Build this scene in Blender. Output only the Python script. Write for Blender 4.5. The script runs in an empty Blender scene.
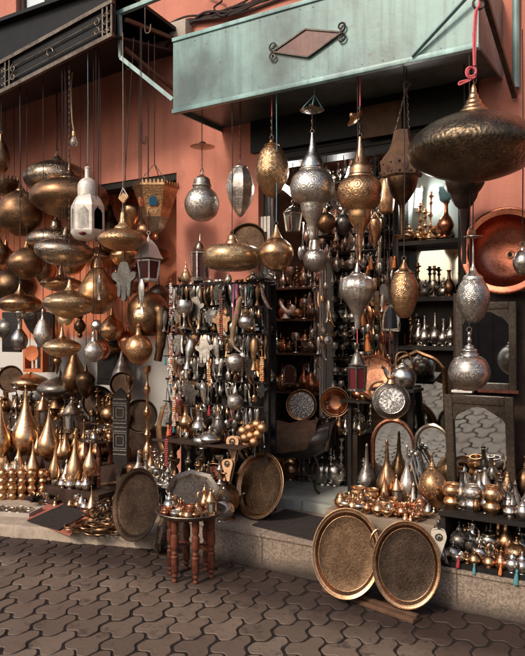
import bpy, bmesh, math, random
from mathutils import Vector, Matrix
random.seed(11)
S = bpy.context.scene
C = S.collection
R_ = math.radians
PI = math.pi
# ------------------------------------------------------------------ camera geometry (metres)
HC = 1.55
HEAD = R_(121.64)
FW = Vector((math.cos(HEAD), math.sin(HEAD)))
RT = Vector((FW.y, -FW.x))
FPX, HOR = 679.0, 332.0
def ray(px, py):
    u = (px - 262.5) / FPX
    return FW.x + RT.x * u, FW.y + RT.y * u, (HOR - py) / FPX
def W(px, py, Y):                       # point of the wall-parallel plane y = Y
    a, b, c = ray(px, py); t = Y / b
    return Vector((a * t, Y, HC + c * t))
def SC(px, Y):                          # metres per photo pixel there
    return Y / ray(px, 0)[1] / FPX
def G(px, py, z=0.0):                   # point of the level plane z
    a, b, c = ray(px, py); t = (z - HC) / c
    return Vector((a * t, b * t, z))
# ------------------------------------------------------------------ materials
MATS = {}
def newmat(k):
    m = bpy.data.materials.new(k); m.use_nodes = True
    nt = m.node_tree; nt.nodes.clear()
    out = nt.nodes.new('ShaderNodeOutputMaterial'); b = nt.nodes.new('ShaderNodeBsdfPrincipled')
    nt.links.new(b.outputs[0], out.inputs[0]); MATS[k] = m
    return m, nt, b
def N(nt, t, **kw):
    n = nt.nodes.new(t)
    for k, v in kw.items():
        if isinstance(k, str) and hasattr(n, k): setattr(n, k, v)
    return n
def noise(nt, vec, scale, detail=4, rough=.6):
    n = N(nt, 'ShaderNodeTexNoise'); n.inputs['Scale'].default_value = scale
    n.inputs['Detail'].default_value = detail; n.inputs['Roughness'].default_value = rough
    if vec is not None: nt.links.new(vec, n.inputs['Vector'])
    return n.outputs['Fac']
def ramp(nt, fac, stops):
    r = N(nt, 'ShaderNodeValToRGB'); e = r.color_ramp.elements
    while len(e) < len(stops): e.new(.5)
    for i, (p, c) in enumerate(stops):
        e[i].position = p; e[i].color = (c[0], c[1], c[2], 1) if isinstance(c, (tuple, list)) else (c, c, c, 1)
    nt.links.new(fac, r.inputs[0]); return r.outputs[0]
def mix(nt, fac, a, b, mode='MIX'):
    m = N(nt, 'ShaderNodeMix'); m.data_type = 'RGBA'; m.blend_type = mode
    for s, v in ((0, fac), (6, a), (7, b)):
        if hasattr(v, 'links') or hasattr(v, 'is_linked'): nt.links.new(v, m.inputs[s])
        elif s == 0: m.inputs[0].default_value = v
        else: m.inputs[s].default_value = (v[0], v[1], v[2], 1) if not isinstance(v, float) else (v, v, v, 1)
    return m.outputs[2]
def mth(nt, op, a, b=None):
    m = N(nt, 'ShaderNodeMath'); m.operation = op
    for i, v in enumerate((a, b)):
        if v is None: continue
        if hasattr(v, 'is_linked'): nt.links.new(v, m.inputs[i])
        else: m.inputs[i].default_value = v
    return m.outputs[0]
def bump(nt, b, h, strength=.3, dist=.004):
    n = N(nt, 'ShaderNodeBump'); n.inputs['Strength'].default_value = strength; n.inputs['Distance'].default_value = dist
    nt.links.new(h, n.inputs['Height']); nt.links.new(n.outputs[0], b.inputs['Normal'])
def coord(nt, k='Object'):
    return N(nt, 'ShaderNodeTexCoord').outputs[k]
def metal(k, col, patina, rough=.28, pat=None, scale=1.0, amount=.5):
    m, nt, b = newmat(k)
    ob = coord(nt); uv = coord(nt, 'UV')
    oi = N(nt, 'ShaderNodeObjectInfo').outputs['Random']
    off = N(nt, 'ShaderNodeVectorMath'); off.operation = 'ADD'; nt.links.new(ob, off.inputs[0])
    cmb = N(nt, 'ShaderNodeCombineXYZ'); nt.links.new(mth(nt, 'MULTIPLY', oi, 31.0), cmb.inputs[0]); nt.links.new(cmb.outputs[0], off.inputs[1])
    v = off.outputs[0]
    n1 = noise(nt, v, 9, 6, .65); n2 = noise(nt, v, 70, 4, .6)
    f = ramp(nt, n1, [(.38, 1 - amount), (.62, 1.0)])
    c = mix(nt, f, patina, col)
    c = mix(nt, ramp(nt, n2, [(.35, .45), (.55, 0.0)]), c, patina)
    br = mth(nt, 'ADD', mth(nt, 'MULTIPLY', oi, .45), .68)
    c = mix(nt, 1.0, c, ramp(nt, br, [(0, 0.0), (1, 1.0)]), 'MULTIPLY')
    rr = mth(nt, 'ADD', mth(nt, 'MULTIPLY', n2, .24), rough - .085)
    hgt = mth(nt, 'ADD', mth(nt, 'MULTIPLY', n2, .35), mth(nt, 'MULTIPLY', n1, 1.6))
    if pat in ('pierce', 'engrave', 'hammer', 'rows'):
        vo = N(nt, 'ShaderNodeTexVoronoi'); vo.voronoi_dimensions = '2D'
        vo.inputs['Scale'].default_value = {'pierce': 95, 'engrave': 60, 'hammer': 45, 'rows': 110}[pat] * scale
        vo.inputs['Randomness'].default_value = {'pierce': .55, 'engrave': .8, 'hammer': .9, 'rows': .45}[pat]
        nt.links.new(uv, vo.inputs['Vector']); d = vo.outputs['Distance']
        sp = N(nt, 'ShaderNodeSeparateXYZ'); nt.links.new(uv, sp.inputs[0])
        band = mth(nt, 'SINE', mth(nt, 'MULTIPLY', sp.outputs[1], 75.0 * scale))
        if pat in ('pierce', 'rows'):
            v2 = N(nt, 'ShaderNodeTexVoronoi'); v2.voronoi_dimensions = '2D'; v2.inputs['Scale'].default_value = (17 if pat == 'pierce' else 26) * scale; v2.inputs['Randomness'].default_value = .35; nt.links.new(uv, v2.inputs['Vector'])
            ring = mth(nt, 'SINE', mth(nt, 'MULTIPLY', v2.outputs['Distance'], 24.0))
            thr = mth(nt, 'ADD', mth(nt, 'ADD', mth(nt, 'MULTIPLY', band, .05), mth(nt, 'MULTIPLY', ring, .15)), .21); hgt = mth(nt, 'ADD', hgt, mth(nt, 'MULTIPLY', ring, .35))
            hole = mth(nt, 'MULTIPLY', ramp(nt, mth(nt, 'SUBTRACT', thr, d), [(0.0, 0.0), (.06, 1.0)]), .8 if pat == 'pierce' else .62)
            c = mix(nt, hole, c, (.012, .009, .006))
            nt.links.new(mth(nt, 'SUBTRACT', 1.0, mth(nt, 'MULTIPLY', hole, .8)), b.inputs['Metallic'])
            hgt = mth(nt, 'SUBTRACT', hgt, mth(nt, 'MULTIPLY', hole, .8))
        elif pat == 'engrave':
            w = mth(nt, 'SINE', mth(nt, 'MULTIPLY', d, 22.0))
            ln = ramp(nt, mth(nt, 'ADD', w, mth(nt, 'MULTIPLY', band, .5)), [(.35, 0.0), (.8, 1.0)])
            c = mix(nt, mth(nt, 'MULTIPLY', ln, .85), c, patina)
            hgt = mth(nt, 'SUBTRACT', hgt, mth(nt, 'MULTIPLY', ln, .9))
        else:
            hgt = mth(nt, 'ADD', hgt, mth(nt, 'MULTIPLY', d, 1.4))
    if pat == 'tray':                       # chased rings and petals about the local axis
        sp = N(nt, 'ShaderNodeSeparateXYZ'); nt.links.new(ob, sp.inputs[0])
        x, y = sp.outputs[0], sp.outputs[1]
        r = mth(nt, 'SQRT', mth(nt, 'ADD', mth(nt, 'MULTIPLY', x, x), mth(nt, 'MULTIPLY', y, y)))
        a = mth(nt, 'ARCTAN2', y, x)
        vo = N(nt, 'ShaderNodeTexVoronoi'); vo.inputs['Scale'].default_value = 17; nt.links.new(ob, vo.inputs['Vector'])
        wv = mth(nt, 'SINE', mth(nt, 'ADD', mth(nt, 'MULTIPLY', r, 150.0), mth(nt, 'MULTIPLY', mth(nt, 'SINE', mth(nt, 'MULTIPLY', a, 12.0)), 2.2)))
        w2 = mth(nt, 'SINE', mth(nt, 'MULTIPLY', vo.outputs['Distance'], 30.0))
        ln = ramp(nt, mth(nt, 'ADD', mth(nt, 'MULTIPLY', wv, .6), mth(nt, 'MULTIPLY', w2, .7)), [(.30, 0.0), (.75, 1.0)])
        worn = ramp(nt, noise(nt, v, 5, 4), [(.38, .10), (.62, .62)])
        c = mix(nt, mth(nt, 'MULTIPLY', ln, worn), c, patina)
        hgt = mth(nt, 'SUBTRACT', mth(nt, 'MULTIPLY', hgt, .4), mth(nt, 'MULTIPLY', ln, .22))
    if pat not in ('pierce', 'rows'): b.inputs['Metallic'].default_value = 1.0
    nt.links.new(c, b.inputs['Base Color']); nt.links.new(rr, b.inputs['Roughness'])
    bump(nt, b, hgt, .45, .0035)
    return m
def plain(k, col, rough=.6, var=.25, scale=6, metallic=0.0, bumpk=.2, rnd=False, bscale=40):
    m, nt, b = newmat(k)
    ob = coord(nt); n1 = noise(nt, ob, scale, 6, .65); n2 = noise(nt, ob, bscale, 5, .6)
    lo = tuple(x * (1 - var) for x in col); hi = tuple(min(1, x * (1 + var)) for x in col)
    c = ramp(nt, n1, [(.3, lo), (.7, hi)])
    c = mix(nt, ramp(nt, n2, [(.3, .35), (.5, 0.0)]), c, tuple(x * .45 for x in col))
    if rnd:
        oi = N(nt, 'ShaderNodeObjectInfo').outputs['Random']
        c = mix(nt, 1.0, c, ramp(nt, mth(nt, 'ADD', mth(nt, 'MULTIPLY', oi, .5), .5), [(0, 0.0), (1, 1.0)]), 'MULTIPLY')
    nt.links.new(c, b.inputs['Base Color']); b.inputs['Roughness'].default_value = rough; b.inputs['Metallic'].default_value = metallic; b.inputs['Specular IOR Level'].default_value = .22 if rough > .4 else .45
    if bumpk: bump(nt, b, n2, bumpk, .006)
    return m
BR, BRP = (.84, .50, .265), (.22, .11, .05)
SI, SIP = (.80, .745, .67), (.26, .22, .18)
metal('brass', BR, BRP, .27); metal('brass_pierced', BR, BRP, .3, 'pierce'); metal('brass_engraved', BR, BRP, .3, 'engrave')
metal('brass_hammered', BR, BRP, .27, 'hammer'); metal('brass_rows', BR, BRP, .3, 'rows')
metal('bright_brass', (.90, .66, .40), (.45, .27, .13), .25, 'engrave', 1.3, .3)
metal('bronze', (.42, .235, .125), (.10, .058, .032), .34, None, 1, .7); metal('bronze_engraved', (.40, .225, .125), (.10, .058, .032), .34, 'engrave')
metal('dark_bronze', (.23, .14, .08), (.04, .026, .016), .36, None, 1, .7)
metal('dark_pierced', (.34, .25, .165), (.04, .028, .018), .34, 'pierce', .62, .7)
metal('silver', SI, SIP, .24); metal('silver_pierced', SI, SIP, .3, 'pierce'); metal('silver_engraved', SI, SIP, .28, 'engrave')
metal('silver_rows', SI, SIP, .3, 'rows'); metal('dark_silver', (.33, .30, .265), (.06, .05, .042), .3, 'engrave')
metal('pewter_gold', (.66, .55, .43), (.20, .145, .10), .26, 'engrave', .7)
metal('copper', (.80, .36, .20), (.22, .075, .04), .26); metal('copper_hammered', (.66, .24, .15), (.26, .07, .045), .27)
metal('tray_brass', (.145, .09, .053), (.05, .03, .018), .40, 'tray', 1, .6); metal('tray_dark', (.095, .064, .045), (.035, .024, .018), .44, 'tray', 1, .7)
metal('tray_rim', (.60, .36, .20), (.16, .085, .045), .30); metal('tray_bronze', (.12, .075, .048), (.035, .023, .016), .44, 'tray', 1, .7)
metal('tray_silver', (.34, .29, .24), (.09, .07, .055), .38, 'tray')
metal('shop_silver', (.88, .83, .76), (.36, .31, .26), .42, None, 1, .4)
metal('gold_smooth', (.90, .57, .32), (.40, .22, .10), .27, None, 1, .4)
plain('shutter_grey', (.13, .10, .08), .6)
metal('iron', (.12, .105, .09), (.03, .026, .022), .5, None, 1, .7); metal('dull_iron', (.2, .17, .14), (.06, .045, .035), .5, None, 1, .7)
plain('white_metal', (.66, .61, .54), .38, .22, 14, .3, .3); plain('white_paint', (.62, .58, .52), .6, .15)
plain('black_wood', (.018, .014, .012), .55, .4); plain('dark_wood', (.035, .021, .015), .5, .4, 10); plain('red_wood', (.145, .043, .023), .5, .6, 14, 0, .5, True, 60)
plain('blanket', (.30, .18, .115), .9, .3, 10, 0, .5)
plain('light_wood', (.62, .36, .2), .5, .2, 10); plain('brown_wood', (.105, .058, .036), .55, .35, 12); plain('carved_wood', (.05, .036, .025), .5, .5, 60, 0, .6)
plain('brown_leather', (.085, .045, .028), .38, .3, 12, 0, .3); plain('dark_leather', (.028, .019, .015), .32, .3, 14, 0, .3)
plain('brown_cloth', (.045, .026, .018), .95, .5, 9, 0, .6)
metal('canteen_face', SI, SIP, .3, 'pierce', 1.5)
plain('black_cloth', (.014, .012, .011), .9, .4, 12, 0, .4); plain('pale_cloth', (.50, .38, .28), .9, .15, 8, 0, .4, False, 90)
plain('black_paint', (.008, .008, .0085), .45, .4, 5); plain('rope', (.30, .24, .18), .9, .2); plain('dark_cord', (.04, .03, .028), .8, .2)
plain('pink_cord', (.62, .13, .15), .8, .15); plain('pink_ribbon', (.75, .22, .42), .7, .1); plain('blue_cord', (.12, .25, .29), .8, .2)
plain('red_bead', (.26, .045, .04), .35, .3, 40, 0, 0, True); plain('teal_tassel', (.08, .25, .27), .8, .2); plain('red_tassel', (.36, .045, .05), .8, .2)
plain('orange_tassel', (.62, .2, .06), .8, .2); plain('white_bead', (.65, .6, .52), .4, .1); plain('orange_paint', (.50, .15, .06), .5, .15)
plain('concrete', (.36, .29, .225), .9, .2, 5, 0, .5); plain('mat_black', (.035, .028, .025), .9, .3, 30, 0, .6)
plain('horn', (.24, .15, .085), .35, .4, 18, 0, .15); plain('card', (.42, .36, .3), .8, .15); plain('bone', (.66, .58, .47), .5, .15)
def glass(k, col, rough=.12, tr=.0):
    m, nt, b = newmat(k); b.inputs['Base Color'].default_value = (*col, 1); b.inputs['Roughness'].default_value = rough
    b.inputs['Transmission Weight'].default_value = tr; b.inputs['Specular IOR Level'].default_value = .6
    return m
glass('red_glass', (.10, .009, .011), .35); glass('dark_glass', (.06, .015, .015), .6); glass('blue_glass', (.02, .10, .19)); glass('pale_glass', (.36, .36, .32), .08, .5)
glass('teal_glass', (.35, .56, .58), .08, .6); glass('bulb_glass', (.85, .82, .78), .05, .8); glass('window_glass', (.60, .68, .72), .05)
m, nt, b = newmat('mirror'); b.inputs['Metallic'].default_value = 1; b.inputs['Base Color'].default_value = (.52, .54, .53, 1)
nt.links.new(ramp(nt, noise(nt, coord(nt), 5, 5), [(.4, .015), (.75, .09)]), b.inputs['Roughness'])
# ------------------------------------------------------------------ mesh helpers
def BM(): return bmesh.new()
def smooth(pts, n=5):
    out = []
    P_ = [pts[0]] + list(pts) + [pts[-1]]
    for i in range(1, len(P_) - 2):
        p0, p1, p2, p3 = (Vector(q) for q in P_[i - 1:i + 3])
        if (p2 - p1).length < 1e-7: out.append(tuple(p1)); continue
        if (p1 - p0).length < 1e-7: p0 = p1
        if (p3 - p2).length < 1e-7: p3 = p2
        for k in range(n):
            t = k / n
            out.append(tuple(.5 * ((2 * p1) + (p2 - p0) * t + (2 * p0 - 5 * p1 + 4 * p2 - p3) * t * t + (3 * p1 - p0 - 3 * p2 + p3) * t ** 3)))
    out.append(tuple(pts[-1])); return out
def lathe(bm, prof, seg=24, c=(0, 0, 0), rot=None, lobes=0, lobe=.0, ph=None):
    """prof = [(r, z)]; the UV is in metres so chased patterns keep one scale."""
    uvl = bm.loops.layers.uv.verify(); c = Vector(c)
    prof = [p for i, p in enumerate(prof) if i == 0 or math.hypot(p[0] - prof[i - 1][0], p[1] - prof[i - 1][1]) > 1e-6]
    rm = max(p[0] for p in prof); rows = []; vs = []; s = 0
    for i, (r, z) in enumerate(prof):
        if i: s += math.hypot(r - prof[i - 1][0], z - prof[i - 1][1])
        vs.append(s); r = max(r, 0.0)
        if r < 1e-5:
            p = Vector((0, 0, z)); p = (rot @ p if rot else p) + c; rows.append([bm.verts.new(p)] * (seg + 1)); continue
        row = []
        for k in range(seg):
            a = 2 * PI * k / seg + (PI / 2 if ph is None else ph)
            rr = r * (1 + lobe * abs(math.cos(a * lobes / 2))) if lobes else r
            p = Vector((rr * math.cos(a), rr * math.sin(a), z)); p = (rot @ p if rot else p) + c
            row.append(bm.verts.new(p))
        rows.append(row + [row[0]])
    for i in range(len(rows) - 1):
        for k in range(seg):
            q = [(rows[i][k], k, i), (rows[i][k + 1], k + 1, i), (rows[i + 1][k + 1], k + 1, i + 1), (rows[i + 1][k], k, i + 1)]
            u = []; seen = set()
            for e in q:
                if e[0] not in seen: seen.add(e[0]); u.append(e)
            if len(u) < 3: continue
            try: f = bm.faces.new([e[0] for e in u])
            except ValueError: continue
            f.smooth = True
            for lp, e in zip(f.loops, u): lp[uvl].uv = (e[1] / seg * 2 * PI * rm, vs[e[2]])
    return bm
def tube(bm, pts, r, seg=6, closed=False, cap=True):
    pts = [Vector(p) for p in pts]; n = len(pts); rings = []; prev = None
    for i, p in enumerate(pts):
        a = pts[(i - 1) % n] if (closed or i) else p; b_ = pts[(i + 1) % n] if (closed or i < n - 1) else p
        t = (b_ - a)
        t = t.normalized() if t.length > 1e-9 else Vector((0, 0, 1))
        if prev is None: u = t.orthogonal().normalized()
        else:
            u = prev - t * prev.dot(t)
            u = u.normalized() if u.length > 1e-6 else t.orthogonal().normalized()
        prev = u; w = t.cross(u); rr = r[i] if isinstance(r, (list, tuple)) else r
        rings.append([bm.verts.new(p + (u * math.cos(2 * PI * k / seg) + w * math.sin(2 * PI * k / seg)) * rr) for k in range(seg)])
    for i in range(n if closed else n - 1):
        A, B_ = rings[i], rings[(i + 1) % n]
        for k in range(seg):
            f = bm.faces.new((A[k], A[(k + 1) % seg], B_[(k + 1) % seg], B_[k])); f.smooth = True
    if cap and not closed:
        bm.faces.new(rings[0][::-1]); bm.faces.new(rings[-1])
    return bm
def curve(pts, n=6): return [Vector(p) for p in smooth([tuple(p) for p in pts], n)]
def box(bm, sx, sy, sz, c=(0, 0, 0), rot=None, bev=.0):
    M = Matrix.Translation(Vector(c)) @ (rot.to_4x4() if rot else Matrix()) @ Matrix.Diagonal((sx, sy, sz, 1))
    r = bmesh.ops.create_cube(bm, size=1, matrix=M)
    if bev:
        es = list({e for v in r['verts'] for e in v.link_edges})
        bmesh.ops.bevel(bm, geom=es, offset=bev, segments=2, affect='EDGES', profile=.6)
    return bm
def bx(bm, x0, x1, y0, y1, z0, z1, bev=0): return box(bm, x1 - x0, y1 - y0, z1 - z0, ((x0 + x1) / 2, (y0 + y1) / 2, (z0 + z1) / 2), None, bev)
def bar(bm, a, b, w, h=None):
    a, b = Vector(a), Vector(b); d = b - a; q = d.to_track_quat('Z', 'Y').to_matrix()
    return box(bm, w, h or w, d.length, (a + b) / 2, q)
def prism(bm, outline, t, M=None):
    """outline in local x,z; thickness t along y"""
    M = M or Matrix()
    A = [bm.verts.new(M @ Vector((x, -t / 2, z))) for x, z in outline]; B_ = [bm.verts.new(M @ Vector((x, t / 2, z))) for x, z in outline]
    n = len(outline); bm.faces.new(A); bm.faces.new(B_[::-1])
    for k in range(n): bm.faces.new((A[k], B_[k], B_[(k + 1) % n], A[(k + 1) % n]))
    return bm
def torus(bm, R, r, c=(0, 0, 0), rot=None, seg=14, s2=6, sx=1, sz=1):
    rot = rot or Matrix.Identity(3); c = Vector(c)
    return tube(bm, [c + rot @ Vector((R * sx * math.cos(2 * PI * k / seg), 0, R * sz * math.sin(2 * PI * k / seg))) for k in range(seg)], r, s2, True)
RZ90 = Matrix.Rotation(PI / 2, 3, 'Z')
def chain(bm, a, b, R=.009, r=.0022):
    a, b = Vector(a), Vector(b); L = (b - a).length; n = max(2, int(L / (R * 2.5))); q = (b - a).to_track_quat('Z', 'Y').to_matrix()
    for i in range(n):
        torus(bm, R, r, a.lerp(b, (i + .5) / n), q @ (RZ90 if i % 2 else Matrix.Identity(3)), 8, 4, .6, 1.45)
    return bm
def tomesh(bm, mats, name, sharp=38):
    bmesh.ops.recalc_face_normals(bm, faces=bm.faces)
    me = bpy.data.meshes.new(name); bm.to_mesh(me); bm.free()
    for k in mats: me.materials.append(MATS[k])
    me.set_sharp_from_angle(angle=R_(sharp)); return me
def part(name, bm, mat, parent=None, sharp=38, loc=None):
    o = bpy.data.objects.new(name, tomesh(bm, [mat], name, sharp)); C.objects.link(o)
    if parent: o.parent = parent
    if loc is not None: o.location = loc
    return o
def tag(o, label, cat, group=None, kind=None):
    if label: o['label'] = label
    if cat: o['category'] = cat
    if group: o['group'] = group
    if kind: o['kind'] = kind
    return o
def thing(name, label, cat, loc, rz=0, group=None, rx=0, ry=0):
    o = bpy.data.objects.new(name, None); C.objects.link(o); o.empty_display_size = .05
    o.location = loc; o.rotation_euler = (rx, ry, rz); return tag(o, label, cat, group)
def solo(name, bm, mat, label, cat, loc=(0, 0, 0), rz=0, group=None, rx=0, ry=0, sharp=38):
    o = part(name, bm, mat, None, sharp); o.location = loc; o.rotation_euler = (rx, ry, rz); return tag(o, label, cat, group)
def struct(name, bm, mat):
    o = part(name, bm, mat); o['kind'] = 'structure'; return o
def turned(name, label, cat, cx, Y, spec, hang=None, group=None, seg=28, zbase=None, ry=0):
    """a thing turned on a lathe; spec = [(part, material, [(photo row, half width)], options)]"""
    ys = [p[0] for s in spec for p in s[2]]; yb, yt = max(ys), min(ys)
    loc = W(cx, yb, Y) if zbase is None else G(cx, yb, zbase)
    s = SC(cx, loc.y)
    t = thing(name, label, cat, loc, 0, group, 0, ry); made = {}
    for sp in spec:
        nm, mat, pts = sp[:3]; op = sp[3] if len(sp) > 3 else {}
        pr = [(w * s, (yb - y) * s) for y, w in pts]
        if pr[0][0] > 1e-4: pr = [(0, pr[0][1])] + [pr[0]] + pr
        if pr[-1][0] > 1e-4: pr = pr + [pr[-1]] + [(0, pr[-1][1])]
        if op.get('sm', True): pr = smooth(pr, op.get('n', 4))
        bm = lathe(BM(), pr, op.get('seg', seg), (0, 0, 0), None, op.get('lobes', 0), op.get('lobe', 0))
        made[nm] = part(nm, bm, mat, made.get(op.get('on'), t), op.get('sharp', 38))
    top = (yb - yt) * s
    if hang:
        st, mat, zt = hang; L = zt - loc.z
        part('ring', torus(BM(), .013, .0035, (0, 0, top + .010)), 'dull_iron', list(made.values())[-1])
        b0 = Vector((0, 0, top + .02)); b1 = Vector((0, 0, max(L, top + .06)))
        if ry: b1 = b0 + Matrix.Rotation(-ry, 3, 'Y') @ (b1 - b0)
        if st == 'chain': part('chain', chain(BM(), b0, b1), mat, t)
        elif st == 'cord': part('cord', tube(BM(), [b0, b0.lerp(b1, .5) + Vector((.004, 0, 0)), b1], .0032, 5), mat, t)
        elif st == 'both':
            mid = b0.lerp(b1, .45); part('chain', chain(BM(), b0, mid), 'dull_iron', t)
            part('cord', tube(BM(), [mid, b1], .004, 5), mat, t)
    return t
def stack(*a): return list(a)
# ================================================================== THE SETTING
YW, YS = 4.45, 3.79                     # shop front wall plane, front of the step
def wallmat(k, base, lo, white=False):
    m, nt, b = newmat(k); ob = coord(nt)
    n1 = noise(nt, ob, 1.3, 6, .65); n2 = noise(nt, ob, 9, 6, .7); n3 = noise(nt, ob, 120, 3)
    st = N(nt, 'ShaderNodeMapping'); st.inputs['Scale'].default_value = (7, 7, .5); nt.links.new(ob, st.inputs[0])
    n4 = noise(nt, st.outputs[0], 1.6, 5, .6)
    c = ramp(nt, n1, [(.3, lo), (.7, base)])
    c = mix(nt, ramp(nt, n4, [(.48, 0.0), (.78, .55)]), c, tuple(x * .55 for x in base))
    c = mix(nt, ramp(nt, n2, [(.25, .75), (.40, 0.0)]), c, tuple(min(1, x * 1.22 + .05) for x in base))
    n5 = noise(nt, ob, 3.2, 8, .75); c = mix(nt, ramp(nt, n5, [(.58, 0.0), (.74, .55)]), c, tuple(x * .42 for x in base))
    if white:
        sp = N(nt, 'ShaderNodeSeparateXYZ'); nt.links.new(ob, sp.inputs[0])
        edge = mth(nt, 'ADD', sp.outputs[2], mth(nt, 'MULTIPLY', n2, .12))
        c = mix(nt, ramp(nt, mth(nt, 'MULTIPLY', edge, .4), [(.60, 1.0), (.63, 0.0)]), c, (.52, .50, .46))
    nt.links.new(c, b.inputs['Base Color']); b.inputs['Roughness'].default_value = .88
    bump(nt, b, mth(nt, 'ADD', n2, mth(nt, 'MULTIPLY', n3, .3)), .5, .01)
wallmat('pink_plaster', (.58, .225, .158), (.45, .165, .115)); wallmat('alcove_plaster', (.60, .20, .10), (.48, .155, .075), True)
wallmat('dim_plaster', (.36, .30, .24), (.25, .2, .16)); wallmat('grey_plaster', (.38, .34, .29), (.28, .24, .2))
# paving ----------------------------------------------------------
m, nt, b = newmat('paver'); ob = coord(nt)
at = N(nt, 'ShaderNodeAttribute'); at.attribute_name = 'tint'
n1 = noise(nt, ob, 1.1, 5, .6); n2 = noise(nt, ob, 26, 6, .7); n3 = noise(nt, ob, 5, 6, .72); n4 = noise(nt, ob, 160, 3)
c = ramp(nt, at.outputs['Fac'], [(0, (.105, .076, .055)), (.5, (.150, .110, .080)), (1, (.20, .150, .112))])
c = mix(nt, ramp(nt, n1, [(.38, .55), (.62, 0.0)]), c, (.12, .072, .050))
c = mix(nt, ramp(nt, n3, [(.36, .9), (.44, 0.0)]), c, (.045, .03, .024))
c = mix(nt, ramp(nt, n2, [(.32, .6), (.45, 0.0)]), c, (.06, .042, .034))
sp = N(nt, 'ShaderNodeSeparateXYZ'); nt.links.new(ob, sp.inputs[0])
wet = mth(nt, 'ADD', sp.outputs[1], mth(nt, 'MULTIPLY', n3, .55))
wet = mth(nt, 'SUBTRACT', wet, mth(nt, 'MULTIPLY', mth(nt, 'MINIMUM', mth(nt, 'ADD', sp.outputs[0], 3.1), 0.0), .25))
c = mix(nt, ramp(nt, mth(nt, 'SUBTRACT', wet, 3.35), [(.04, 0.0), (.36, .93)]), c, (.034, .019, .015))
nt.links.new(c, b.inputs['Base Color']); nt.links.new(ramp(nt, n2, [(.3, .45), (.7, .8)]), b.inputs['Roughness'])
bump(nt, b, mth(nt, 'ADD', n2, mth(nt, 'MULTIPLY', n4, .6)), .55, .005)
plain('joint_dirt', (.022, .016, .013), .95, .5, 14, 0, .6)
struct('ground', bx(BM(), -40, 40, -40, 40, -.08, -.0055), 'joint_dirt')
def paving():
    """three-lobed interlocking pavers"""
    bm = BM(); lay = bm.verts.layers.float.new('tint'); rnd = random.Random(4)
    va = RT * .1816 - FW * .010; vb = RT * .051 - FW * .206
    A, B_ = Vector((1, 0)), Vector((.5, math.sqrt(3) / 2)); cen = (A + B_) / 3; edges = {}
    key = lambda q: (round(q.x, 4), round(q.y, 4))
    for h in (Vector((0, 0)), A, B_):
        vs = [h + Vector((math.cos(R_(30 + 60 * k)), math.sin(R_(30 + 60 * k)))) / math.sqrt(3) for k in range(6)]
        for k in range(6):
            a, b_ = key(vs[k]), key(vs[(k + 1) % 6])
            if (b_, a) in edges: del edges[(b_, a)]
            else: edges[(a, b_)] = 1
    nxt = {a: b_ for a, b_ in edges}; st = next(iter(nxt)); loop = [st]
    while nxt[loop[-1]] != st: loop.append(nxt[loop[-1]])
    # lobes at 90, 210, 330 degrees -> -va, vb, va - vb
    s3 = math.sqrt(3); e1, e2 = Vector((0, s3)), Vector((s3 * math.cos(R_(210)), s3 * math.sin(R_(210))))
    Mi = Matrix((( e1.x, e2.x), (e1.y, e2.y))).inverted(); T = Matrix(((-va.x, vb.x), (-va.y, vb.y))) @ Mi
    out = [T @ (Vector(q) - cen) for q in loop]
    area = sum(out[k].x * out[(k + 1) % len(out)].y - out[(k + 1) % len(out)].x * out[k].y for k in range(len(out)))
    if area < 0: out.reverse()
    def inset(P_, g):
        n = len(P_); r = []
        for k in range(n):
            d0 = (P_[k] - P_[k - 1]).normalized(); d1 = (P_[(k + 1) % n] - P_[k]).normalized(); n0 = Vector((-d0.y, d0.x)); n1 = Vector((-d1.y, d1.x))
            m = (n0 + n1); m = m / max(.3, m.dot(n0)); r.append(P_[k] + m * g)
        return r
    def chaikin(P_):
        n = len(P_); r = []
        for k in range(n): a, b_ = P_[k], P_[(k + 1) % n]; r += [a.lerp(b_, .17), a.lerp(b_, .83)]
        return r
    for i in range(-70, 70):
        for j in range(-60, 60):
            c = va * i + vb * j + Vector((-2.2, 2.6))
            if not (-8 < c.x < 3.4 and -5.3 < c.y < 3.86): continue
            g = rnd.uniform(.0055, .0088); tv = rnd.random(); dz = rnd.uniform(-.0025, .0015); tx, ty = rnd.uniform(-.012, .012), rnd.uniform(-.012, .012)
            jit = [Vector((rnd.uniform(-.0035, .0035), rnd.uniform(-.0035, .0035))) for _ in out]; Q = [q + w_ for q, w_ in zip(out, jit)]; rings = []
            near = -5.2 < c.x < 0 and c.y > 1.2
            for ins, z in ((0, -.012), (.0, -.003), (.0025, 0)):
                P_ = inset(Q, g + ins); P_ = chaikin(P_) if near else P_; r = []
                for q in P_: v = bm.verts.new((c.x + q.x, c.y + q.y, z + dz + tx * q.x + ty * q.y)); v[lay] = tv; r.append(v)
                rings.append(r)
            n = len(rings[0])
            for a, b_ in zip(rings[1:], rings[2:]):
                for k in range(n): bm.faces.new((a[k], a[(k + 1) % n], b_[(k + 1) % n], b_[k]))
            for k in range(n): bm.faces.new((rings[0][k], rings[0][(k + 1) % n], rings[1][(k + 1) % n], rings[1][k]))
            bm.faces.new(rings[-1])
    bmesh.ops.triangulate(bm, faces=[f for f in bm.faces if len(f.verts) > 4]); return bm
struct('paving', paving(), 'paver')
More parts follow.
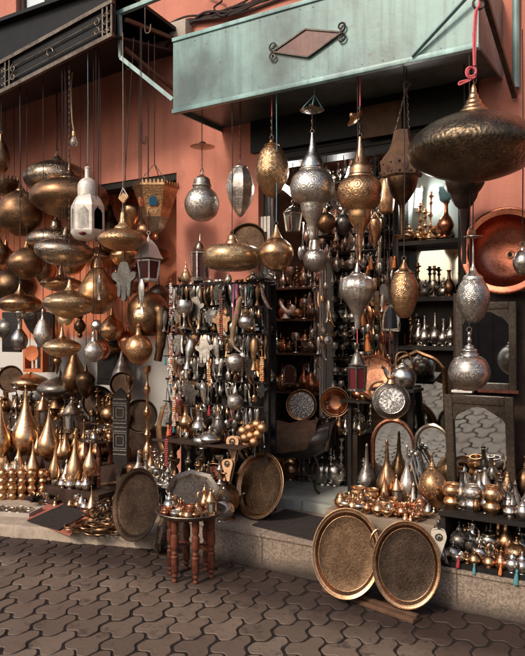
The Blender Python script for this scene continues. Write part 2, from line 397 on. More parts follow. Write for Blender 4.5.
# step, low pavement, shop floor -----------------------------------
def stepmat():
    m, nt, b = newmat('step_stone'); ob = coord(nt); n1 = noise(nt, ob, 3, 5, .6); n2 = noise(nt, ob, 95, 4, .7)
    c = ramp(nt, n1, [(.3, (.27, .205, .15)), (.7, (.40, .32, .245))])
    c = mix(nt, ramp(nt, n2, [(.42, .75), (.58, 0.0)]), c, (.11, .08, .06))
    sp = N(nt, 'ShaderNodeSeparateXYZ'); nt.links.new(ob, sp.inputs[0])
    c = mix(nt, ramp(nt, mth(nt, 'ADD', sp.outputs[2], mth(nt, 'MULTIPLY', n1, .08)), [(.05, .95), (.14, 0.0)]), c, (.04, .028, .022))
    jx = mth(nt, 'ABSOLUTE', mth(nt, 'SUBTRACT', mth(nt, 'FRACT', mth(nt, 'MULTIPLY', sp.outputs[0], 2.35)), .5))
    c = mix(nt, ramp(nt, jx, [(.0, .95), (.022, 0.0)]), c, (.07, .05, .04))
    nt.links.new(c, b.inputs['Base Color']); b.inputs['Roughness'].default_value = .85; bump(nt, b, n2, .7, .006)
stepmat()
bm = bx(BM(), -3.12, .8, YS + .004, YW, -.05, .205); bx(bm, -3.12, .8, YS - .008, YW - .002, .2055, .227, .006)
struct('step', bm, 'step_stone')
def kerb():
    bm = BM(); top = [(-7, 3.20), (-5.2, 3.27), (-4.4, 3.36), (-3.79, 3.53), (-3.45, 3.64), (-3.22, 3.71), (-3.125, 3.80), (-3.125, 4.445), (-7, 4.445)]
    rnd = random.Random(2); pts = []
    for k in range(len(top) - 1):
        a, b_ = Vector(top[k]), Vector(top[k + 1]); n = 10 if k < 6 else 1
        for i in range(n):
            p = a.lerp(b_, i / n); pts.append((p.x, p.y + (rnd.uniform(-.012, .012) if k < 6 else 0)))
    pts.append(top[-1]); lo = [bm.verts.new((x, y, -.05)) for x, y in pts]; mid = [bm.verts.new((x, y, .07)) for x, y in pts]
    hi = [bm.verts.new((x, min(y + .015, 4.445), .088)) for x, y in pts]
    for A, B_ in ((lo, mid), (mid, hi)):
        for k in range(len(pts)): bm.faces.new((A[k], A[(k + 1) % len(pts)], B_[(k + 1) % len(pts)], B_[k]))
    bm.faces.new(hi); bmesh.ops.triangulate(bm, faces=[f for f in bm.faces if len(f.verts) > 4]); return bm
struct('pavement', kerb(), 'concrete')
m, nt, b = newmat('floor_tile'); ob = coord(nt); br = N(nt, 'ShaderNodeTexBrick'); br.offset = 0
br.inputs['Scale'].default_value = 1; br.inputs['Brick Width'].default_value = .3; br.inputs['Row Height'].default_value = .3; br.inputs['Mortar Size'].default_value = .004
br.inputs['Color1'].default_value = (.46, .48, .44, 1); br.inputs['Color2'].default_value = (.42, .45, .41, 1); br.inputs['Mortar'].default_value = (.16, .14, .12, 1)
nt.links.new(ob, br.inputs['Vector']); c = mix(nt, ramp(nt, noise(nt, ob, 4, 6, .7), [(.3, .6), (.55, 0.0)]), br.outputs['Color'], (.2, .17, .14))
nt.links.new(c, b.inputs['Base Color']); b.inputs['Roughness'].default_value = .28
struct('shop_floor', bx(BM(), -3.35, .3, YW + .004, 7.0, -.05, .292), 'floor_tile')
# upper front wall with window hole, left part with the alcove opening, pier, right part
XA, XL, XR = -3.585, -2.78, -1.16        # alcove right edge, shop opening left / right
ZA, ZO = 2.88, 3.02
bm = BM(); y0, y1 = YW, YW + .22
wl = W(16, 5, YW).x; wr = W(70, 5, YW).x
bx(bm, -7.5, XA, y0, y1, ZA, 4.55); bx(bm, XA, XL, y0, y1, .0, 4.55); bx(bm, XL, XR, y0, y1, ZO, 4.55); bx(bm, XR, 1.6, y0, y1, 0, 4.55)
bx(bm, -7.5, wl, y0, y1, 4.55, 5.6); bx(bm, wr, 1.6, y0, y1, 4.55, 5.6); bx(bm, wl, wr, y0, y1, 5.45, 5.6)
bmesh.ops.remove_doubles(bm, verts=bm.verts, dist=.0005)
struct('front_wall', bm, 'pink_plaster')
t = thing('window', 'blue-grey glazed window in the pink wall above the black awning', 'window', ((wl + wr) / 2, YW + .05, 4.55))
ww = (wr - wl) / 2 - .004; bm = BM(); bx(bm, -ww, -ww + .05, 0, .08, .003, .896); bx(bm, ww - .05, ww, 0, .08, .003, .896); bx(bm, -.03, .03, .003, .077, .06, .84); bx(bm, -ww + .051, ww - .051, 0, .08, .004, .06); bx(bm, -ww + .051, ww - .051, 0, .08, .84, .896)
part('frame', bm, 'dark_wood', t)
part('pane', bx(BM(), -ww + .04, ww - .04, .035, .045, .05, .85), 'window_glass', t)
# alcove and shop interior shells
bm = BM(); bx(bm, -7.5, -3.36, 5.02, 5.1, 0, ZA + .3); bx(bm, -3.44, -3.36, YW + .222, 5.018, 0, ZA + .3); bx(bm, -7.5, -3.445, YW + .222, 5.018, ZA + .1, ZA + .2)
struct('alcove_wall', bm, 'alcove_plaster')
struct('alcove_lintel', bx(BM(), -7.5, XA - .004, YW + .012, YW + .21, ZA - .055, ZA - .003), 'black_wood')
struct('alcove_floor', bx(BM(), -7.5, -3.446, YW - .003, 5.018, -.04, .084), 'concrete')
bm = BM(); bx(bm, -4.6, .4, 6.35, 6.45, .2, 3.5); bx(bm, -4.6, -4.5, 5.102, 6.348, .2, 3.5); bx(bm, -4.498, -3.34, 5.102, 5.2, .2, 3.5)
bx(bm, -1.04, -.94, YW + .222, 6.348, .2, 3.5); struct('shop_wall', bm, 'dim_plaster')
struct('shop_ceiling', bx(BM(), -4.6, .4, YW + .222, 6.45, 3.502, 3.56), 'black_paint')
struct('far_wall', bx(BM(), -16, 9, -5.8, -5.5, -.05, 2.75), 'pink_plaster')
# opposite side of the street (seen in the mirrors): shutters and doors
for px_, lab in ((-7.2, 'blue-grey wooden shop shutter across the street, leftmost of three'), (-2.9, 'blue-grey wooden shop shutter across the street, middle of three'), (1.4, 'blue-grey wooden shop shutter across the street, rightmost of three')):
    t = thing('shop_shutter', lab, 'shutter', (px_, -5.495, 0), 0, 'shutters across the street')
    bm = BM(); [bx(bm, -.9 + k * .3, -.9 + k * .3 + .29, 0, .05, .02, 2.5, .008) for k in range(6)]; part('panel', bm, 'shutter_grey', t)
    bm = BM(); bx(bm, -1.0, -.905, 0, .08, 0, 2.6); bx(bm, .905, 1.0, 0, .08, 0, 2.6); bx(bm, -1.0, 1.0, 0, .08, 2.602, 2.72); part('frame', bm, 'white_paint', t)
# ================================================================== SKY, SUN, CAMERA
SUN_EL, SUN_AZ = 37.0, -12.0             # azimuth of the sun seen from the shop front, 0 = straight out (-y), negative = towards -x
w = bpy.data.worlds.new('World'); S.world = w; w.use_nodes = True; nt = w.node_tree
sky = nt.nodes.new('ShaderNodeTexSky'); sky.sky_type = 'NISHITA'; sky.sun_disc = False
sky.sun_elevation = R_(SUN_EL); sky.air_density = 1.0; sky.dust_density = 4.0; sky.ozone_density = .6
sd = Vector((math.sin(R_(SUN_AZ)) * math.cos(R_(SUN_EL)), -math.cos(R_(SUN_AZ)) * math.cos(R_(SUN_EL)), math.sin(R_(SUN_EL))))
sky.sun_rotation = math.atan2(sd.x, sd.y)
nt.links.new(sky.outputs[0], nt.nodes['Background'].inputs[0]); nt.nodes['Background'].inputs[1].default_value = .15
sl = bpy.data.lights.new('sun', 'SUN'); sl.energy = 2.4; sl.angle = R_(10); sl.color = (1.0, .88, .76)
so = bpy.data.objects.new('sun', sl); C.objects.link(so); so.rotation_euler = (-sd).to_track_quat('-Z', 'Y').to_euler(); so.location = (0, -3, 8)
cam = bpy.data.cameras.new('camera'); co = bpy.data.objects.new('camera', cam); C.objects.link(co); S.camera = co
cam.sensor_fit = 'HORIZONTAL'; cam.sensor_width = 36; cam.lens = 36 * FPX / 525; cam.clip_start = .05; cam.clip_end = 200
co.location = (0, 0, HC); co.rotation_euler = (PI / 2, 0, HEAD - PI / 2); cam.shift_y = (HOR - 328) / 525
S.view_settings.view_transform = 'Standard'; S.view_settings.look = 'None'; S.view_settings.exposure = 0
S.render.engine = 'CYCLES'
# ================================================================== AWNING, CANOPY, IRONWORK
def paintmetal(k, col, rust, coat=.0):
    m, nt, b = newmat(k); ob = coord(nt)
    st = N(nt, 'ShaderNodeMapping'); st.inputs['Scale'].default_value = (11, 11, .7); nt.links.new(ob, st.inputs[0])
    n1 = noise(nt, ob, 1.5, 7, .55); n2 = noise(nt, st.outputs[0], 1.5, 7, .7); n3 = noise(nt, ob, 11, 8, .78); n5 = noise(nt, ob, 4.5, 7, .7)
    c = ramp(nt, n1, [(.36, tuple(x * .36 for x in col)), (.5, col), (.64, tuple(min(1, x * 1.6) for x in col))])
    c = mix(nt, ramp(nt, n2, [(.46, 0.0), (.72, .75)]), c, tuple(x * .42 for x in col))
    c = mix(nt, ramp(nt, n5, [(.56, 0.0), (.75, .6)]), c, tuple(x * .35 + .02 for x in col))
    c = mix(nt, ramp(nt, n3, [(.60, 0.0), (.70, .9)]), c, rust)
    nt.links.new(c, b.inputs['Base Color']); nt.links.new(ramp(nt, n1, [(.3, .25), (.7, .5)]), b.inputs['Roughness']); b.inputs['Coat Weight'].default_value = coat; b.inputs['Coat Roughness'].default_value = .22
    bump(nt, b, mth(nt, 'ADD', mth(nt, 'MULTIPLY', n1, 3.0), mth(nt, 'MULTIPLY', n3, .3)), .35, .012)
paintmetal('teal_paint', (.140, .235, .222), (.12, .06, .035), .3); paintmetal('teal_frame', (.22, .36, .35), (.12, .06, .035)); paintmetal('rust_plate', (.20, .085, .07), (.12, .04, .03))
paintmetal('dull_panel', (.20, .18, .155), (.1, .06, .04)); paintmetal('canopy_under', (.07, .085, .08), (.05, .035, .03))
def scroll(bm, c, r0, a0, turns, r, flip=1, up=Vector((0, 0, 1)), ax=Vector((1, 0, 0)), n=18):
    pts = []
    for k in range(n + 1):
        f = k / n; a = a0 + flip * turns * 2 * PI * f; rr = r0 * (1 - .72 * f)
        pts.append(Vector(c) + ax * (rr * math.cos(a)) + up * (rr * math.sin(a)))
    tube(bm, pts, r, 5)
# black awning over the left stall
xa0, xa1 = -6.4, -3.53; yf = 3.65
slope = (3.71 - 3.52) / (-3.53 + 4.80)
def zf(x): return 3.71 + slope * (x - xa1)
t = thing('awning', 'black sheet metal awning with a wrought iron front over the left stall', 'awning', (-4.5, YW - .005, 3.5))
def loc_(bm, o): bmesh.ops.translate(bm, verts=bm.verts, vec=-Vector(o.location)); return bm
bm = BM()
def slab(bm, pts, th):
    a = [bm.verts.new(p) for p in pts]; b_ = [bm.verts.new(Vector(p) + Vector((0, 0, th))) for p in pts]; n = len(pts)
    bm.faces.new(a[::-1]); bm.faces.new(b_)
    for k in range(n): bm.faces.new((a[k], a[(k + 1) % n], b_[(k + 1) % n], b_[k]))
slab(bm, [(xa0, yf + .03, zf(xa0)), (xa1, yf + .03, zf(xa1)), (xa1, YW - .006, 3.86), (xa0, YW - .006, 3.95)], .02)
part('soffit', loc_(bm, t), 'black_paint', t)
bm = BM(); slab(bm, [(xa0, yf - .05, 4.10), (xa1 + .02, yf - .05, 4.08), (xa1 + .02, YW - .006, 4.00), (xa0, YW - .006, 4.10)], .03); part('roof', loc_(bm, t), 'black_paint', t)
bm = BM()
def quadbox(bm, x0, x1, y0, y1, f0, f1):
    vs = [bm.verts.new(p) for p in ((x0, y0, f0(x0)), (x1, y0, f0(x1)), (x1, y0, f1(x1)), (x0, y0, f1(x0)), (x0, y1, f0(x0)), (x1, y1, f0(x1)), (x1, y1, f1(x1)), (x0, y1, f1(x0)))]
    for q in ((0, 1, 2, 3), (5, 4, 7, 6), (0, 4, 5, 1), (1, 5, 6, 2), (2, 6, 7, 3), (3, 7, 4, 0)): bm.faces.new([vs[i] for i in q])
quadbox(bm, xa0, xa1, yf + .012, yf + .028, lambda x: zf(x) + .0, lambda x: 4.09); part('fascia_board', loc_(bm, t), 'black_paint', t)
bm = BM()
bar(bm, (xa0, yf, zf(xa0) + .012), (xa1, yf, zf(xa1) + .012), .03); bar(bm, (xa0, yf, zf(xa0) + .255), (xa1, yf, zf(xa1) + .255), .03)
for d in (.075, .165): tube(bm, [(xa0, yf - .004, zf(xa0) + d), (xa1 - .1, yf - .004, zf(xa1 - .1) + d)], .006, 6)
for xx in (-4.73, -4.68, xa1 - .10, xa1 - .055, xa1 - .012): bar(bm, (xx, yf - .002, zf(xx) + .015), (xx, yf - .002, zf(xx) + .24), .014)
for xx, fl in ((-4.66, 1), (xa1 - .13, -1)):
    for d in (.085, .155): scroll(bm, (xx + .03 * fl, yf - .008, zf(xx) + d), .032, PI / 2 if fl > 0 else PI / 2, 1.2, .005, fl)
scroll(bm, (-4.2, yf - .008, zf(-4.2) + .12), .042, 0, 1.0, .005)
for xx in (xa1 - .075, xa1 - .033, -4.76):
    for d in (.06, .12, .18): scroll(bm, (xx, yf - .006, zf(xx) + d), .018, 0, 1.1, .004)
part('iron_rail', loc_(bm, t), 'dull_iron', t)
# S hooks under the awning
for px, py, Y in ((42, 68, 3.9), (88, 56, 3.86), (126, 66, 3.95), (24, 94, 4.2), (30, 96, 4.3), (145, 30, 3.75), (57, 112, 4.35), (141, 140, 4.43)):
    p = W(px, py, Y); bm = BM(); pts = [(0, 0, .16), (0, 0, .04)] + [(.025 - .025 * math.cos(a), 0, -.0 - .03 * math.sin(a)) for a in (0, .8, 1.6, 2.4, 3.1)] + [(.052, 0, .03)]
    tube(bm, curve([(x, y, z) for x, y, z in pts], 3), .0045, 6)
    solo('hook', bm, 'dull_iron', 'empty bent iron hook hanging under the awning above the lanterns', 'hook', p, random.uniform(-.4, .4), 'iron hooks under the awning')
# bare bulb on a drooping flex
t = thing('light_bulb', 'bare unlit light bulb on a drooping grey flex under the awning', 'light bulb', W(74, 146, 3.9)); o = Vector(t.location); s = SC(74, 3.9)
part('globe', lathe(BM(), smooth([(0, 0), (.022, .006), (.03, .03), (.022, .056), (.013, .075)], 4), 14), 'bulb_glass', t); part('socket', lathe(BM(), smooth([(.015, .073), (.017, .08), (.017, .115), (.008, .125)], 3), 12), 'brass', t)
part('flex', tube(BM(), [p for p in curve([Vector((0, 0, .12)), W(72, 118, 3.9) - o, W(71, 88, 3.9) - o, W(72, 70, 3.9) - o, W(66, 66, 3.9) - o, W(55, 72, 3.92) - o, W(49, 84, 3.98) - o, W(51, 92, 4.1) - o], 5)], .006, 6), 'rope', t)
# teal bracket left of the canopy
t = thing('canopy_bracket', 'teal painted steel bracket with diagonal braces left of the canopy', 'bracket', W(120, 58, 3.75)); bm = BM()
a, b_ = W(119.5, 15, 3.75), W(121, 58, 3.75); bar(bm, a, b_, .032, .022); bar(bm, a + Vector((-.02, .0, .012)), W(183, -12, 3.80), .035, .03); bar(bm, b_, W(173, 100, 3.86), .03, .03)
part('frame', loc_(bm, t), 'teal_frame', t)
bm = BM(); bar(bm, W(126, 20, 3.78), W(176, 40, 4.40), .028, .028); bar(bm, W(124, 48, 3.8), W(177, 92, 4.35), .024, .024); part('back_brace', loc_(bm, t), 'brown_wood', t)
# teal canopy
xc0, xc1, yc = -3.125, -.957, 3.84; zb, zt_ = 3.125, 3.64
t = thing('canopy', 'weathered pale teal metal canopy over the shop entrance', 'canopy', ((xc0 + xc1) / 2, YW, zb)); bm = BM()
bx(bm, xc0, xc1, yc, yc + .012, zb + .032, zt_); part('fascia', loc_(bm, t), 'teal_paint', t)
bm = BM(); bx(bm, xc0 - .004, xc1 + .004, yc - .014, yc + .03, zb, zb + .03, .004); bx(bm, xc0 - .004, xc1 + .004, yc - .012, yc + .03, zt_ + .002, zt_ + .03, .004); part('lip', loc_(bm, t), 'teal_frame', t)
bm = BM(); bx(bm, xc0, xc0 + .012, yc + .014, YW - .004, zb + .02, zt_); part('end_panel', loc_(bm, t), 'teal_paint', t)
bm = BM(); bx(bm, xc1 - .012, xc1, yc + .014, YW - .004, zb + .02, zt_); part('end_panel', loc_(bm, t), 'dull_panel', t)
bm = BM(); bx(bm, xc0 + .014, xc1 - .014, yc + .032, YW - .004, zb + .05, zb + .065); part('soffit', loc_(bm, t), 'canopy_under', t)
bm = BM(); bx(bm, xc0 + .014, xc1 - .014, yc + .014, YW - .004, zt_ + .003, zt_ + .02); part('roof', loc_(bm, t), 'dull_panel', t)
bm = BM(); bmesh.ops.create_icosphere(bm, subdivisions=2, radius=.004); rvm = tomesh(bm, ['teal_frame'], 'rivet', 60)
for k in range(16):
    for zz in (zb + .05, zt_ - .022):
        d = bpy.data.objects.new('rivet', rvm); C.objects.link(d); d.parent = t; d.location = Vector((xc0 + .03 + (k + random.uniform(-.3, .3)) * (xc1 - xc0 - .08) / 15 + .01, yc - .0005, zz + random.uniform(-.006, .006))) - Vector(t.location)
# lozenge emblem with scrolls
t = thing('emblem', 'rust red lozenge plaque with iron scrolls on the teal canopy', 'plaque', W(307, 57, yc - .01)); o = Vector(t.location)
pl, ptp, prr, pb = (W(*q, yc - .012) - o for q in ((274, 52), (306, 30), (341, 33), (308, 57)))
def loz(k, y, th):
    c = (pl + ptp + prr + pb) / 4; return [((c + (q - c) * k).x, (c + (q - c) * k).z) for q in (pl, pb, prr, ptp)]
part('plate', prism(BM(), loz(1, 0, .01), .008, Matrix.Translation((0, 0, 0))), 'rust_plate', t)
bm = BM(); lz = loz(1.03, 0, 0)
for k in range(4): bar(bm, (lz[k][0], -.008, lz[k][1]), (lz[(k + 1) % 4][0], -.008, lz[(k + 1) % 4][1]), .009)
part('border', bm, 'iron', t)
for q, fl in ((pl, -1), (prr, 1)):
    bm = BM()
    for sg in (1, -1): scroll(bm, (q.x + fl * .004, -.008, q.z + sg * .035), .032, -sg * PI / 2, 1.15, .006, -fl * sg * -1)
    part('scrollwork', bm, 'iron', t)
# black strut and teal pipe at the right end, hanging teal bar on the fascia
solo('strut', bar(BM(), (0, 0, 0), W(484, -6, 3.80) - W(515, 97, YW - .03), .03, .03), 'iron', 'black steel strut running diagonally from the pink wall to the canopy end', 'strut', W(515, 97, YW - .03))
p = W(516, 88, YW - .03); solo('pipe', tube(BM(), [(0, 0, 0), (0, 0, 1.6)], .022, 10), 'teal_frame', 'teal painted vertical pipe on the pink wall at far right', 'pipe', p)
a = W(412, 57, yc - .02); solo('hanging_bar', bar(BM(), (0, 0, 0), W(470, -6, yc - .06) - a, .03, .008), 'teal_frame', 'flat teal metal bar leaning diagonally across the right of the canopy', 'bar', a)
# cables and junction box on the upper wall
p = W(181, 40, YW - .05); t = thing('junction_box', 'pale square cable box on the wall left of the teal canopy', 'box', p)
part('casing', box(BM(), .17, .1, .14, (0, 0, .07), None, .008), 'card', t); part('cable_stub', tube(BM(), [(-.07, 0, .03), (-.14, -.01, -.02), (-.2, .02, -.03)], .014, 6), 'dark_cord', t)
rnd = random.Random(8)
for k in range(7):
    bm = BM(); z0 = rnd.uniform(-.05, .05); pts = []
    for q in ((160, 32), (185, 22), (205, 15), (232, 11), (262, -2), (300, -14)):
        p = W(q[0], q[1], YW - .035); pts.append(p + Vector((0, rnd.uniform(-.02, .02), z0 * .6 + rnd.uniform(-.03, .03))))
    tube(bm, curve(pts, 5), rnd.uniform(.006, .012), 6)
    o = Vector(pts[0]); bmesh.ops.translate(bm, verts=bm.verts, vec=-o)
    solo('cable', bm, 'dark_cord', 'black cable in the tangled bundle on the wall above the canopy', 'cable', o, 0, 'cables bundled above the canopy')
bm = BM(); o = W(232, 11, YW - .04); tube(bm, [p - o for p in curve([W(232, 11, YW - .04), W(222, 16, YW - .08), W(214, 8, YW - .06), W(222, 0, YW - .05), W(206, -6, YW - .05)], 5)], .008, 6)
solo('cable', bm, 'dark_cord', 'loose black cable looping away from the bundle above the canopy', 'cable', o)
# shutter housing and opening frame
t = thing('shutter_box', 'dark roller shutter box under the canopy above the doorway', 'shutter box', ((XL + XR) / 2, YW + .1, 2.80)); bm = BM()
bx(bm, XL + .004, XR - .004, YW + .03, YW + .2, 2.84, ZO - .004); bx(bm, XL - .05, XR + .05, YW - .035, YW - .003, 2.93, zb + .045); part('casing', loc_(bm, t), 'black_paint', t)
bm = BM(); p0, p1 = W(362, 120, YW - .04), W(402, 120, YW - .04); bx(bm, p0.x, p1.x, YW - .05, YW - .037, 2.90, ZO + .1); part('patch_board', loc_(bm, t), 'brown_wood', t)
bm = BM()
for k in range(3): bx(bm, XL + .02, XR - .02, YW + .018, YW + .028 - .002 * k, 2.86 + .05 * k, 2.875 + .05 * k)
part('slat', loc_(bm, t), 'black_wood', t)
xd = W(267, 400, YW + .1).x
solo('door_post', bx(BM(), -.022, .022, -.03, .03, 0, 2.54), 'black_wood', 'thin black wooden door post left of the white shelves', 'post', (xd, YW + .1, .293))
t = thing('door_leaf', 'white painted door leaf beside the pink wall behind the hanging lamps', 'door', (W(261, 300, YW + .02).x, YW + .06, .293)); bm = BM(); bx(bm, -.085, .075, -.03, .03, 0, 2.15); part('panel', bm, 'white_paint', t)
bm = BM(); bx(bm, -.09, -.065, -.045, -.031, .05, 2.1); part('edge_strip', bm, 'iron', t); bm = BM(); bx(bm, -.02, .05, -.036, -.031, 2.0, 2.03); part('name_strip', bm, 'iron', t)

m, nt, b = newmat('lit_tube'); b.inputs['Emission Color'].default_value = (1, .97, .92, 1); b.inputs['Emission Strength'].default_value = 150; b.inputs['Base Color'].default_value = (.8, .8, .8, 1)
def tube_light(label, loc, L, rx=0, ry=0):
    t = thing('tube_light', label, 'lamp', loc, 0, None, rx, ry); part('tube', tube(BM(), [(0, 0, .03), (0, 0, L - .03)], .014, 10), 'lit_tube', t)
    for z0, z1 in ((0, .03), (L - .03, L)): part('end_cap', tube(BM(), [(0, 0, z0), (0, 0, z1)], .017, 10), 'white_metal', t)
    part('batten', bx(BM(), -.025, .025, .02, .05, 0, L), 'white_metal', t); return t
# ================================================================== LANTERNS HANGING FROM THE CANOPY
ZC = zb + .055
LH = 'lanterns hanging from the canopy'
def dish(cx, cy, hw, t, s, base, mat='pewter_gold', tilt=0):
    pass
def capdish(t, cx, cy, hw, hh, Y, mat):      # the ceiling dish threaded on the chain of a lantern, seen tilted from below
    s = SC(cx, Y); o = Vector(t.location); p = W(cx, cy, Y) - o
    pr = smooth([(0, 0), (hw * s * .5, .004), (hw * s, hh * s * .5), (hw * s * .93, hh * s * .6), (hw * s * .4, hh * s * 1.1), (hw * s * .2, hh * s * 1.7), (0, hh * s * 1.8)], 3)
    d = part('ceiling_dish', lathe(BM(), pr, 22), mat, t); d.location = p - Vector((0, 0, hh * s * .5)); return d
lt = turned('hanging_lantern', 'round silver lantern with lid shaped cap against the pink wall', 'lantern', 202, 4.05, [
    ('body', 'silver_rows', [(221, 5), (219.5, 9), (214, 14.8), (204, 17.6), (195, 15), (189.5, 10), (187, 8)]),
    ('cap', 'silver_engraved', [(187.3, 9), (186, 9.6), (183, 8.5), (179, 7.5), (176.5, 4), (174.5, 1.5), (172, 1)])], ('chain', 'dull_iron', ZC), LH)
capdish(lt, 202.6, 147, 12.2, 4, 4.05, 'pewter_gold')
turned('hanging_lantern', 'faceted silver lantern tapering to a point beside the white door leaf', 'lantern', 240.3, 4.0, [
    ('body', 'silver_engraved', [(217, 1), (214, 4), (207, 8.4), (198, 12.2), (188, 14.2), (178, 12.6), (170.5, 8.6), (168.5, 7)], dict(seg=8, sharp=25)),
    ('cap', 'silver', [(168.8, 7.2), (167, 7), (166, 3), (164, 1)])], ('chain', 'iron', ZC), LH)
turned('hanging_lantern', 'egg shaped golden lantern hung on red string under the canopy', 'lantern', 271.8, 3.95, [
    ('body', 'brass_rows', [(198, 1.5), (195, 6), (188, 11), (177, 16.2), (169, 16.8), (160, 15), (152, 11.5), (147.5, 8), (146, 6.5)], dict(lobes=16, lobe=.03, seg=48)),
    ('cap', 'brass', [(146.3, 7.5), (145, 7.6), (143.5, 4), (141, 2.6), (139, 1)])], ('both', 'pink_cord', ZC), LH)
lt = turned('hanging_lantern', 'large silver pierced lantern with tall spire and narrow lower cone', 'lantern', 312.3, 3.95, [
    ('lower_cone', 'silver_rows', [(240, 2.6), (237, 3.4), (232, 3.8), (225, 5.2), (217, 8.6), (211, 10.8), (205, 12), (203, 12.6)]),
    ('body', 'silver_pierced', [(203.4, 13.6), (201, 17), (195, 21.6), (187, 22.6), (179, 20.5), (174, 17), (171, 13)]),
    ('spire', 'silver', [(171.3, 12.8), (169, 13), (168, 11.4), (164, 11), (159, 9.2), (153, 5.8), (147, 3.6), (139, 2), (133, 1.2)])], ('chain', 'dull_iron', 2.99), LH)
capdish(lt, 312, 110.5, 12, 5.2, 3.95, 'pewter_gold'); o = Vector(lt.location); s = SC(312, 3.95); bm = BM(); hk = W(314.5, 95, 3.95) - o; dp = W(312, 109, 3.95) - o
for k in range(4): tube(bm, [hk, dp + Vector((10.5 * s * math.cos(k * PI / 2 + .5), 10.5 * s * math.sin(k * PI / 2 + .5), 0))], .003, 5)
tube(bm, [hk, (hk.x, hk.y, ZC - o.z)], .003, 5); part('wire', bm, 'blue_cord', lt)
lt = turned('hanging_lantern', 'large golden pierced lantern with tall spire and long pointed tail', 'lantern', 360, 3.95, [
    ('lower_cone', 'brass', [(262, .4), (260.5, 1.8), (258, 1.6), (255, 1.2), (246, 2), (236, 3.2), (229, 5.2), (223, 9), (218, 11.2), (212, 11.6), (210, 12)]),
    ('body', 'brass_pierced', [(210.4, 12.5), (207, 17), (202, 20.8), (193, 22.6), (186, 21.6), (181, 18.4), (178, 15)]),
    ('spire', 'brass', [(178.3, 13), (176, 12.8), (174, 11.4), (168, 11), (163, 8), (156, 5), (147, 3), (139, 1.6), (137, 1.2)])], ('both', 'pink_cord', ZC), LH)
capdish(lt, 357.2, 118, 9.5, 6, 3.95, 'brass').rotation_euler = (.2, -.7, 0)
turned('hanging_lantern', 'small round silver lantern just under the spired silver lantern', 'lantern', 315.4, 4.25, [
    ('body', 'silver_rows', [(272, 3), (270, 7), (265, 11), (259, 12.2), (253, 10.2), (250, 7)]), ('neck', 'silver', [(250.3, 6), (247, 5), (244, 4.4), (240, 3.8), (237, 1)])], ('cord', 'dark_cord', ZC - .12), LH)
turned('hanging_lantern', 'smooth golden ball lantern with pointed neck at the doorway', 'lantern', 276.3, 3.9, [
    ('body', 'brass', [(271, 4), (269, 8), (264, 13.4), (255, 17.2), (247, 15.8), (241.5, 11), (238.5, 7)]), ('neck', 'brass', [(238.9, 7), (236.5, 5.4), (232, 3), (228, 1.8), (225, 1)])], ('cord', 'blue_cord', ZC), LH)
turned('hanging_lantern', 'wide flat golden drum lantern against the pink wall', 'lantern', 232, 3.9, [
    ('body', 'bright_brass', [(271, 6), (270.5, 14), (268.5, 22), (264, 27.6), (258, 29.6), (252, 28.4), (247.4, 24), (245, 15), (244.4, 7)]), ('neck', 'brass', [(244.8, 7), (242, 6), (239, 4.2), (236, 3.4), (234, 1)])], ('cord', 'dark_cord', ZC), LH)
turned('hanging_lantern', 'dark bronze ball lantern between the two spired lanterns', 'lantern', 326, 4.4, [
    ('body', 'bronze', [(233, 3), (231, 6), (226, 9.4), (221, 9.6), (216, 7.4), (213, 4)]), ('neck', 'bronze', [(213.2, 3.4), (211, 2.4), (208, 1)])], ('cord', 'dark_cord', 2.85), LH)
turned('hanging_lantern', 'small engraved grey ball lantern behind the golden spired lantern', 'lantern', 343.6, 4.5, [
    ('body', 'dark_silver', [(234, 3), (231, 6.4), (225, 9.2), (219, 8), (215, 4)]), ('neck', 'dark_silver', [(215.3, 3), (212, 1.6), (210, .8)])], ('cord', 'dark_cord', 2.83), LH)
turned('hanging_lantern', 'ribbed silver pear lantern narrowing to a stem under the golden spire', 'lantern', 357.4, 3.9, [
    ('body', 'silver_engraved', [(329, 2.2), (326, 2.6), (320, 3.4), (313, 5.4), (305, 9.8), (298, 14.4), (291, 17.2), (285, 17.4), (280, 15.4), (277, 11.5), (275.6, 8)], dict(lobes=18, lobe=.05, seg=54)),
    ('cap', 'silver', [(275.8, 8), (274, 7), (272.6, 4), (270, 3), (265, 1.5), (263, 1)])], ('cord', 'dark_cord', ZC), LH)
turned('hanging_lantern', 'golden pierced barrel lantern hanging below the brown wooden lantern', 'lantern', 404, 3.95, [
    ('body', 'brass_rows', [(318, 3), (316.5, 6), (311, 9.4), (303, 12.4), (293, 14), (284, 13.2), (278, 11), (274, 9.4)]), ('cap', 'brass', [(274.3, 9.8), (272.6, 9.8), (270, 6), (266, 3.6), (262, 1.4), (260, .8)])], ('cord', 'dark_cord', ZC), LH)
lt = turned('hanging_lantern', 'silver pierced barrel lantern in front of the copper basin', 'lantern', 473, 3.75, [
    ('body', 'silver_rows', [(323, 3), (321, 6.5), (315, 11.4), (306, 15), (298, 16.2), (289, 14.8), (282, 11.4), (279.5, 9.6)]), ('cap', 'silver_engraved', [(279.8, 10), (277, 9.6), (275.5, 8), (272, 4.4), (268, 2.4), (264, 1.2), (250, 1), (238.5, 1), (237.5, 8), (236.4, 8.6), (235.6, 4), (234, 1)])], ('cord', 'dark_cord', ZC), LH)
turned('hanging_lantern', 'squat round silver lantern with stepped finial in front of the upper mirror', 'lantern', 469.3, 3.72, [
    ('body', 'silver_engraved', [(390.5, 6), (389, 10), (384, 15.6), (377, 19.6), (371, 20.4), (364, 18.4), (358.5, 14.4), (356, 10)]),
    ('finial', 'silver', [(356.3, 10), (354, 9.4), (353, 8), (350, 8), (348.6, 5.4), (346, 4.6), (344.4, 2), (340, 2.4), (337, 1.4), (333.5, 2.2), (331.5, .8)])], ('cord', 'dark_cord', 3.05), LH)
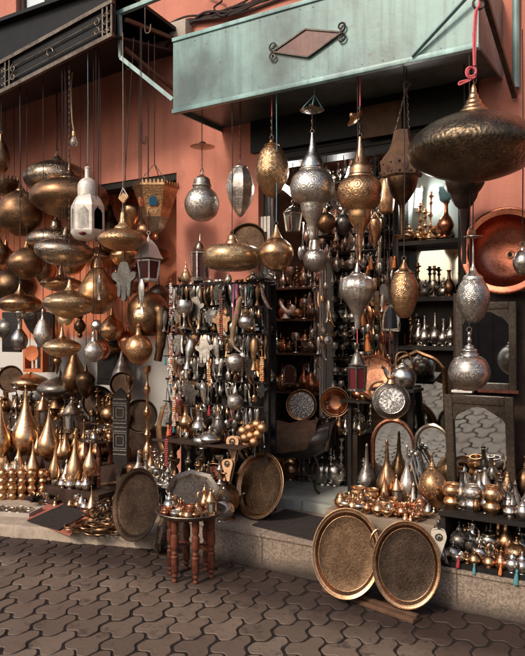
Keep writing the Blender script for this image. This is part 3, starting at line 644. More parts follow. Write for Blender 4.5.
lt = turned('hanging_lantern', 'huge dark flattened pierced lantern at upper right', 'lantern', 473.5, 3.62, [
    ('body', 'dark_pierced', [(180.5, 4), (180, 12), (177, 27), (171, 44), (163, 58), (154, 64.5), (145, 64), (136, 58), (127, 47), (119, 30), (115, 18), (113.6, 13)], dict(seg=56)),
    ('neck', 'brass', [(114, 14.6), (111.5, 14.4), (109, 11), (107, 10.6), (104, 8), (101.5, 7.6), (99, 5.4), (95.5, 4.8), (93, 3.2), (89, 2.8), (85, 1.4)])], None, LH)
o = Vector(lt.location); s = SC(473.5, 3.62); p0 = W(475, 84, 3.62) - o; p1 = W(478.5, 6, 3.72) - o; bm = BM()
chain(bm, p0, W(475, 66, 3.62) - o, .012, .003); part('chain', bm, 'dull_iron', lt); bm = BM()
torus(bm, .022, .005, W(472, 72, 3.61) - o, None, 12, 5); torus(bm, .03, .006, W(471, 73, 3.6) - o, Matrix.Rotation(.8, 3, 'Z'), 12, 5)
tube(bm, curve([W(475, 66, 3.62) - o, W(475.5, 40, 3.63) - o, W(477, 12, 3.68) - o, p1, W(480, 1, 3.72) - o], 4), .006, 6); tube(bm, curve([W(474, 66, 3.61) - o, W(473.5, 40, 3.62) - o, W(475, 14, 3.66) - o, W(478, 7, 3.7) - o], 4), .006, 6)
tube(bm, curve([W(471, 80, 3.6) - o, W(464, 83, 3.59) - o, W(459, 85, 3.58) - o, W(460, 82, 3.58) - o, W(469, 80, 3.6) - o], 4), .005, 6)
part('cord', bm, 'pink_cord', lt); bm = BM(); torus(bm, .03, .006, W(478.5, 4, 3.72) - o, Matrix.Rotation(.6, 3, 'Z'), 14, 6); tube(bm, [W(480, 2, 3.72) - o, W(484, -8, 3.78) - o], .006, 6); part('hook', bm, 'iron', lt)
# brown studded wooden lantern
lt = turned('wooden_lantern', 'brown studded six-sided lantern with dark funnel hung on two chains', 'lantern', 402, 4.08, [
    ('roof', 'rust_wood' if 'rust_wood' in MATS else 'brown_wood', [(160.5, 20.5), (158, 19), (150, 12.8), (141, 9.8), (134, 8.6), (131, 8)], dict(seg=6, sm=False)),
    ('band', 'brown_wood', [(178, 18), (176.5, 20), (162, 22), (160.7, 21.4)], dict(seg=6, sm=False)),
    ('funnel', 'dark_bronze', [(236, 1.6), (220, 1.8), (206, 3), (201, 6.4), (192, 12), (184, 15), (178.4, 16)]),
    ('drip_dish', 'brass', [(239.5, 1.5), (238.6, 6), (236.6, 9), (235.8, 8.6), (235.2, 2)])], None, LH)
o = Vector(lt.location); s = SC(402, 4.08); top = W(402, 131, 4.08) - o; hk = W(406.5, 88, 4.05) - o
for k in (-1, 1): part('chain', chain(BM(), top + Vector((k * 7 * s, 0, 0)), hk), 'dull_iron', lt)
bm = BM(); torus(bm, .022, .004, hk + Vector((0, 0, .02)), None, 14, 5); tube(bm, [hk + Vector((0, 0, .04)), (hk.x, hk.y, ZC - o.z)], .004, 5); part('ring', bm, 'dull_iron', lt)
bm = BM(); bmesh.ops.create_icosphere(bm, subdivisions=2, radius=.009); st = tomesh(bm, ['iron'], 'stud', 60)
for k in range(6):
    a0 = PI / 2 + k * PI / 3
    for f in (.22, .78):
        for zz, rr in ((165, 21.2), (174, 19.8)):
            q = Vector((math.cos(a0), math.sin(a0), 0)).lerp(Vector((math.cos(a0 + PI / 3), math.sin(a0 + PI / 3), 0)), f) * rr * s + Vector((0, 0, (239.5 - zz) * s))
            d = bpy.data.objects.new('stud', st); C.objects.link(d); d.parent = lt; d.location = q
for k in range(6):
    a0 = PI / 2 + (k + .5) * PI / 3; q = Vector((math.cos(a0), math.sin(a0), 0)) * 18.0 * s + Vector((0, 0, (239.5 - 169.5) * s))
    part('window', prism(BM(), [(.021, 0), (0, .027), (-.021, 0), (0, -.027)], .006, Matrix.Translation(q) @ Matrix.Rotation(a0 - PI / 2, 4, 'Z')), 'dark_glass', lt)
# dark capital shaped lantern
turned('wooden_lantern', 'dark flared wooden lantern with long stem under the huge pierced lantern', 'lantern', 464, 4.15, [
    ('shade', 'dark_wood', [(209, 5), (205, 9), (199, 12.6), (193, 14.6), (191, 17), (186, 20), (181, 20.6), (178, 14)], dict(seg=8, sm=False)),
    ('stem', 'dark_wood', [(264, 2.2), (250, 2.2), (232, 3), (220, 4), (209.3, 5)], dict(seg=8))], ('cord', 'dark_cord', ZC), LH)
turned('hanging_lantern', 'small plain silver egg lantern at the right edge by the copper basin', 'lantern', 522.5, 3.85, [
    ('body', 'silver', [(275, 2), (272, 6), (266, 9), (259, 9), (253, 6), (250.5, 3)]), ('cap', 'silver', [(250.8, 3), (248, 2), (246, .8)])], ('cord', 'dark_cord', ZC), LH)
turned('hanging_lantern', 'slim brass cup lantern behind the golden spired lantern', 'lantern', 375, 4.6, [
    ('body', 'brass', [(246, 2), (240, 3.4), (233, 5.6), (226, 6.8), (220, 6.4), (218, 4)]), ('cap', 'brass', [(218.2, 4), (215, 2), (212, .8)])], ('cord', 'dark_cord', 2.83), LH)
turned('hanging_lantern', 'long brass cylinder lantern beside the black shelf post', 'lantern', 386, 4.55, [
    ('body', 'brass_engraved', [(214, 4), (212, 7), (200, 8.4), (188, 8), (180, 6.4), (176, 3)]), ('cap', 'brass', [(176.2, 3), (173, 2), (170, .8)])], ('cord', 'dark_cord', 2.83), LH)
# small framed glass lanterns
def glass_lantern(name, label, cx, Y, rows, sides, metalk, glassk, hang=None, group=None, zbase=None, rot=.3):
    """rows: finial top, roof apex, roof eave, body top, body bottom, foot ; half widths for eave, body top, body bottom"""
    (f, ra, re, bt, bb, ft), (we, wt, wb) = rows
    loc = W(cx, ft, Y) if zbase is None else G(cx, ft, zbase); s = SC(cx, loc.y); t = thing(name, label, 'lantern', loc, rot, group)
    h = lambda y: (ft - y) * s
    part('roof', lathe(BM(), smooth([(0, h(re)), (we * s, h(re)), (we * s, h(re) + .002), (we * s * .8, h(re) + (h(ra) - h(re)) * .25), (we * s * .55, h(re) + (h(ra) - h(re)) * .7), (we * s * .2, h(ra)), (we * s * .12, h(ra) + .004), (0, h(f))], 2), sides * 2 if sides > 4 else 4), metalk, t, 30)
    bm = BM()
    for k in range(sides):
        a = PI / 2 + 2 * PI * k / sides; p = lambda w, y: (w * s * math.cos(a), w * s * math.sin(a), h(y)); bar(bm, p(wb, bb), p(wt, bt), max(.006, 1.5 * s))
    lathe(bm, [(wt * s * .98, h(bt) - .012), (wt * s * 1.04, h(bt) - .012), (wt * s * 1.04, h(bt)), (wt * s * .98, h(bt))], sides)
    part('frame', bm, metalk, t)
    part('base', lathe(BM(), [(0, 0), (wb * s * .7, 0), (wb * s * 1.08, h(bb) * .4), (wb * s * 1.08, h(bb) + .004), (0, h(bb) + .004)], sides), metalk, t)
    part('pane', lathe(BM(), [(wb * s * .92, h(bb) + .005), (wt * s * .92, h(bt) - .004)], sides), glassk, t)
    if hang:
        part('ring', torus(BM(), .012, .003, (0, 0, h(f) + .01)), metalk, t)
        part('cord', tube(BM(), [(0, 0, h(f) + .02), (0, 0, hang[1] - loc.z)], .003, 5), hang[0], t)
    return t
glass_lantern('glass_lantern', 'square lantern with clear and red panes behind the big silver lantern', 293, 4.5, ((203, 206, 212.5, 213, 231, 233), (10.5, 9, 6.4)), 4, 'pewter_gold', 'pale_glass', ('dark_cord', 2.83), LH)
gl = [o for o in C.objects if o.name == 'glass_lantern'][0]; s = SC(293, 4.5)
bm = BM(); bx(bm, .01, 3.4 * s * 1.3, -.003, .003, .02, .118); q = part('red_pane', bm, 'red_glass', gl); q.location = Vector((math.cos(-2.2), math.sin(-2.2), 0)) * 6.0 * s; q.rotation_euler = (0, 0, -.75)
lt = glass_lantern('glass_lantern', 'small brass lantern with red glass hung over the decorated canteen', 357.3, 3.95, ((347, 352, 365, 366, 389, 391.5), (8.5, 9.6, 8.8)), 6, 'dark_silver', 'red_glass', ('pink_cord', 2.55), LH)
# copper basin on the right wall
cc = W(505, 251, 4.27); s = SC(505, 4.27); t = thing('copper_basin', 'large hammered copper basin with drain hole hung on the pink wall', 'basin', cc, 0, None, PI / 2 - .06, 0)
r = 44 * s; part('bowl', lathe(BM(), smooth([(.014, -.148), (r * .30, -.142), (r * .56, -.115), (r * .74, -.06), (r * .81, -.005), (r * .83, .018), (r * .83, .018), (r * .97, .022), (r, .012), (r * .97, .006), (r * .85, .004), (r * .77, -.06), (r * .58, -.125), (r * .3, -.154), (.016, -.16)], 4), 48), 'copper_hammered', t)
part('drain', lathe(BM(), [(.013, -.146), (.026, -.144), (.027, -.138), (.016, -.136), (.013, -.158)], 18), 'copper', t); part('drain_hole', lathe(BM(), [(0, -.150), (.0135, -.150), (.0135, -.156)], 14), 'black_paint', t)
# ================================================================== LANTERNS UNDER THE AWNING
LA = 'lanterns hanging under the awning'; ZA_ = 3.74
def L(label, cx, Y, spec, hang='cord', hm='dark_cord', zt=ZA_, name='hanging_lantern', cat='lantern', seg=32, ry=0):
    Y = max(Y, 3.70)
    return turned(name, label, cat, cx, Y, spec, (hang, hm, zt) if hang else None, LA, seg, None, ry)
L('dark brass onion lantern cut by the left edge, highest of the left group', 1, 3.7, [('body', 'bronze', [(173, 3), (170, 6), (162, 8.6), (154, 8.4), (146, 5.6), (142, 3)]), ('neck', 'bronze', [(142.3, 3), (138, 1.6), (134, .8)])])
lt = L('dark bronze serrated crown lantern at the left edge', 5, 4.0, [('body', 'dark_bronze', [(196, 4), (194, 9), (188, 13), (182, 14), (181, 13)], dict(seg=12))], 'cord')
def crown(t, cx, Y, ytop, yb, hw, n, mat, teeth=.62, sides=None):
    s = SC(cx, Y); bm = BM(); r = hw * s; h = (yb - ytop) * s; sides = sides or n
    for k in range(n):
        a0 = PI / 2 + 2 * PI * (k) / n; w = PI * r / n * teeth * 1.6
        if sides != n:
            f = (k + .5) / n * sides; i = int(f); f -= i; va = PI / 2 + 2 * PI * i / sides; vb = PI / 2 + 2 * PI * (i + 1) / sides
            p = Vector((math.cos(va), math.sin(va), 0)).lerp(Vector((math.cos(vb), math.sin(vb), 0)), f) * r; ang = (va + vb) / 2
        else: p = Vector((math.cos(a0), math.sin(a0), 0)) * r; ang = a0
        prism(bm, [(-w / 2, 0), (w / 2, 0), (w / 2, h * .5), (w * .3, h * .85), (0, h), (-w * .3, h * .85), (-w / 2, h * .5)], .004, Matrix.Translation(p) @ Matrix.Rotation(ang - PI / 2, 4, 'Z'))
    o = part('crown', bm, mat, t); return o
cr = crown(lt, 5, 4.0, 177, 182, 13.6, 22, 'dark_bronze'); cr.location = (0, 0, (196 - 182.4) * SC(5, 4.0))
L('round dark bronze ball lantern, largest ball at the left', 20.5, 3.85, [('body', 'bronze_engraved', [(236, 5), (234, 8.5), (227, 17.6), (217, 22.4), (207, 21.8), (199, 17), (194, 10.5), (191.4, 5.6)]), ('neck', 'bronze', [(191.8, 5), (189.6, 4.2), (187, 2.2), (184.4, 1)])])
L('pale grey flattened lantern behind the large bronze one', 57, 4.15, [('body', 'pewter_gold', [(197, 8), (194, 18), (188, 28), (179, 32.6), (171, 28.6), (165, 18), (161.5, 8)]), ('neck', 'pewter_gold', [(161.8, 8), (160, 6.6), (157, 3), (154, 1.6), (151, .8)])])
L('large flattened bronze lantern in the middle of the upper left group', 69.5, 3.9, [('body', 'bronze_engraved', [(217.5, 6), (216.5, 14), (211, 28), (203, 37.4), (195, 38.4), (188, 34), (182.6, 24), (179.6, 12)]), ('neck', 'bronze', [(180, 12.5), (178, 11.6), (175, 6), (172.5, 4.4), (170.5, 2.2), (164, 1.2), (161, .8)])], 'chain', 'dull_iron')
# white arched lantern
cx, Y = 87.6, 3.70; s = SC(cx, Y)
lt = L('white metal lantern with arched dark red windows and domed top', cx, Y, [
    ('base', 'white_metal', [(240.5, 8), (239, 12.5), (234, 16.6), (232, 17.4), (231.4, 17.4)], dict(seg=6, sm=False)),
    ('pane', 'dark_glass', [(231.3, 15), (206.6, 14.4)], dict(seg=6, sm=False)),
    ('shoulder', 'white_metal', [(207.5, 16.8), (206.4, 16.8), (201, 14), (197, 11.4), (195.6, 10)], dict(seg=6, sm=False)),
    ('dome', 'white_metal', [(195.8, 9.6), (190, 9.8), (184.5, 9.4), (180.6, 7), (178.4, 4)], dict(seg=24)), ('chimney', 'white_metal', [(178.7, 3), (177, 2.8), (169.6, 2.8), (168, 3.2), (167, 2), (166.4, 1)], dict(seg=14))], 'cord', 'blue_cord')
bm = BM(); hh = (231.4 - 207) * s; rr = 16.6 * s
for k in range(6):
    va, vb = PI / 2 + k * PI / 3, PI / 2 + (k + 1) * PI / 3; A = Vector((math.cos(va), math.sin(va), 0)) * rr; B_ = Vector((math.cos(vb), math.sin(vb), 0)) * rr; w = (B_ - A).length; ang = (va + vb) / 2
    M = Matrix.Translation((A + B_) / 2 + Vector((0, 0, (240.5 - 231.4) * s))) @ Matrix.Rotation(ang - PI / 2, 4, 'Z')
    hw = w / 2; iw = hw * .66; sp = hh * .66
    arch = [(iw * math.cos(a), sp + iw * math.sin(a)) for a in [PI * j / 10 for j in range(11)]]
    outer = [(hw, 0), (hw, hh)] ; n = 11
    # two halves of a panel with an arched opening
    for sg in (1, -1):
        pts = [(sg * hw, 0), (sg * hw, hh), (0, hh)] + [(sg * iw * math.sin(a), sp + iw * math.cos(a)) for a in [PI / 2 * j / 6 for j in range(7)]] + [(sg * iw, hh * .05), (0, hh * .05), (0, 0)]
        if sg > 0: pts = pts[::-1]
        prism(bm, pts, .006, M)
bmesh.ops.triangulate(bm, faces=[f for f in bm.faces if len(f.verts) > 4]); part('arched_frame', bm, 'white_metal', lt)
bm = BM(); bmesh.ops.create_uvsphere(bm, u_segments=14, v_segments=8, radius=.028, matrix=Matrix.Translation((math.cos(-1.1) * 15 * s, math.sin(-1.1) * 15 * s, (240.5 - 235.5) * s)) @ Matrix.Diagonal((1, 1, .5, 1))); part('red_jewel', bm, 'red_glass', lt)
L('flattened silver gilt lantern, the one tucked behind its twin', 56, 4.0, [('body', 'pewter_gold', [(257, 8), (253, 18), (247, 26), (241, 29), (235, 26), (230.6, 17), (228, 8)]), ('neck', 'pewter_gold', [(228.3, 7), (226, 5.6), (222, 4.8), (220, 2), (217, .8)])])
L('flattened silver gilt lantern in front of its twin, slightly tilted', 63, 3.8, [('body', 'pewter_gold', [(266, 8), (263.6, 17), (258, 25.4), (251.5, 29), (246, 27), (241.6, 19), (239.4, 10)]), ('neck', 'pewter_gold', [(239.8, 8), (238, 6.6), (235, 3), (231, 2), (227, .8)])], ry=.10)
L('small bronze ball lantern below the largest dark ball', 26.7, 3.8, [('body', 'bronze_engraved', [(279, 5), (277, 8), (271, 14.8), (263, 17.8), (256, 15.4), (251, 10), (248, 4.6)]), ('neck', 'bronze', [(248.3, 4.4), (246, 3), (243, 1.6), (240, .8)])])
L('bronze ball lantern half outside the left edge', 0, 3.8, [('body', 'bronze', [(265, 3), (262, 6.4), (254, 9.8), (247, 7.6), (243, 3)]), ('neck', 'bronze', [(243.3, 3), (240, 1.5), (237, .8)])])
L('dark bowl shaped lantern in shadow behind the lower left balls', 14, 4.2, [('body', 'dark_bronze', [(304, 5), (301, 13), (294, 20), (286, 22.4), (277, 19), (271, 12), (268.6, 5)]), ('neck', 'dark_bronze', [(268.9, 4), (266, 2), (263, .8)])])
lt = L('flattened pierced lantern glowing pale gold on a red and white cord', 122.7, 3.62, [('body', 'brass_rows', [(251, 6), (249.4, 12), (245, 20.6), (240, 24.2), (235.6, 22), (231.4, 15.4), (229.2, 9)]), ('neck', 'bright_brass', [(229.6, 9), (227, 7.6), (223.6, 4), (220, 2.8), (214, 2.2), (211, .8)])], 'cord', 'rope')
o = Vector(lt.location); s = SC(122.7, 3.70); bm = BM(); p = W(123.5, 204, 3.68) - o
prism(bm, [(-7 * s, 6 * s), (0, 0), (7 * s, 6 * s), (0, 12 * s)], .012, Matrix.Translation(p)); bmesh.ops.bevel(bm, geom=list(bm.edges), offset=.004, segments=1, affect='EDGES'); part('pendant', bm, 'brass', lt)
bm = BM(); q = W(122.9, 188, 3.68) - o
for sx in (-1, 1): tube(bm, [q, p + Vector((sx * 6 * s, 0, 7 * s))], .003, 5)
part('sling', bm, 'white_paint', lt)
L('round brass lantern half hidden below the pale gold pierced one', 125, 3.95, [('body', 'brass', [(268, 4), (265, 9), (259, 14), (254, 14.6), (250, 11), (247, 5)])])
# copper crown lantern
lt = L('six-sided copper lantern with serrated crown and blue window', 156, 4.0, [
    ('finial', 'brass', [(240, .6), (237, 2), (234.6, 1.4), (232.6, 3)], dict(seg=10)),
    ('bowl', 'pewter_gold', [(232.8, 4), (227.5, 8.4), (219.5, 12.2), (218, 13.4)], dict(seg=6, sm=False)),
    ('body', 'brass_engraved', [(218.4, 13.2), (215, 13.8), (191, 22), (189.2, 23.2)], dict(seg=6, sm=False)),
    ('rim', 'brass', [(189.6, 22.6), (189, 23.8), (187, 23.8), (186.6, 22)], dict(seg=6, sm=False))], None)
s = SC(156, 4.0); cr = crown(lt, 156, 4.0, 183, 187, 23.2, 36, 'brass', .7, 6); cr.location = (0, 0, (240 - 187.2) * s)
hk = W(154.5, 164, 4.0) - Vector(lt.location)
for k in (0, 2, 4): a = PI / 2 + k * PI / 3 + .3; part('chain', chain(BM(), Vector((20 * s * math.cos(a), 20 * s * math.sin(a), (240 - 187) * s)), hk, .008, .002), 'dull_iron', lt)
bm = BM(); tube(bm, [hk, (hk.x, hk.y, ZA_ + .08 - lt.location.z)], .004, 5); part('cord', bm, 'dark_cord', lt)
for k in range(6):
    a = PI / 2 + (k + .5) * PI / 3; M = Matrix.Translation((Vector((math.cos(a), math.sin(a), 0)) * 15.7 * s) + Vector((0, 0, (240 - 204) * s))) @ Matrix.Rotation(a - PI / 2, 4, 'Z') @ Matrix.Rotation(-.30, 4, 'X')
    bm = prism(BM(), [(-3.4 * s, -4 * s), (3.4 * s, -4 * s), (4 * s, 1 * s), (2 * s, 4 * s), (0, 5.4 * s), (-2 * s, 4 * s), (-4 * s, 1 * s)], .012, M); part('window', bm, 'blue_glass' if k % 2 else 'orange_paint', lt)
lt = glass_lantern('glass_lantern', 'white painted lantern with bell roof and red panes beside the alcove edge', 148.6, 3.9, ((234, 240, 258.6, 260, 279, 282), (14.6, 11, 8.4)), 4, 'white_metal', 'red_glass', ('dark_cord', ZA_), LA, None, .75)
L('small flat brass lantern between the gilt twins and the bright gold one', 61, 4.15, [('body', 'brass', [(291, 7), (289, 14), (285, 19.6), (281, 19), (278, 12), (277, 6)]), ('neck', 'brass', [(277.3, 6), (275, 3), (270, 2), (265, .8)])])
L('upright brass lantern with bell cap behind the silver hand', 97.7, 3.95, [('body', 'brass_engraved', [(314, 5), (311, 9), (305, 15.6), (296, 19.2), (287, 17.8), (278, 13), (271, 8), (268, 6)]), ('cap', 'brass', [(268.3, 7.6), (266, 7), (261, 5.6), (258, 4), (256, 1.4), (254, .8)])])
L('flat bronze lantern at the left below the bowl shaped ones', 20, 3.75, [('body', 'brass', [(313, 7), (311.4, 15), (307, 20), (302, 21), (298, 17), (295.4, 11), (294, 6)]), ('neck', 'brass', [(294.3, 6), (291, 3.4), (287, 1.6), (284, .8)])])
L('brightest flat gold lantern low in the left group', 69.5, 3.65, [('body', 'bright_brass', [(318, 6), (316.4, 11), (312, 20), (305.6, 25.4), (300.4, 25.6), (295.6, 20), (292.4, 11), (290.8, 7)]), ('neck', 'bright_brass', [(291.2, 6), (288, 3.4), (284, 2), (279.6, .8)])], 'chain', 'dull_iron')
L('small flat brass lantern just below the brightest gold one', 62, 3.6, [('body', 'bright_brass', [(357, 5), (355.4, 10), (351.4, 16.4), (347, 18.8), (343, 16.4), (340, 10), (338.6, 6)]), ('neck', 'brass', [(338.9, 5), (336, 2.8), (332, 1.8), (327, .8)])], 'cord', 'dark_cord', ZA_)
L('round brass pot lantern with narrow neck against the white wall', 138.6, 4.0, [('body', 'brass_engraved', [(364.4, 4), (362, 7.6), (356, 12), (349, 14), (342.6, 12.4), (338, 9.4), (335.4, 5.4)]), ('neck', 'brass', [(335.7, 4.6), (333, 3), (327, 2.6), (325.6, 3.2), (324, 1)])], 'cord', 'dark_cord', ZA_)
L('silver drop lantern with embossed pattern in the lower left group', 43, 3.75, [('body', 'silver_engraved', [(347.6, 2), (345, 5.4), (338, 8.8), (331, 8.8), (324, 6), (319.6, 3.4)]), ('neck', 'silver', [(319.9, 3), (316, 1.8), (311, 1.6), (309, .8)])], 'cord', 'dark_cord', ZA_)
L('silver rosewater sprinkler bottle hanging at the left', 19.5, 3.75, [('body', 'silver', [(350, 3), (348, 5.6), (343, 8), (337, 7.8), (332, 4.8), (329, 2.6)]), ('neck', 'silver', [(329.3, 2.2), (324, 1.7), (319.6, 1.9), (318, .8)])], 'cord', 'dark_cord', ZA_, 'rosewater_sprinkler', 'bottle')
L('little silver saucer hung over the rosewater bottle', 20, 3.7, [('bowl', 'silver', [(319.5, 1.5), (318, 4), (313, 5.6), (310, 4.6), (309, 2)])], 'cord', 'dark_cord', ZA_, 'saucer', 'saucer')
L('silver teapot shaped lantern right of the small flat brass one', 93.5, 3.75, [('body', 'silver_engraved', [(362, 3), (360, 6.4), (355, 9.2), (349, 9), (344, 6), (341, 3.4)]), ('neck', 'silver', [(341.3, 3), (338, 2), (333, 1.8), (331, .8)])], 'cord', 'dark_cord', ZA_)
L('copper ball lantern beside the silver teapot shaped one', 100.5, 3.9, [('body', 'copper', [(360, 3), (357, 7), (350, 9.6), (344, 7.4), (340, 3)])], 'cord', 'dark_cord', ZA_)
L('dark turned finial pendant hanging below the brightest gold lantern', 80, 4.0, [('body', 'dark_bronze', [(338, 1), (335.6, 2.6), (333, 2), (330, 4.8), (325, 5.6), (321, 3.4), (319, 2.2), (316.6, 3.2), (314, 1)])], 'cord', 'dark_cord', ZA_, 'pendant', 'pendant')
L('thin bronze plumb shaped pendant in front of the white wall', 57, 4.2, [('body', 'bronze', [(374, .6), (370, 1.6), (366, 2.4), (362, 4.4), (358.6, 3.6), (357, 1)])], 'cord', 'dark_cord', ZA_, 'pendant', 'pendant')
# flat charms: hand, fish
def handbm(s=1.0, th=.012):
    bm = BM(); P_ = []
    pts = smooth([(0, 0), (.014, .002), (.022, .018), (.030, .034), (.040, .030), (.049, .036), (.046, .050), (.033, .058), (.0275, .066), (.0265, .098), (.020, .107), (.0125, .098), (.0115, .072), (.0095, .072), (.0085, .112), (0, .121)], 2)
    out = [(x, -z) for x, z in pts] + [(-x, -z) for x, z in pts[-2:0:-1]]
    prism(bm, [(x * s, z * s) for x, z in out], th); bmesh.ops.triangulate(bm, faces=[f for f in bm.faces if len(f.verts) > 4]); return bm
def fishbm(s=1.0, up=False):
    pr = [(0, 0), (.006, -.004), (.011, -.02), (.0125, -.035), (.010, -.055), (.006, -.072), (.004, -.082), (.006, -.09), (.012, -.105), (.0, -.1)]
    bm = lathe(BM(), [(r * s, z * s) for r, z in pr], 10); bmesh.ops.scale(bm, vec=(1, .5, 1), verts=bm.verts); return bm
s = SC(124, 3.70); t = thing('hand_pendant', 'large silver open hand pendant in the left group', 'pendant', W(124.5, 262, 3.70))
part('plate', handbm(37 * s / .113, .022), 'dark_silver', t); part('ring', torus(BM(), .012, .003, (0, 0, .012)), 'dull_iron', t); part('cord', tube(BM(), [(0, 0, .02), (.002, 0, .6), (0, .1, ZA_ - t.location.z)], .003, 5), 'dark_cord', t)
for px, py, hh, Y, lab, mt in ((141.5, 278, 36, 3.70, 'silver fish pendant right of the large silver hand', 'silver_engraved'), (99, 274, 26, 3.75, 'dark bronze fish pendant in front of the upright brass lantern', 'dark_silver')):
    s = SC(px, Y); t = thing('fish_pendant', lab, 'pendant', W(px, py, Y)); part('body', fishbm(hh * s / .105), mt, t); part('cord', tube(BM(), [(0, 0, 0), (0, .0, ZA_ - t.location.z)], .003, 5), 'dark_cord', t)
# round mirrors / discs hung
for px, py, r, Y, lab in ((65, 317.5, 8.4, 3.70, 'small round brass dish hung under the brightest gold lantern'), (140.3, 314.5, 8, 3.70, 'small round brass dish hung under the silver fish'), (96, 325, 5.6, 3.7, 'tiny round silver dish above the silver teapot lantern')):
    s = SC(px, Y); t = thing('brass_dish', lab, 'dish', W(px, py + r, Y), RT_ANG if 'RT_ANG' in globals() else .45); pr = smooth([(0, .012), (r * s * .6, .010), (r * s * .9, 0), (r * s, -.008), (r * s * .95, -.003), (r * s * .6, .017), (0, .02)], 3)
    d = part('bowl', lathe(BM(), pr, 22), 'bright_brass' if px != 96 else 'silver', t); d.rotation_euler = (PI / 2 - .2, 0, 0); d.location = (0, 0, r * s)
    part('cord', tube(BM(), [(0, 0, r * s * 2), (0, 0, ZA_ - t.location.z)], .0025, 5), 'dark_cord', t)
# big dark kettle hanging
s = SC(148, 4.15); t = thing('copper_kettle', 'big dark copper kettle with curved spout hanging at the alcove edge', 'kettle', W(148, 336, 4.15))
part('body', lathe(BM(), smooth([(0, 0), (10 * s, 0), (17 * s, 6 * s), (21 * s, 18 * s), (20 * s, 30 * s), (13 * s, 40 * s), (7 * s, 43 * s), (0, 45 * s)], 4), 28), 'bronze', t)
part('spout', tube(BM(), curve([(16 * s, -.02, 26 * s), (21 * s, -.04, 24 * s), (23 * s, -.05, 8 * s), (21 * s, -.05, -10 * s), (18 * s, -.05, -24 * s)], 5), [8 * s] + [7 * s] * 5 + [6 * s] * 5 + [5 * s] * 5 + [4 * s] * 5, 12), 'bronze', t)
part('cord', tube(BM(), [(0, 0, 44 * s), (0, 0, ZA_ - t.location.z)], .004, 5), 'dark_cord', t)
# orange box with round dish, dark frames behind
s = SC(36, 4.1); t = thing('orange_stand', 'orange square stand with a round orange disc in the left stall', 'stand', W(36, 372, 4.1), .3)
bm = BM(); w = 11 * s; bx(bm, -w, w, -.05, .05, 0, .03); bx(bm, -w, -w + .02, -.05, .05, .032, 25 * s); bx(bm, w - .02, w, -.05, .05, .032, 25 * s); part('frame', bm, 'orange_paint', t)
d = part('disc', lathe(BM(), smooth([(0, 0), (4 * s, .004), (7.4 * s, .012), (7.8 * s, .006), (7 * s, -.004), (0, -.008)], 3), 24), 'orange_paint', t); d.rotation_euler = (PI / 2, 0, 0); d.location = (0, -.06, 19 * s)
part('post', tube(BM(), [(0, -.03, .03), (0, -.03, 13 * s)], .01, 8), 'orange_paint', t)
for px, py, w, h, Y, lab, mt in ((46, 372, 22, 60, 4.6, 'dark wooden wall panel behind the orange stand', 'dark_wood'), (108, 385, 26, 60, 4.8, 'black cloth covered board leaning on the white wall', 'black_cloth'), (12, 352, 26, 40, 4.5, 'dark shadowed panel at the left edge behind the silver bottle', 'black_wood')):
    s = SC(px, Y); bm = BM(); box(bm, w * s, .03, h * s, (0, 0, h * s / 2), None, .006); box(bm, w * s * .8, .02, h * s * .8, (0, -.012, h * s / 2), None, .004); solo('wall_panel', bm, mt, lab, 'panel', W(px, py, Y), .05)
# bead strings at the right edge of the alcove
def beadmat(k, cols):
    m, nt, b = newmat(k); vo = N(nt, 'ShaderNodeTexVoronoi'); vo.inputs['Scale'].default_value = 48; nt.links.new(coord(nt), vo.inputs['Vector'])
    sp = N(nt, 'ShaderNodeSeparateXYZ'); nt.links.new(vo.outputs['Color'], sp.inputs[0]); r = ramp(nt, sp.outputs[0], [(q / len(cols), c) for q, c in enumerate(cols)])
    r.node.color_ramp.interpolation = 'CONSTANT'; nt.links.new(r, b.inputs['Base Color']); b.inputs['Roughness'].default_value = .35
BC = dict(red_bead=(.26, .045, .04), white_bead=(.6, .55, .48), orange_tassel=(.5, .16, .05), bone=(.55, .47, .37), dark_bronze=(.1, .06, .04), brass=(.5, .32, .15))
def beads(px, y0, y1, Y, label, mats, r=.009):
    s = SC(px, Y); n = int((y1 - y0) * s / (r * 1.7)); t = thing('bead_string', label, 'beads', W(px, y0, Y)); rnd = random.Random(px); bm = BM(); k_ = 'beads_%d_%d' % (px * 10, y0)
    beadmat(k_, [BC[q] for q in mats]); tube(bm, [(0, 0, .05), (0, 0, -n * r * 1.7)], .003, 5)
    for k in range(n):
        for dx in (-r * .8, r * .8): bmesh.ops.create_icosphere(bm, subdivisions=1, radius=r * rnd.uniform(.95, 1.2), matrix=Matrix.Translation((dx + rnd.uniform(-.002, .002), rnd.uniform(-.003, .003), -k * r * 1.7)))
    part('strand', bm, k_, t, 60); return t
beads(171, 284, 322, 3.95, 'red and white bead string hanging at the top left of the souvenir rack', ['red_bead', 'white_bead']); beads(171, 334, 386, 3.95, 'long amber bead string at the left side of the souvenir rack', ['orange_tassel', 'red_bead', 'white_bead'])
beads(174, 388, 428, 3.92, 'amber bead string at the lower left of the souvenir rack', ['orange_tassel', 'bone']); beads(166.5, 440, 468, 3.8, 'cluster of dark red beads by the silver candlesticks', ['red_bead']); beads(221, 300, 342, 3.9, 'dark red bead string in the middle of the souvenir rack', ['red_bead', 'dark_bronze'])
beads(209, 365, 383, 3.9, 'short amber bead string on the middle of the souvenir rack', ['orange_tassel', 'brass']); beads(262, 358, 384, 3.95, 'short amber bead string at the right of the souvenir rack', ['orange_tassel', 'brass'])

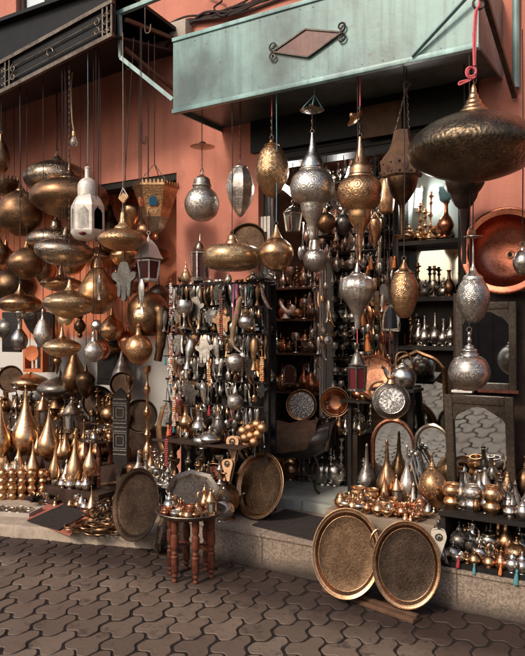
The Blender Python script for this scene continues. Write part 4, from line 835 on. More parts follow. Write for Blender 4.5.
# deep fill inside the alcove
rnd = random.Random(91); PROF = [[(30, 3), (28, 8), (20, 14), (12, 13), (5, 8), (0, 3)], [(20, 6), (18, 14), (12, 21), (6, 18), (2, 9), (0, 4)], [(40, 3), (36, 8), (26, 12), (14, 9), (6, 5), (0, 3)], [(34, 1), (30, 5), (20, 10), (10, 12), (4, 9), (0, 4)]]
spots = [(8, 330), (30, 388), (52, 338), (88, 300), (112, 330), (116, 292), (74, 368), (34, 316), (6, 262), (100, 262), (122, 372), (86, 386), (136, 282), (108, 356), (45, 262), (128, 346), (70, 258), (150, 260), (110, 226), (132, 215), (146, 232), (60, 392), (98, 215), (158, 300)]
for i, (px, py) in enumerate(spots):
    pr = PROF[i % 4]; Y = rnd.uniform(4.5, 4.9); k = rnd.uniform(.75, 1.1); mt = rnd.choice(['bronze', 'dark_bronze', 'bronze_engraved', 'brass', 'copper', 'dark_silver'])
    turned('hanging_lantern', 'shaded metal lantern hanging deep inside the left alcove', 'lantern', px, Y, [('body', mt, [(py - 15 + y * k, w * k) for y, w in pr]), ('neck', mt, [(py - 15 + .2, 3 * k), (py - 18, 2 * k), (py - 22, .8)])], ('cord', 'dark_cord', 2.96), 'lanterns deep inside the left alcove', 18)
# ================================================================== SMALL WARES: one builder per kind, copies share meshes
KC = {}
def rv(pts, seg=14, n=3, lob=0, lobe=0): return lathe(BM(), smooth(pts, n), seg, (0, 0, 0), None, lob, lobe)
def k_teapot():
    return [('body', rv([(0, 0), (.028, 0), (.03, .006), (.046, .03), (.05, .05), (.04, .075), (.022, .09), (.02, .095)]), 0), ('lid', rv([(.024, .094), (.024, .098), (.016, .112), (.005, .122), (.004, .127), (.008, .133), (.004, .141), (0, .144)], 12), 0),
            ('spout', tube(BM(), curve([(.04, 0, .035), (.065, 0, .05), (.074, 0, .085), (.088, 0, .10)], 3), [.012] * 3 + [.009] * 3 + [.006] * 3 + [.005], 7), 0), ('handle', tube(BM(), curve([(-.035, 0, .082), (-.07, 0, .09), (-.078, 0, .055), (-.044, 0, .03)], 4), .0045, 6), 0)]
def k_bowl(): return [('body', rv([(0, 0), (.02, 0), (.022, .006), (.04, .02), (.047, .04), (.042, .058), (.044, .064), (.041, .063), (.038, .05), (.03, .02), (0, .012)]), 0)]
def k_pot(): return [('body', rv([(0, 0), (.026, 0), (.03, .004), (.040, .018), (.042, .03), (.034, .044), (.031, .048), (.042, .06), (.048, .078), (.042, .098), (.032, .106), (.034, .112), (.028, .112), (.026, .10), (0, .06)], 18), 0)]
def k_jar(): return [('body', rv([(0, 0), (.02, 0), (.034, .02), (.04, .045), (.03, .075), (.022, .085)]), 0), ('lid', rv([(.026, .084), (.024, .09), (.012, .104), (.004, .112), (.006, .119), (0, .124)], 12), 0)]
def k_vase(): return [('body', rv([(0, 0), (.028, 0), (.026, .008), (.018, .014), (.036, .04), (.044, .07), (.03, .105), (.014, .13), (.011, .17), (.015, .185), (.021, .19), (.016, .189), (.009, .17), (0, .16)], 16), 0)]
def k_bottle(): return [('body', rv([(0, 0), (.03, 0), (.028, .006), (.03, .012), (.052, .045), (.056, .075), (.042, .11), (.022, .14), (.013, .165), (.010, .2), (.007, .235), (.009, .24), (.003, .252), (0, .254)], 20), 0)]
def k_ewer(): return [('body', rv([(0, 0), (.025, 0), (.02, .01), (.014, .018), (.03, .04), (.034, .065), (.02, .1), (.013, .12), (.016, .145), (.006, .16), (.004, .175), (0, .18)]), 0), ('spout', tube(BM(), curve([(.028, 0, .055), (.05, 0, .08), (.055, 0, .12), (.066, 0, .135)], 3), [.008] * 3 + [.006] * 3 + [.004] * 4, 6), 0), ('handle', tube(BM(), curve([(-.013, 0, .135), (-.045, 0, .13), (-.05, 0, .09), (-.03, 0, .055)], 4), .004, 6), 0)]
def k_candlestick(): return [('body', rv([(0, 0), (.045, 0), (.046, .006), (.03, .016), (.012, .03), (.009, .05), (.018, .06), (.009, .07), (.008, .1), (.02, .115), (.008, .13), (.008, .165), (.016, .175), (.009, .185), (.012, .2), (.024, .206), (.022, .212), (.011, .214), (.011, .23), (0, .23)], 14), 0)]
def k_goblet(): return [('body', rv([(0, 0), (.03, 0), (.028, .006), (.006, .014), (.006, .045), (.012, .055), (.03, .075), (.034, .1), (.031, .12), (.029, .119), (.028, .09), (0, .065)]), 0)]
def k_drop(): return [('body', rv([(0, 0), (.03, 0), (.036, .004), (.060, .04), (.068, .08), (.060, .125), (.040, .175), (.022, .225), (.012, .27), (.006, .315), (.003, .345), (.005, .35), (.002, .36), (0, .362)], 24), 0)]
def k_cone(): return [('base', rv([(0, 0), (.03, 0), (.026, .01), (.034, .02), (.046, .03), (.046, .036)], 14), 0), ('lid', rv([(.047, .037), (.044, .045), (.03, .075), (.015, .12), (.008, .15), (.012, .158), (.004, .17), (0, .19)], 14), 0)]
def k_cup(): return [('body', rv([(0, 0), (.016, 0), (.017, .004), (.02, .01), (.026, .03), (.027, .045), (.025, .045), (.022, .02), (0, .012)], 12), 0)]
def k_oil(): return [('body', rv([(0, 0), (.026, 0), (.024, .006), (.012, .012), (.03, .022), (.036, .034), (.024, .046), (.012, .052), (.010, .06), (.004, .066), (.006, .072), (0, .078)], 14), 0), ('spout', tube(BM(), curve([(.028, 0, .034), (.055, 0, .036), (.078, 0, .05)], 3), [.012] * 3 + [.008] * 3 + [.004], 7), 0), ('handle', torus(BM(), .016, .0035, (-.044, 0, .036), None, 10, 5), 0)]
def k_lidded(): return [('body', rv([(0, 0), (.024, 0), (.02, .008), (.04, .022), (.046, .036), (.042, .048)], 16), 0), ('lid', rv([(.045, .048), (.043, .053), (.03, .07), (.012, .08), (.005, .086), (.008, .094), (.003, .106), (0, .112)], 16), 0)]
def k_globe(): return [('body', rv([(0, 0), (.03, 0), (.03, .008), (.034, .012), (.06, .045), (.066, .075), (.056, .11), (.03, .136), (.016, .145), (.014, .155), (.006, .165), (.005, .185), (.007, .19), (0, .2)], 24), 0)]
def k_bell(): return [('body', rv([(.03, 0), (.031, .003), (.022, .02), (.018, .04), (.008, .052), (0, .054)], 14), 0), ('handle', rv([(0, .053), (.005, .054), (.004, .07), (.008, .078), (.004, .09), (0, .094)], 8), 0)]
def k_lantern():
    return [('base', rv([(0, 0), (.03, 0), (.03, .01), (.024, .014), (0, .014)], 6, 1), 0), ('pane', lathe(BM(), [(.022, .0145), (.024, .068)], 6), 'pale_glass'),
            ('frame', (lambda b: ([bar(b, (.025 * math.cos(k * PI / 3 + PI / 2), .025 * math.sin(k * PI / 3 + PI / 2), .012), (.027 * math.cos(k * PI / 3 + PI / 2), .027 * math.sin(k * PI / 3 + PI / 2), .07), .005) for k in range(6)], b)[1])(BM()), 0),
            ('roof', rv([(0, .068), (.034, .068), (.03, .076), (.02, .095), (.008, .11), (.004, .12), (.006, .127), (0, .135)], 12), 0)]
def k_hookah(): return [('body', rv([(0, 0), (.035, 0), (.036, .006), (.022, .02), (.030, .05), (.026, .075), (.010, .095), (.010, .11), (.022, .125), (.010, .14), (.009, .18), (.02, .19), (.022, .205), (.009, .22), (.009, .26), (.017, .27), (.02, .285), (.009, .30), (.009, .33), (.02, .34), (.026, .36), (.02, .362), (0, .35)], 16), 0)]
# hanging charms: top at z = 0
def k_fish(): return [('charm', fishbm(1.0), 0)]
def k_hand(): return [('charm', handbm(.75, .005), 0)]
def k_spoon():
    bm = tube(BM(), [(0, 0, 0), (0, 0, -.075)], [.004, .003], 5); lathe(bm, smooth([(0, -.07), (.012, -.08), (.017, -.098), (.012, -.118), (0, -.125)], 2), 10); bmesh.ops.scale(bm, vec=(1, .45, 1), verts=bm.verts); return [('charm', bm, 0)]
def k_key():
    bm = torus(BM(), .014, .004, (0, 0, -.014), None, 10, 5); tube(bm, [(0, 0, -.028), (0, 0, -.1)], .004, 6); box(bm, .016, .004, .012, (.009, 0, -.092)); box(bm, .012, .004, .008, (.008, 0, -.074)); return [('charm', bm, 0)]
def k_dagger():
    bm = BM(); c = curve([(0, 0, 0), (.002, 0, -.03), (.006, 0, -.07), (.022, 0, -.115), (.036, 0, -.125)], 3); tube(bm, c, [.006] * 4 + [.009] * 3 + [.008] * 3 + [.005] * 3, 6); return [('charm', bm, 0)]
def k_disc():
    bm = lathe(BM(), smooth([(0, -.004), (.012, -.004), (.02, 0), (.02, .003), (.01, .004), (0, .007)], 2), 14, (0, -.0, -.025), Matrix.Rotation(PI / 2, 3, 'X')); torus(bm, .006, .0018, (0, 0, -.002), None, 8, 4); return [('charm', bm, 0)]
def k_dropcharm(): return [('charm', rv([(0, 0), (.003, -.002), (.003, -.015), (.010, -.03), (.014, -.045), (.009, -.06), (0, -.07)][::-1], 10, 2), 0)]
def tassel(mat):
    bm = rv([(0, 0), (.004, -.003), (.006, -.012), (.004, -.016), (.008, -.03), (.011, -.065), (0, -.066)][::-1], 8, 2); return [('charm', bm, mat)]
KIND = {k[2:]: v for k, v in list(globals().items()) if k.startswith('k_')}
for q in ('red', 'teal', 'orange'): KIND['tassel_' + q] = (lambda q=q: tassel(q + '_tassel'))
NAMES = dict(teapot='teapot', bowl='bowl', pot='pot', jar='lidded_jar', vase='vase', bottle='bottle_vase', ewer='ewer', candlestick='candlestick', goblet='goblet', drop='drop_lamp', cone='incense_burner', cup='cup', oil='oil_lamp', lidded='lidded_bowl', globe='globe_lamp', bell='hand_bell', lantern='small_lantern', hookah='hookah_stem', fish='fish_charm', hand='hand_charm', spoon='spoon', key='key', dagger='dagger_charm', disc='disc_charm', dropcharm='drop_charm', tassel_red='tassel', tassel_teal='tassel', tassel_orange='tassel')
def ware(kind, mat, loc, sc=1.0, label=None, cat=None, group=None, rz=0, small=True, sq=(1, 1), rx=0, ry=0):
    """a small ware standing (or hanging) at loc; small = one mesh, else Empty with parts"""
    key = (kind, mat, small)
    if key not in KC:
        ps = KIND[kind]()
        if len(ps) == 1: small_ = True
        if small or len(ps) == 1:
            mats = []; bm0 = BM(); 
            for nm, bm, mk in ps:
                mk = mk or mat
                if mk not in mats: mats.append(mk)
                mi = mats.index(mk)
                for f in bm.faces: f.material_index = mi
                tmp = bpy.data.meshes.new('t'); bmesh.ops.recalc_face_normals(bm, faces=bm.faces); bm.to_mesh(tmp); bm.free(); bm0.from_mesh(tmp); bpy.data.meshes.remove(tmp)
            KC[key] = [(None, tomesh(bm0, mats, NAMES[kind]))]
        else: KC[key] = [(nm, tomesh(bm, [mk or mat], nm)) for nm, bm, mk in ps]
    ms = KC[key]
    if len(ms) == 1: o = bpy.data.objects.new(NAMES[kind], ms[0][1]); C.objects.link(o)
    else:
        o = bpy.data.objects.new(NAMES[kind], None); o.empty_display_size = .03; C.objects.link(o)
        for nm, me in ms: c = bpy.data.objects.new(nm, me); C.objects.link(c); c.parent = o
    tl = .03 if kind in HT else .14
    o.location = loc; o.rotation_euler = (rx + random.uniform(-tl, tl), ry + random.uniform(-tl, tl), rz); o.scale = (sc * sq[0], sc * sq[0], sc * sq[1])
    return tag(o, label, cat or NAMES[kind].replace('_', ' '), group)
HT = dict(teapot=.144, bowl=.064, pot=.112, jar=.124, vase=.19, bottle=.254, ewer=.18, candlestick=.23, goblet=.12, drop=.362, cone=.19, cup=.045, oil=.078, lidded=.112, globe=.2, bell=.094, lantern=.135, hookah=.362)
WD = dict(teapot=.1, bowl=.094, pot=.096, jar=.08, vase=.088, bottle=.112, ewer=.068, candlestick=.092, goblet=.068, drop=.136, cone=.094, cup=.054, oil=.072, lidded=.092, globe=.132, bell=.062, lantern=.068, hookah=.072)
def put(kind, mat, px, ytop, ybase, z, label, wpx=None, group=None, rz=None, small=False, cat=None):
    """stands on the level z with base at photo row ybase; z may be ('y', Y) for a given depth"""
    loc = W(px, ybase, z[1]) if isinstance(z, tuple) else G(px, ybase, z); s = SC(px, loc.y); sz = (ybase - ytop) * s / HT[kind]
    if isinstance(z, tuple) and len(z) == 3: loc.z = z[2]; sz = (HC + (HOR - ytop) * s - z[2]) / HT[kind]
    sx = (wpx * s / WD[kind]) if wpx else sz
    return ware(kind, mat, loc, 1.0, label, cat, group, random.uniform(-.6, .6) if rz is None else rz, small, (sx, sz))
# ================================================================== LEFT STALL: floor goods on tiers
ZP = .088
def bench(name, label, x0, x1, y0, y1, z0, z1, mat='brown_cloth'): return solo(name, bx(BM(), -(x1 - x0) / 2, (x1 - x0) / 2, 0, y1 - y0, 0, z1 - z0, .01), mat, label, 'display stand', ((x0 + x1) / 2, y0, z0))
Z1, Z2, Z3 = .22, .40, .66
bench('display_stand', 'low dark cloth covered display step behind the golden goblet stacks', -6.6, -4.05, 4.02, 4.22, ZP, Z1); bench('display_stand', 'middle dark cloth covered display step under the large teardrop lamps', -6.6, -4.0, 4.224, 4.55, ZP, Z2); bench('display_stand', 'highest dark cloth covered display step at the back of the left stall', -6.6, -3.75, 4.72, 4.98, ZP, Z3)
DL = 'golden teardrop lamps on the left stall'
for px, yt, yb, wd, z, lab, mt in ((27, 385, 454, 30, Z2, 'tallest golden teardrop lamp, widest on the left stall', 'gold_smooth'), (0, 398, 456, 22, Z2, 'golden teardrop lamp cut by the left edge', 'gold_smooth'), (48, 404, 458.5, 22, Z2, 'golden teardrop lamp right of the tallest one', 'gold_smooth'), (74, 430, 469, 17, ('y', 4.13, Z1), 'bright golden teardrop lamp beside the silver ball', 'gold_smooth'), (90, 440, 475, 14.5, ('y', 4.0), 'golden teardrop lamp in front of the little red table', 'gold_smooth'), (54, 440, 471, 12, ('y', 4.13, Z1), 'slim golden teardrop lamp between two bigger ones', 'gold_smooth'), (18, 443, 470, 16, ('y', 4.13, Z1), 'small golden teardrop lamp in front of the tallest one', 'gold_smooth'), (33, 440, 472, 13, ('y', 4.13, Z1), 'narrow golden teardrop lamp in front of the tallest one, right of a wider one', 'gold_smooth'), (4, 430, 470, 12, ('y', 4.13, Z1), 'narrow golden teardrop lamp near the left edge', 'gold_smooth')):
    put('drop', mt, px, yt, yb, z, lab, wd, DL)
put('drop', 'gold_smooth', 61, 464, 488.5, .15, 'fat little golden teardrop lamp at the front of the left stall', 12.5, DL); put('drop', 'gold_smooth', 52.5, 472, 492, .13, 'smallest golden teardrop lamp at the front of the left stall', 10, DL); put('drop', 'gold_smooth', 92, 486, 518, ZP, 'golden teardrop lamp alone beside the dark mat', 12.5, DL)
bench('display_stand', 'narrow dark riser under the smallest teardrop lamps', G(45, 490, .14).x - .1, G(75, 490, .14).x + .12, 4.0 - .06, 4.016, ZP, .128)
for i, px in enumerate((10, 38, 60, 66, 84, 12, 82)):
    Y = (4.27, 4.3, 4.26, 4.3, 4.28, 4.08, 4.1)[i]; p_ = W(px, 450, Y); p_.z = Z2 if i < 5 else Z1; ware('drop', 'gold_smooth', p_, (.62, .7, .6, .78, .66, .42, .36)[i], 'golden teardrop lamp in the second row between the larger ones', None, DL, i)
# stacks of golden bowls
for i, px in enumerate((2.5, 12.5, 22.5, 32, 43)):
    g = G(px, 499.5, ZP); s = SC(px, g.y); h = 15.2 * s
    for lv in (0, 1):
        ware('pot', 'brass' if i % 2 else 'brass_hammered', g + Vector((0, 0, lv * h)), 1, 'golden double bellied pot in the two high rows at the left edge', 'pot', 'stacked golden pots at the left edge', 0, True, (9.6 * s / .096, h / .112))
    ware('pot', 'brass', g + Vector((-.03, .12, .0)), 1, 'golden double bellied pot in the two high rows at the left edge', 'pot', 'stacked golden pots at the left edge', 0, True, (9.6 * s / .096, h / .112))
rnd = random.Random(5)
for i in range(46):                        # smaller silver and brass wares filling the front of the tiers
    px = rnd.uniform(48, 86); yb = rnd.uniform(474, 486); kd = rnd.choice(['jar', 'lidded', 'cup', 'goblet', 'bell', 'cone']); s_ = rnd.uniform(.7, 1.2)
    px = rnd.uniform(-2, 90); g = W(px, yb, 4.0 + rnd.uniform(.03, .2)); g.z = Z1
    mt = rnd.choice(['silver', 'silver', 'brass', 'silver_engraved']); ware(kd, mt, g, s_, ('small silver ' if 'silver' in mt else 'small brass ') + NAMES[kd].replace('_', ' ') + ' among the teardrop lamps', None, 'small wares among the teardrop lamps', rnd.uniform(0, 6))
for i in range(52):
    px = rnd.uniform(-4, 120); Y = rnd.uniform(4.76, 4.94); g = W(px, 420, Y); g.z = Z3; kd = rnd.choice(['lantern', 'teapot', 'jar', 'vase', 'globe', 'ewer', 'candlestick', 'goblet', 'hookah']); mt = rnd.choice(['bronze', 'brass', 'bronze', 'dark_bronze', 'silver'])
    ware(kd, mt, g, rnd.uniform(1.0, 1.6), {'b': 'brass ', 'd': 'dark bronze ', 's': 'silver '}[mt[0]].replace('brass', 'bronze' if mt == 'bronze' else 'brass') + NAMES[kd].replace('_', ' ') + ' in the crowded back row of the left stall', None, 'crowded back row of the left stall', rnd.uniform(0, 6))
for i in range(46):
    px = rnd.uniform(-3, 104); Y = rnd.uniform(4.4, 4.52); g = W(px, 440, Y); g.z = Z2; kd = rnd.choice(['lantern', 'jar', 'globe', 'ewer', 'lidded', 'cone', 'bottle']); mt = rnd.choice(['bronze', 'brass', 'brass', 'dark_bronze'])
    ware(kd, mt, g, rnd.uniform(1.0, 1.6), ('dark bronze ' if mt[0] == 'd' else mt + ' ') + NAMES[kd].replace('_', ' ') + ' on the middle step behind the teardrop lamps', None, 'wares on the middle step of the left stall', rnd.uniform(0, 6))
put('lantern', 'brass', 43, 392, 428, ('y', 4.5), 'brass glass lantern between the two tallest teardrop lamps', 15); put('lantern', 'pewter_gold', 71.5, 396, 432, ('y', 4.5), 'brass glass lantern with wide roof right of the tall teardrop lamps', 20)
put('cone', 'bronze', 57, 384, 412, ('y', 4.8), 'bronze dish with conical lid at the back of the left stall', 18); put('jar', 'dark_bronze', 64, 430, 457, Z2, 'dark bronze jar behind the bright teardrop lamp', 14)
put('candlestick', 'silver', 16.5, 383, 430, ('y', 4.45), 'tall silver column candlestick at the left of the stall', 11); put('hookah', 'brass', 147.5, 366, 470, ('y', 4.35), 'tallest turned brass candlestick right of the black plaque', 12); put('hookah', 'bronze', 127, 376, 470, ('y', 4.5), 'turned bronze candlestick half behind the black plaque', 10)
o = bpy.data.objects.new('silver_ball', None); bpy.data.objects.remove(o)
g = W(80, 473, 4.07); g.z = Z1; solo('silver_ball', rv([(0, 0), (.02, .003), (.038, .02), (.043, .042), (.036, .064), (.02, .08), (0, .085)], 18), 'silver', 'shiny silver ball beside the bright teardrop lamp', 'ornament', g)
# round trays on the back wall
def wall_disc(name, label, px, py, r, Y, mat, rz=0, rx=-.15, cat='tray', rim=True, deep=0):
    s = SC(px, Y); R = r * s; t = thing(name, label, cat, W(px, py + r, Y), rz); M = (PI / 2 + rx, 0, 0)
    d = part('plate', lathe(BM(), smooth([(0, -deep - .006), (R * .5, -deep * .85 - .006), (R * .82, -.006), (R * .84, -.003), (R * .84, .003), (R * .5, -deep * .85 + .003), (0, -deep + .003)], 4) if deep else [(0, -.006), (R * .82, -.006), (R * .84, -.003), (R * .84, .003), (0, .003)], 36), mat, t); e = part('rim', lathe(BM(), smooth([(R * .82, .004), (R * .86, .006), (R * .94, .02), (R, .022), (R * 1.01, .017), (R * .97, .008), (R * .86, -.008), (R * .82, -.007)], 3), 40), 'tray_rim' if rim else mat, t)
    for q in (d, e): q.rotation_euler = M; q.location = (0, 0, R)
    return t
wall_disc('round_tray', 'dark bronze round tray at the left edge under the silver bottles', 11, 379, 13.5, 4.7, 'tray_bronze', .5, -.15, 'tray', False); wall_disc('round_tray', 'bronze round tray leaning on the white wall behind the plaque', 98, 402, 16, 4.85, 'tray_dark', .5, -.2, 'tray', False)
wall_disc('round_tray', 'bronze round tray behind the tall turned candlestick', 141, 416, 17, 4.6, 'tray_dark', .5, -.2, 'tray', False); wall_disc('round_tray', 'small bronze bowl leaning above the plaque', 122, 384, 12, 4.5, 'tray_bronze', .5, -.2, 'tray', False)
wall_disc('round_tray', 'dark round tray standing behind the flat golden drum lantern', 248, 243, 20, 4.3, 'tray_bronze', .3, -.1, 'tray', False)
# plaque, table, curved scabbard
s = SC(120.6, 4.15); t = thing('wall_plaque', 'tall black plaque with silver bands and pointed foot', 'plaque', W(120.6, 476, 4.15), .25); k = s
out = [(0, 0), (3 * k, 10 * k), (8 * k, 14 * k), (8.5 * k, 75 * k), (7 * k, 80 * k), (3 * k, 86 * k), (0, 88 * k), (-3 * k, 86 * k), (-7 * k, 80 * k), (-8.5 * k, 75 * k), (-8 * k, 14 * k), (-3 * k, 10 * k)]
part('board', prism(BM(), out, .02), 'black_wood', t); bm = BM()
for yy in (22, 26, 45, 49, 53, 73, 77): box(bm, 15 * k, .008, 1.1 * k, (0, -.013, yy * k))
for y0, y1 in ((28, 43), (56, 71)):
    for a, b_ in (((-7, y0), (7, y0)), ((7, y0), (7, y1)), ((7, y1), (-7, y1)), ((-7, y1), (-7, y0)), ((-4, y0 + 3), (4, y0 + 3)), ((4, y0 + 3), (4, y1 - 3)), ((4, y1 - 3), (-4, y1 - 3)), ((-4, y1 - 3), (-4, y0 + 3))): bar(bm, (a[0] * k, -.0125, a[1] * k), (b_[0] * k, -.0125, b_[1] * k), .006)
part('silver_band', bm, 'silver', t)
solo('stand', tube(BM(), [(0, 0, 0), (0, 0, W(120.6, 475, 4.2).z - ZP)], .05, 12), 'carved_wood', 'carved dark wooden post under the black plaque', 'stand', (W(120.6, 470, 4.17).x, 4.19, ZP))
def turned_leg(h, r=.018):
    z = lambda f: f * h
    return [(0, 0), (r * .7, 0), (r * .9, z(.03)), (r * .6, z(.06)), (r, z(.1)), (r * .7, z(.14)), (r * 1.1, z(.18)), (r * 1.1, z(.36)), (r * 1.25, z(.40)), (r * .8, z(.43)), (r * 1.1, z(.46)), (r * .8, z(.5)), (r * 1.2, z(.56)), (r * 1.2, z(.72)), (r * .8, z(.76)), (r * 1.1, z(.82)), (r, z(1)), (0, z(1))]
g = G(99, 480, ZP); g = W(99, 476, 4.3); g.z = ZP; t = thing('tray_table', 'little red wooden table with silver tray behind the teardrop lamps', 'table', g); s = SC(99, 4.3); hh = HC - (441 - 332) * s - ZP
for k in range(4):
    a = PI / 4 + k * PI / 2; q = part('leg', lathe(BM(), smooth(turned_leg(hh, .02), 2), 10), 'red_wood', t); q.location = (.10 * math.cos(a), .10 * math.sin(a), 0)
bm = BM()
for k in range(4): a = PI / 4 + k * PI / 2; bar(bm, (.10 * math.cos(a), .10 * math.sin(a), hh * .45), (.10 * math.cos(a + PI / 2), .10 * math.sin(a + PI / 2), hh * .45), .014)
part('stretcher', bm, 'red_wood', t); part('tray', lathe(BM(), smooth([(0, hh + .002), (.15, hh + .003), (.17, hh + .012), (.175, hh + .018), (.165, hh + .014), (.14, hh + .008), (0, hh + .008)], 2), 28), 'tray_silver', t)
for k in range(12):
    a = k * 2.4; kd = rnd.choice(['cup', 'jar', 'goblet', 'teapot']); mt = rnd.choice(['bronze', 'silver', 'brass']); ware(kd, mt, g + Vector((.12 * math.sqrt((k + .5) / 12) * math.cos(a), .12 * math.sqrt((k + .5) / 12) * math.sin(a), hh + .009)), .75, mt + ' ' + NAMES[kd].replace('_', ' ') + ' on the little red table', None, 'wares on the little red table', a)
s = SC(160, 3.95); t = thing('scabbard', 'curved brass dagger scabbard hanging right of the turned candlestick', 'scabbard', W(166, 404, 3.95)); bm = BM()
tube(bm, curve([(0, 0, 0), (-5 * s, 0, -8 * s), (-9 * s, 0, -22 * s), (-8 * s, 0, -36 * s), (-3 * s, 0, -47 * s)], 5), [.012] * 5 + [.02] * 5 + [.026] * 5 + [.022] * 5 + [.012], 10); bmesh.ops.scale(bm, vec=(1, .5, 1), verts=bm.verts); part('sheath', bm, 'brass_engraved', t); part('cord', tube(BM(), [(0, 0, 0), (.01, 0, .12)], .003, 5), 'dark_cord', t)
# wooden cylinder and rods
g = G(98, 486, ZP); bm = BM(); lathe(bm, smooth([(0, 0), (.04, 0), (.05, .01), (.043, .03), (.043, .17), (.05, .19), (.04, .2), (.03, .2), (.028, .17), (0, .16)], 2), 18, (0, 0, .05), Matrix.Rotation(PI / 2, 3, 'Y')); solo('wooden_cylinder', bm, 'carved_wood', 'carved dark wooden cylinder lying beside the rug', 'cylinder', g + Vector((-.1, 0, 0)), .2)
for k, (a, b_) in enumerate((((86, 481), (117, 468)), ((88, 486), (118, 474)), ((84, 484), (112, 462)))):
    pa = G(a[0], a[1], ZP + .10); pb = G(b_[0], b_[1] + 8, ZP + .22); solo('wooden_rod', tube(BM(), [(0, 0, 0), (pb - pa)], [.016, .011], 8), 'light_wood' if k != 1 else 'brown_wood', ('pale wooden rod lying beside the carved cylinder', 'brown wooden rod lying between two pale ones', 'pale wooden rod crossing behind the carved cylinder')[k], 'rod', pa)
# rug, mat, jewellery tray, chains
def sheet(name, corners, mat, label, cat, th=.008, z=None):
    o = sum(corners, Vector()) / len(corners); bm = BM(); slab(bm, [p - o for p in corners], th); return solo(name, bm, mat, label, cat, o)
m, nt, b = newmat('rug'); ob = coord(nt); wv = N(nt, 'ShaderNodeTexWave'); wv.bands_direction = 'X'; wv.inputs['Scale'].default_value = 9; wv.inputs['Distortion'].default_value = .6; nt.links.new(ob, wv.inputs['Vector'])
c = ramp(nt, wv.outputs['Fac'], [(.0, (.42, .09, .05)), (.45, (.46, .13, .07)), (.52, (.45, .36, .26)), (.6, (.12, .22, .24)), (.7, (.45, .11, .06))]); vo = N(nt, 'ShaderNodeTexChecker'); vo.inputs['Scale'].default_value = 34; nt.links.new(ob, vo.inputs['Vector'])
c = mix(nt, mth(nt, 'MULTIPLY', vo.outputs['Fac'], .25), c, (.25, .1, .07)); nt.links.new(c, b.inputs['Base Color']); b.inputs['Roughness'].default_value = .95; bump(nt, b, noise(nt, ob, 300, 3), .6, .004)
sheet('rug', [G(27, 520, ZP + .001), G(70, 536, ZP + .001), G(122, 487, ZP + .001), G(84, 476, ZP + .001)], 'rug', 'red striped woven rug on the low pavement', 'rug', .007)
sheet('floor_mat', [G(27, 521, ZP + .012), G(58.7, 530.5, ZP + .012), G(87, 514.5, ZP + .012), G(66, 503.5, ZP + .012)], 'mat_black', 'dark square mat lying on the red rug', 'mat', .006)
sheet('floor_mat', [W(251, 526, 3.9), G(331, 546, .229), G(345, 519, .229), G(285, 509.7, .229)] if False else [G(252, 525.5, .229), G(318, 542, .229), G(338, 521.5, .229), G(285, 509.7, .229)], 'mat_black', 'dark grooved doormat on the stone step', 'mat', .008)
g = G(12, 513, ZP); t = thing('jewellery_tray', 'shallow tray of tangled jewellery at the front left', 'tray', g, .35); bm = BM(); bx(bm, -.2, .2, -.09, .09, 0, .012); bx(bm, -.2, .2, -.1, -.091, 0, .035); bx(bm, -.2, .2, .091, .1, 0, .035); bx(bm, -.21, -.201, -.1, .1, 0, .035); bx(bm, .201, .21, -.1, .1, 0, .035); part('box', bm, 'card', t)
bm = BM()
for k in range(70):
    c0 = Vector((rnd.uniform(-.17, .17), rnd.uniform(-.07, .07), .02 + rnd.uniform(0, .02))); q = Matrix.Rotation(rnd.uniform(0, 6), 3, 'Z') @ Matrix.Rotation(PI / 2 + rnd.uniform(-.4, .4), 3, 'X'); torus(bm, rnd.uniform(.015, .035), .003, c0, q, 9, 4)
part('tangled_chain', bm, 'pewter_gold', t)
bm = BM()
for k in range(55):
    c0 = Vector((rnd.gauss(0, .09), rnd.gauss(0, .05), .008 + rnd.random() * .05)); q = Matrix.Rotation(rnd.uniform(0, 6), 3, 'Z') @ Matrix.Rotation(PI / 2 + rnd.uniform(-.35, .35), 3, 'X'); torus(bm, rnd.uniform(.035, .075), .0055, c0, q, 16, 5)
solo('bangle_pile', bm, 'bronze', 'heap of bronze bangles and chains beside the round bronze tray', 'bangles', G(91, 532, ZP), .3)
bm = BM()
for k in range(26):
    c0 = Vector((rnd.gauss(0, .05), rnd.gauss(0, .05), .03 + rnd.random() * .16)); q = Matrix.Rotation(rnd.uniform(0, 6), 3, 'Z') @ Matrix.Rotation(rnd.uniform(0, 3), 3, 'X'); torus(bm, rnd.uniform(.02, .04), .006, c0, q, 10, 5)
solo('bangle_pile', bm, 'dark_bronze', 'dark heap of bronze rings stacked against the round bronze tray', 'bangles', G(104, 524, ZP))
for k, px in enumerate((33, 41, 49, 57, 67, 62)): t = solo('bangle', torus(BM(), .035, .009, (0, 0, .044), None, 20, 8), 'bright_brass' if k % 2 else 'brass', 'thick brass bangle standing on the rug edge', 'bangle', G(px, 501 + (k % 3), ZP + .002), rnd.uniform(-1, 1), 'brass bangles at the rug edge')
bm = BM()
for k in range(60):
    a, b_ = rnd.uniform(0, 2 * PI), rnd.uniform(.1, 1.3); d = Vector((math.cos(a) * math.cos(b_), math.sin(a) * math.cos(b_), math.sin(b_))); tube(bm, [Vector((0, 0, .03)), Vector((0, 0, .03)) + d * rnd.uniform(.05, .09)], [.006, .003], 4)
solo('hair_brush', bm, 'iron', 'bristly dark round brush at the front of the left stall', 'brush', G(36, 505, ZP))
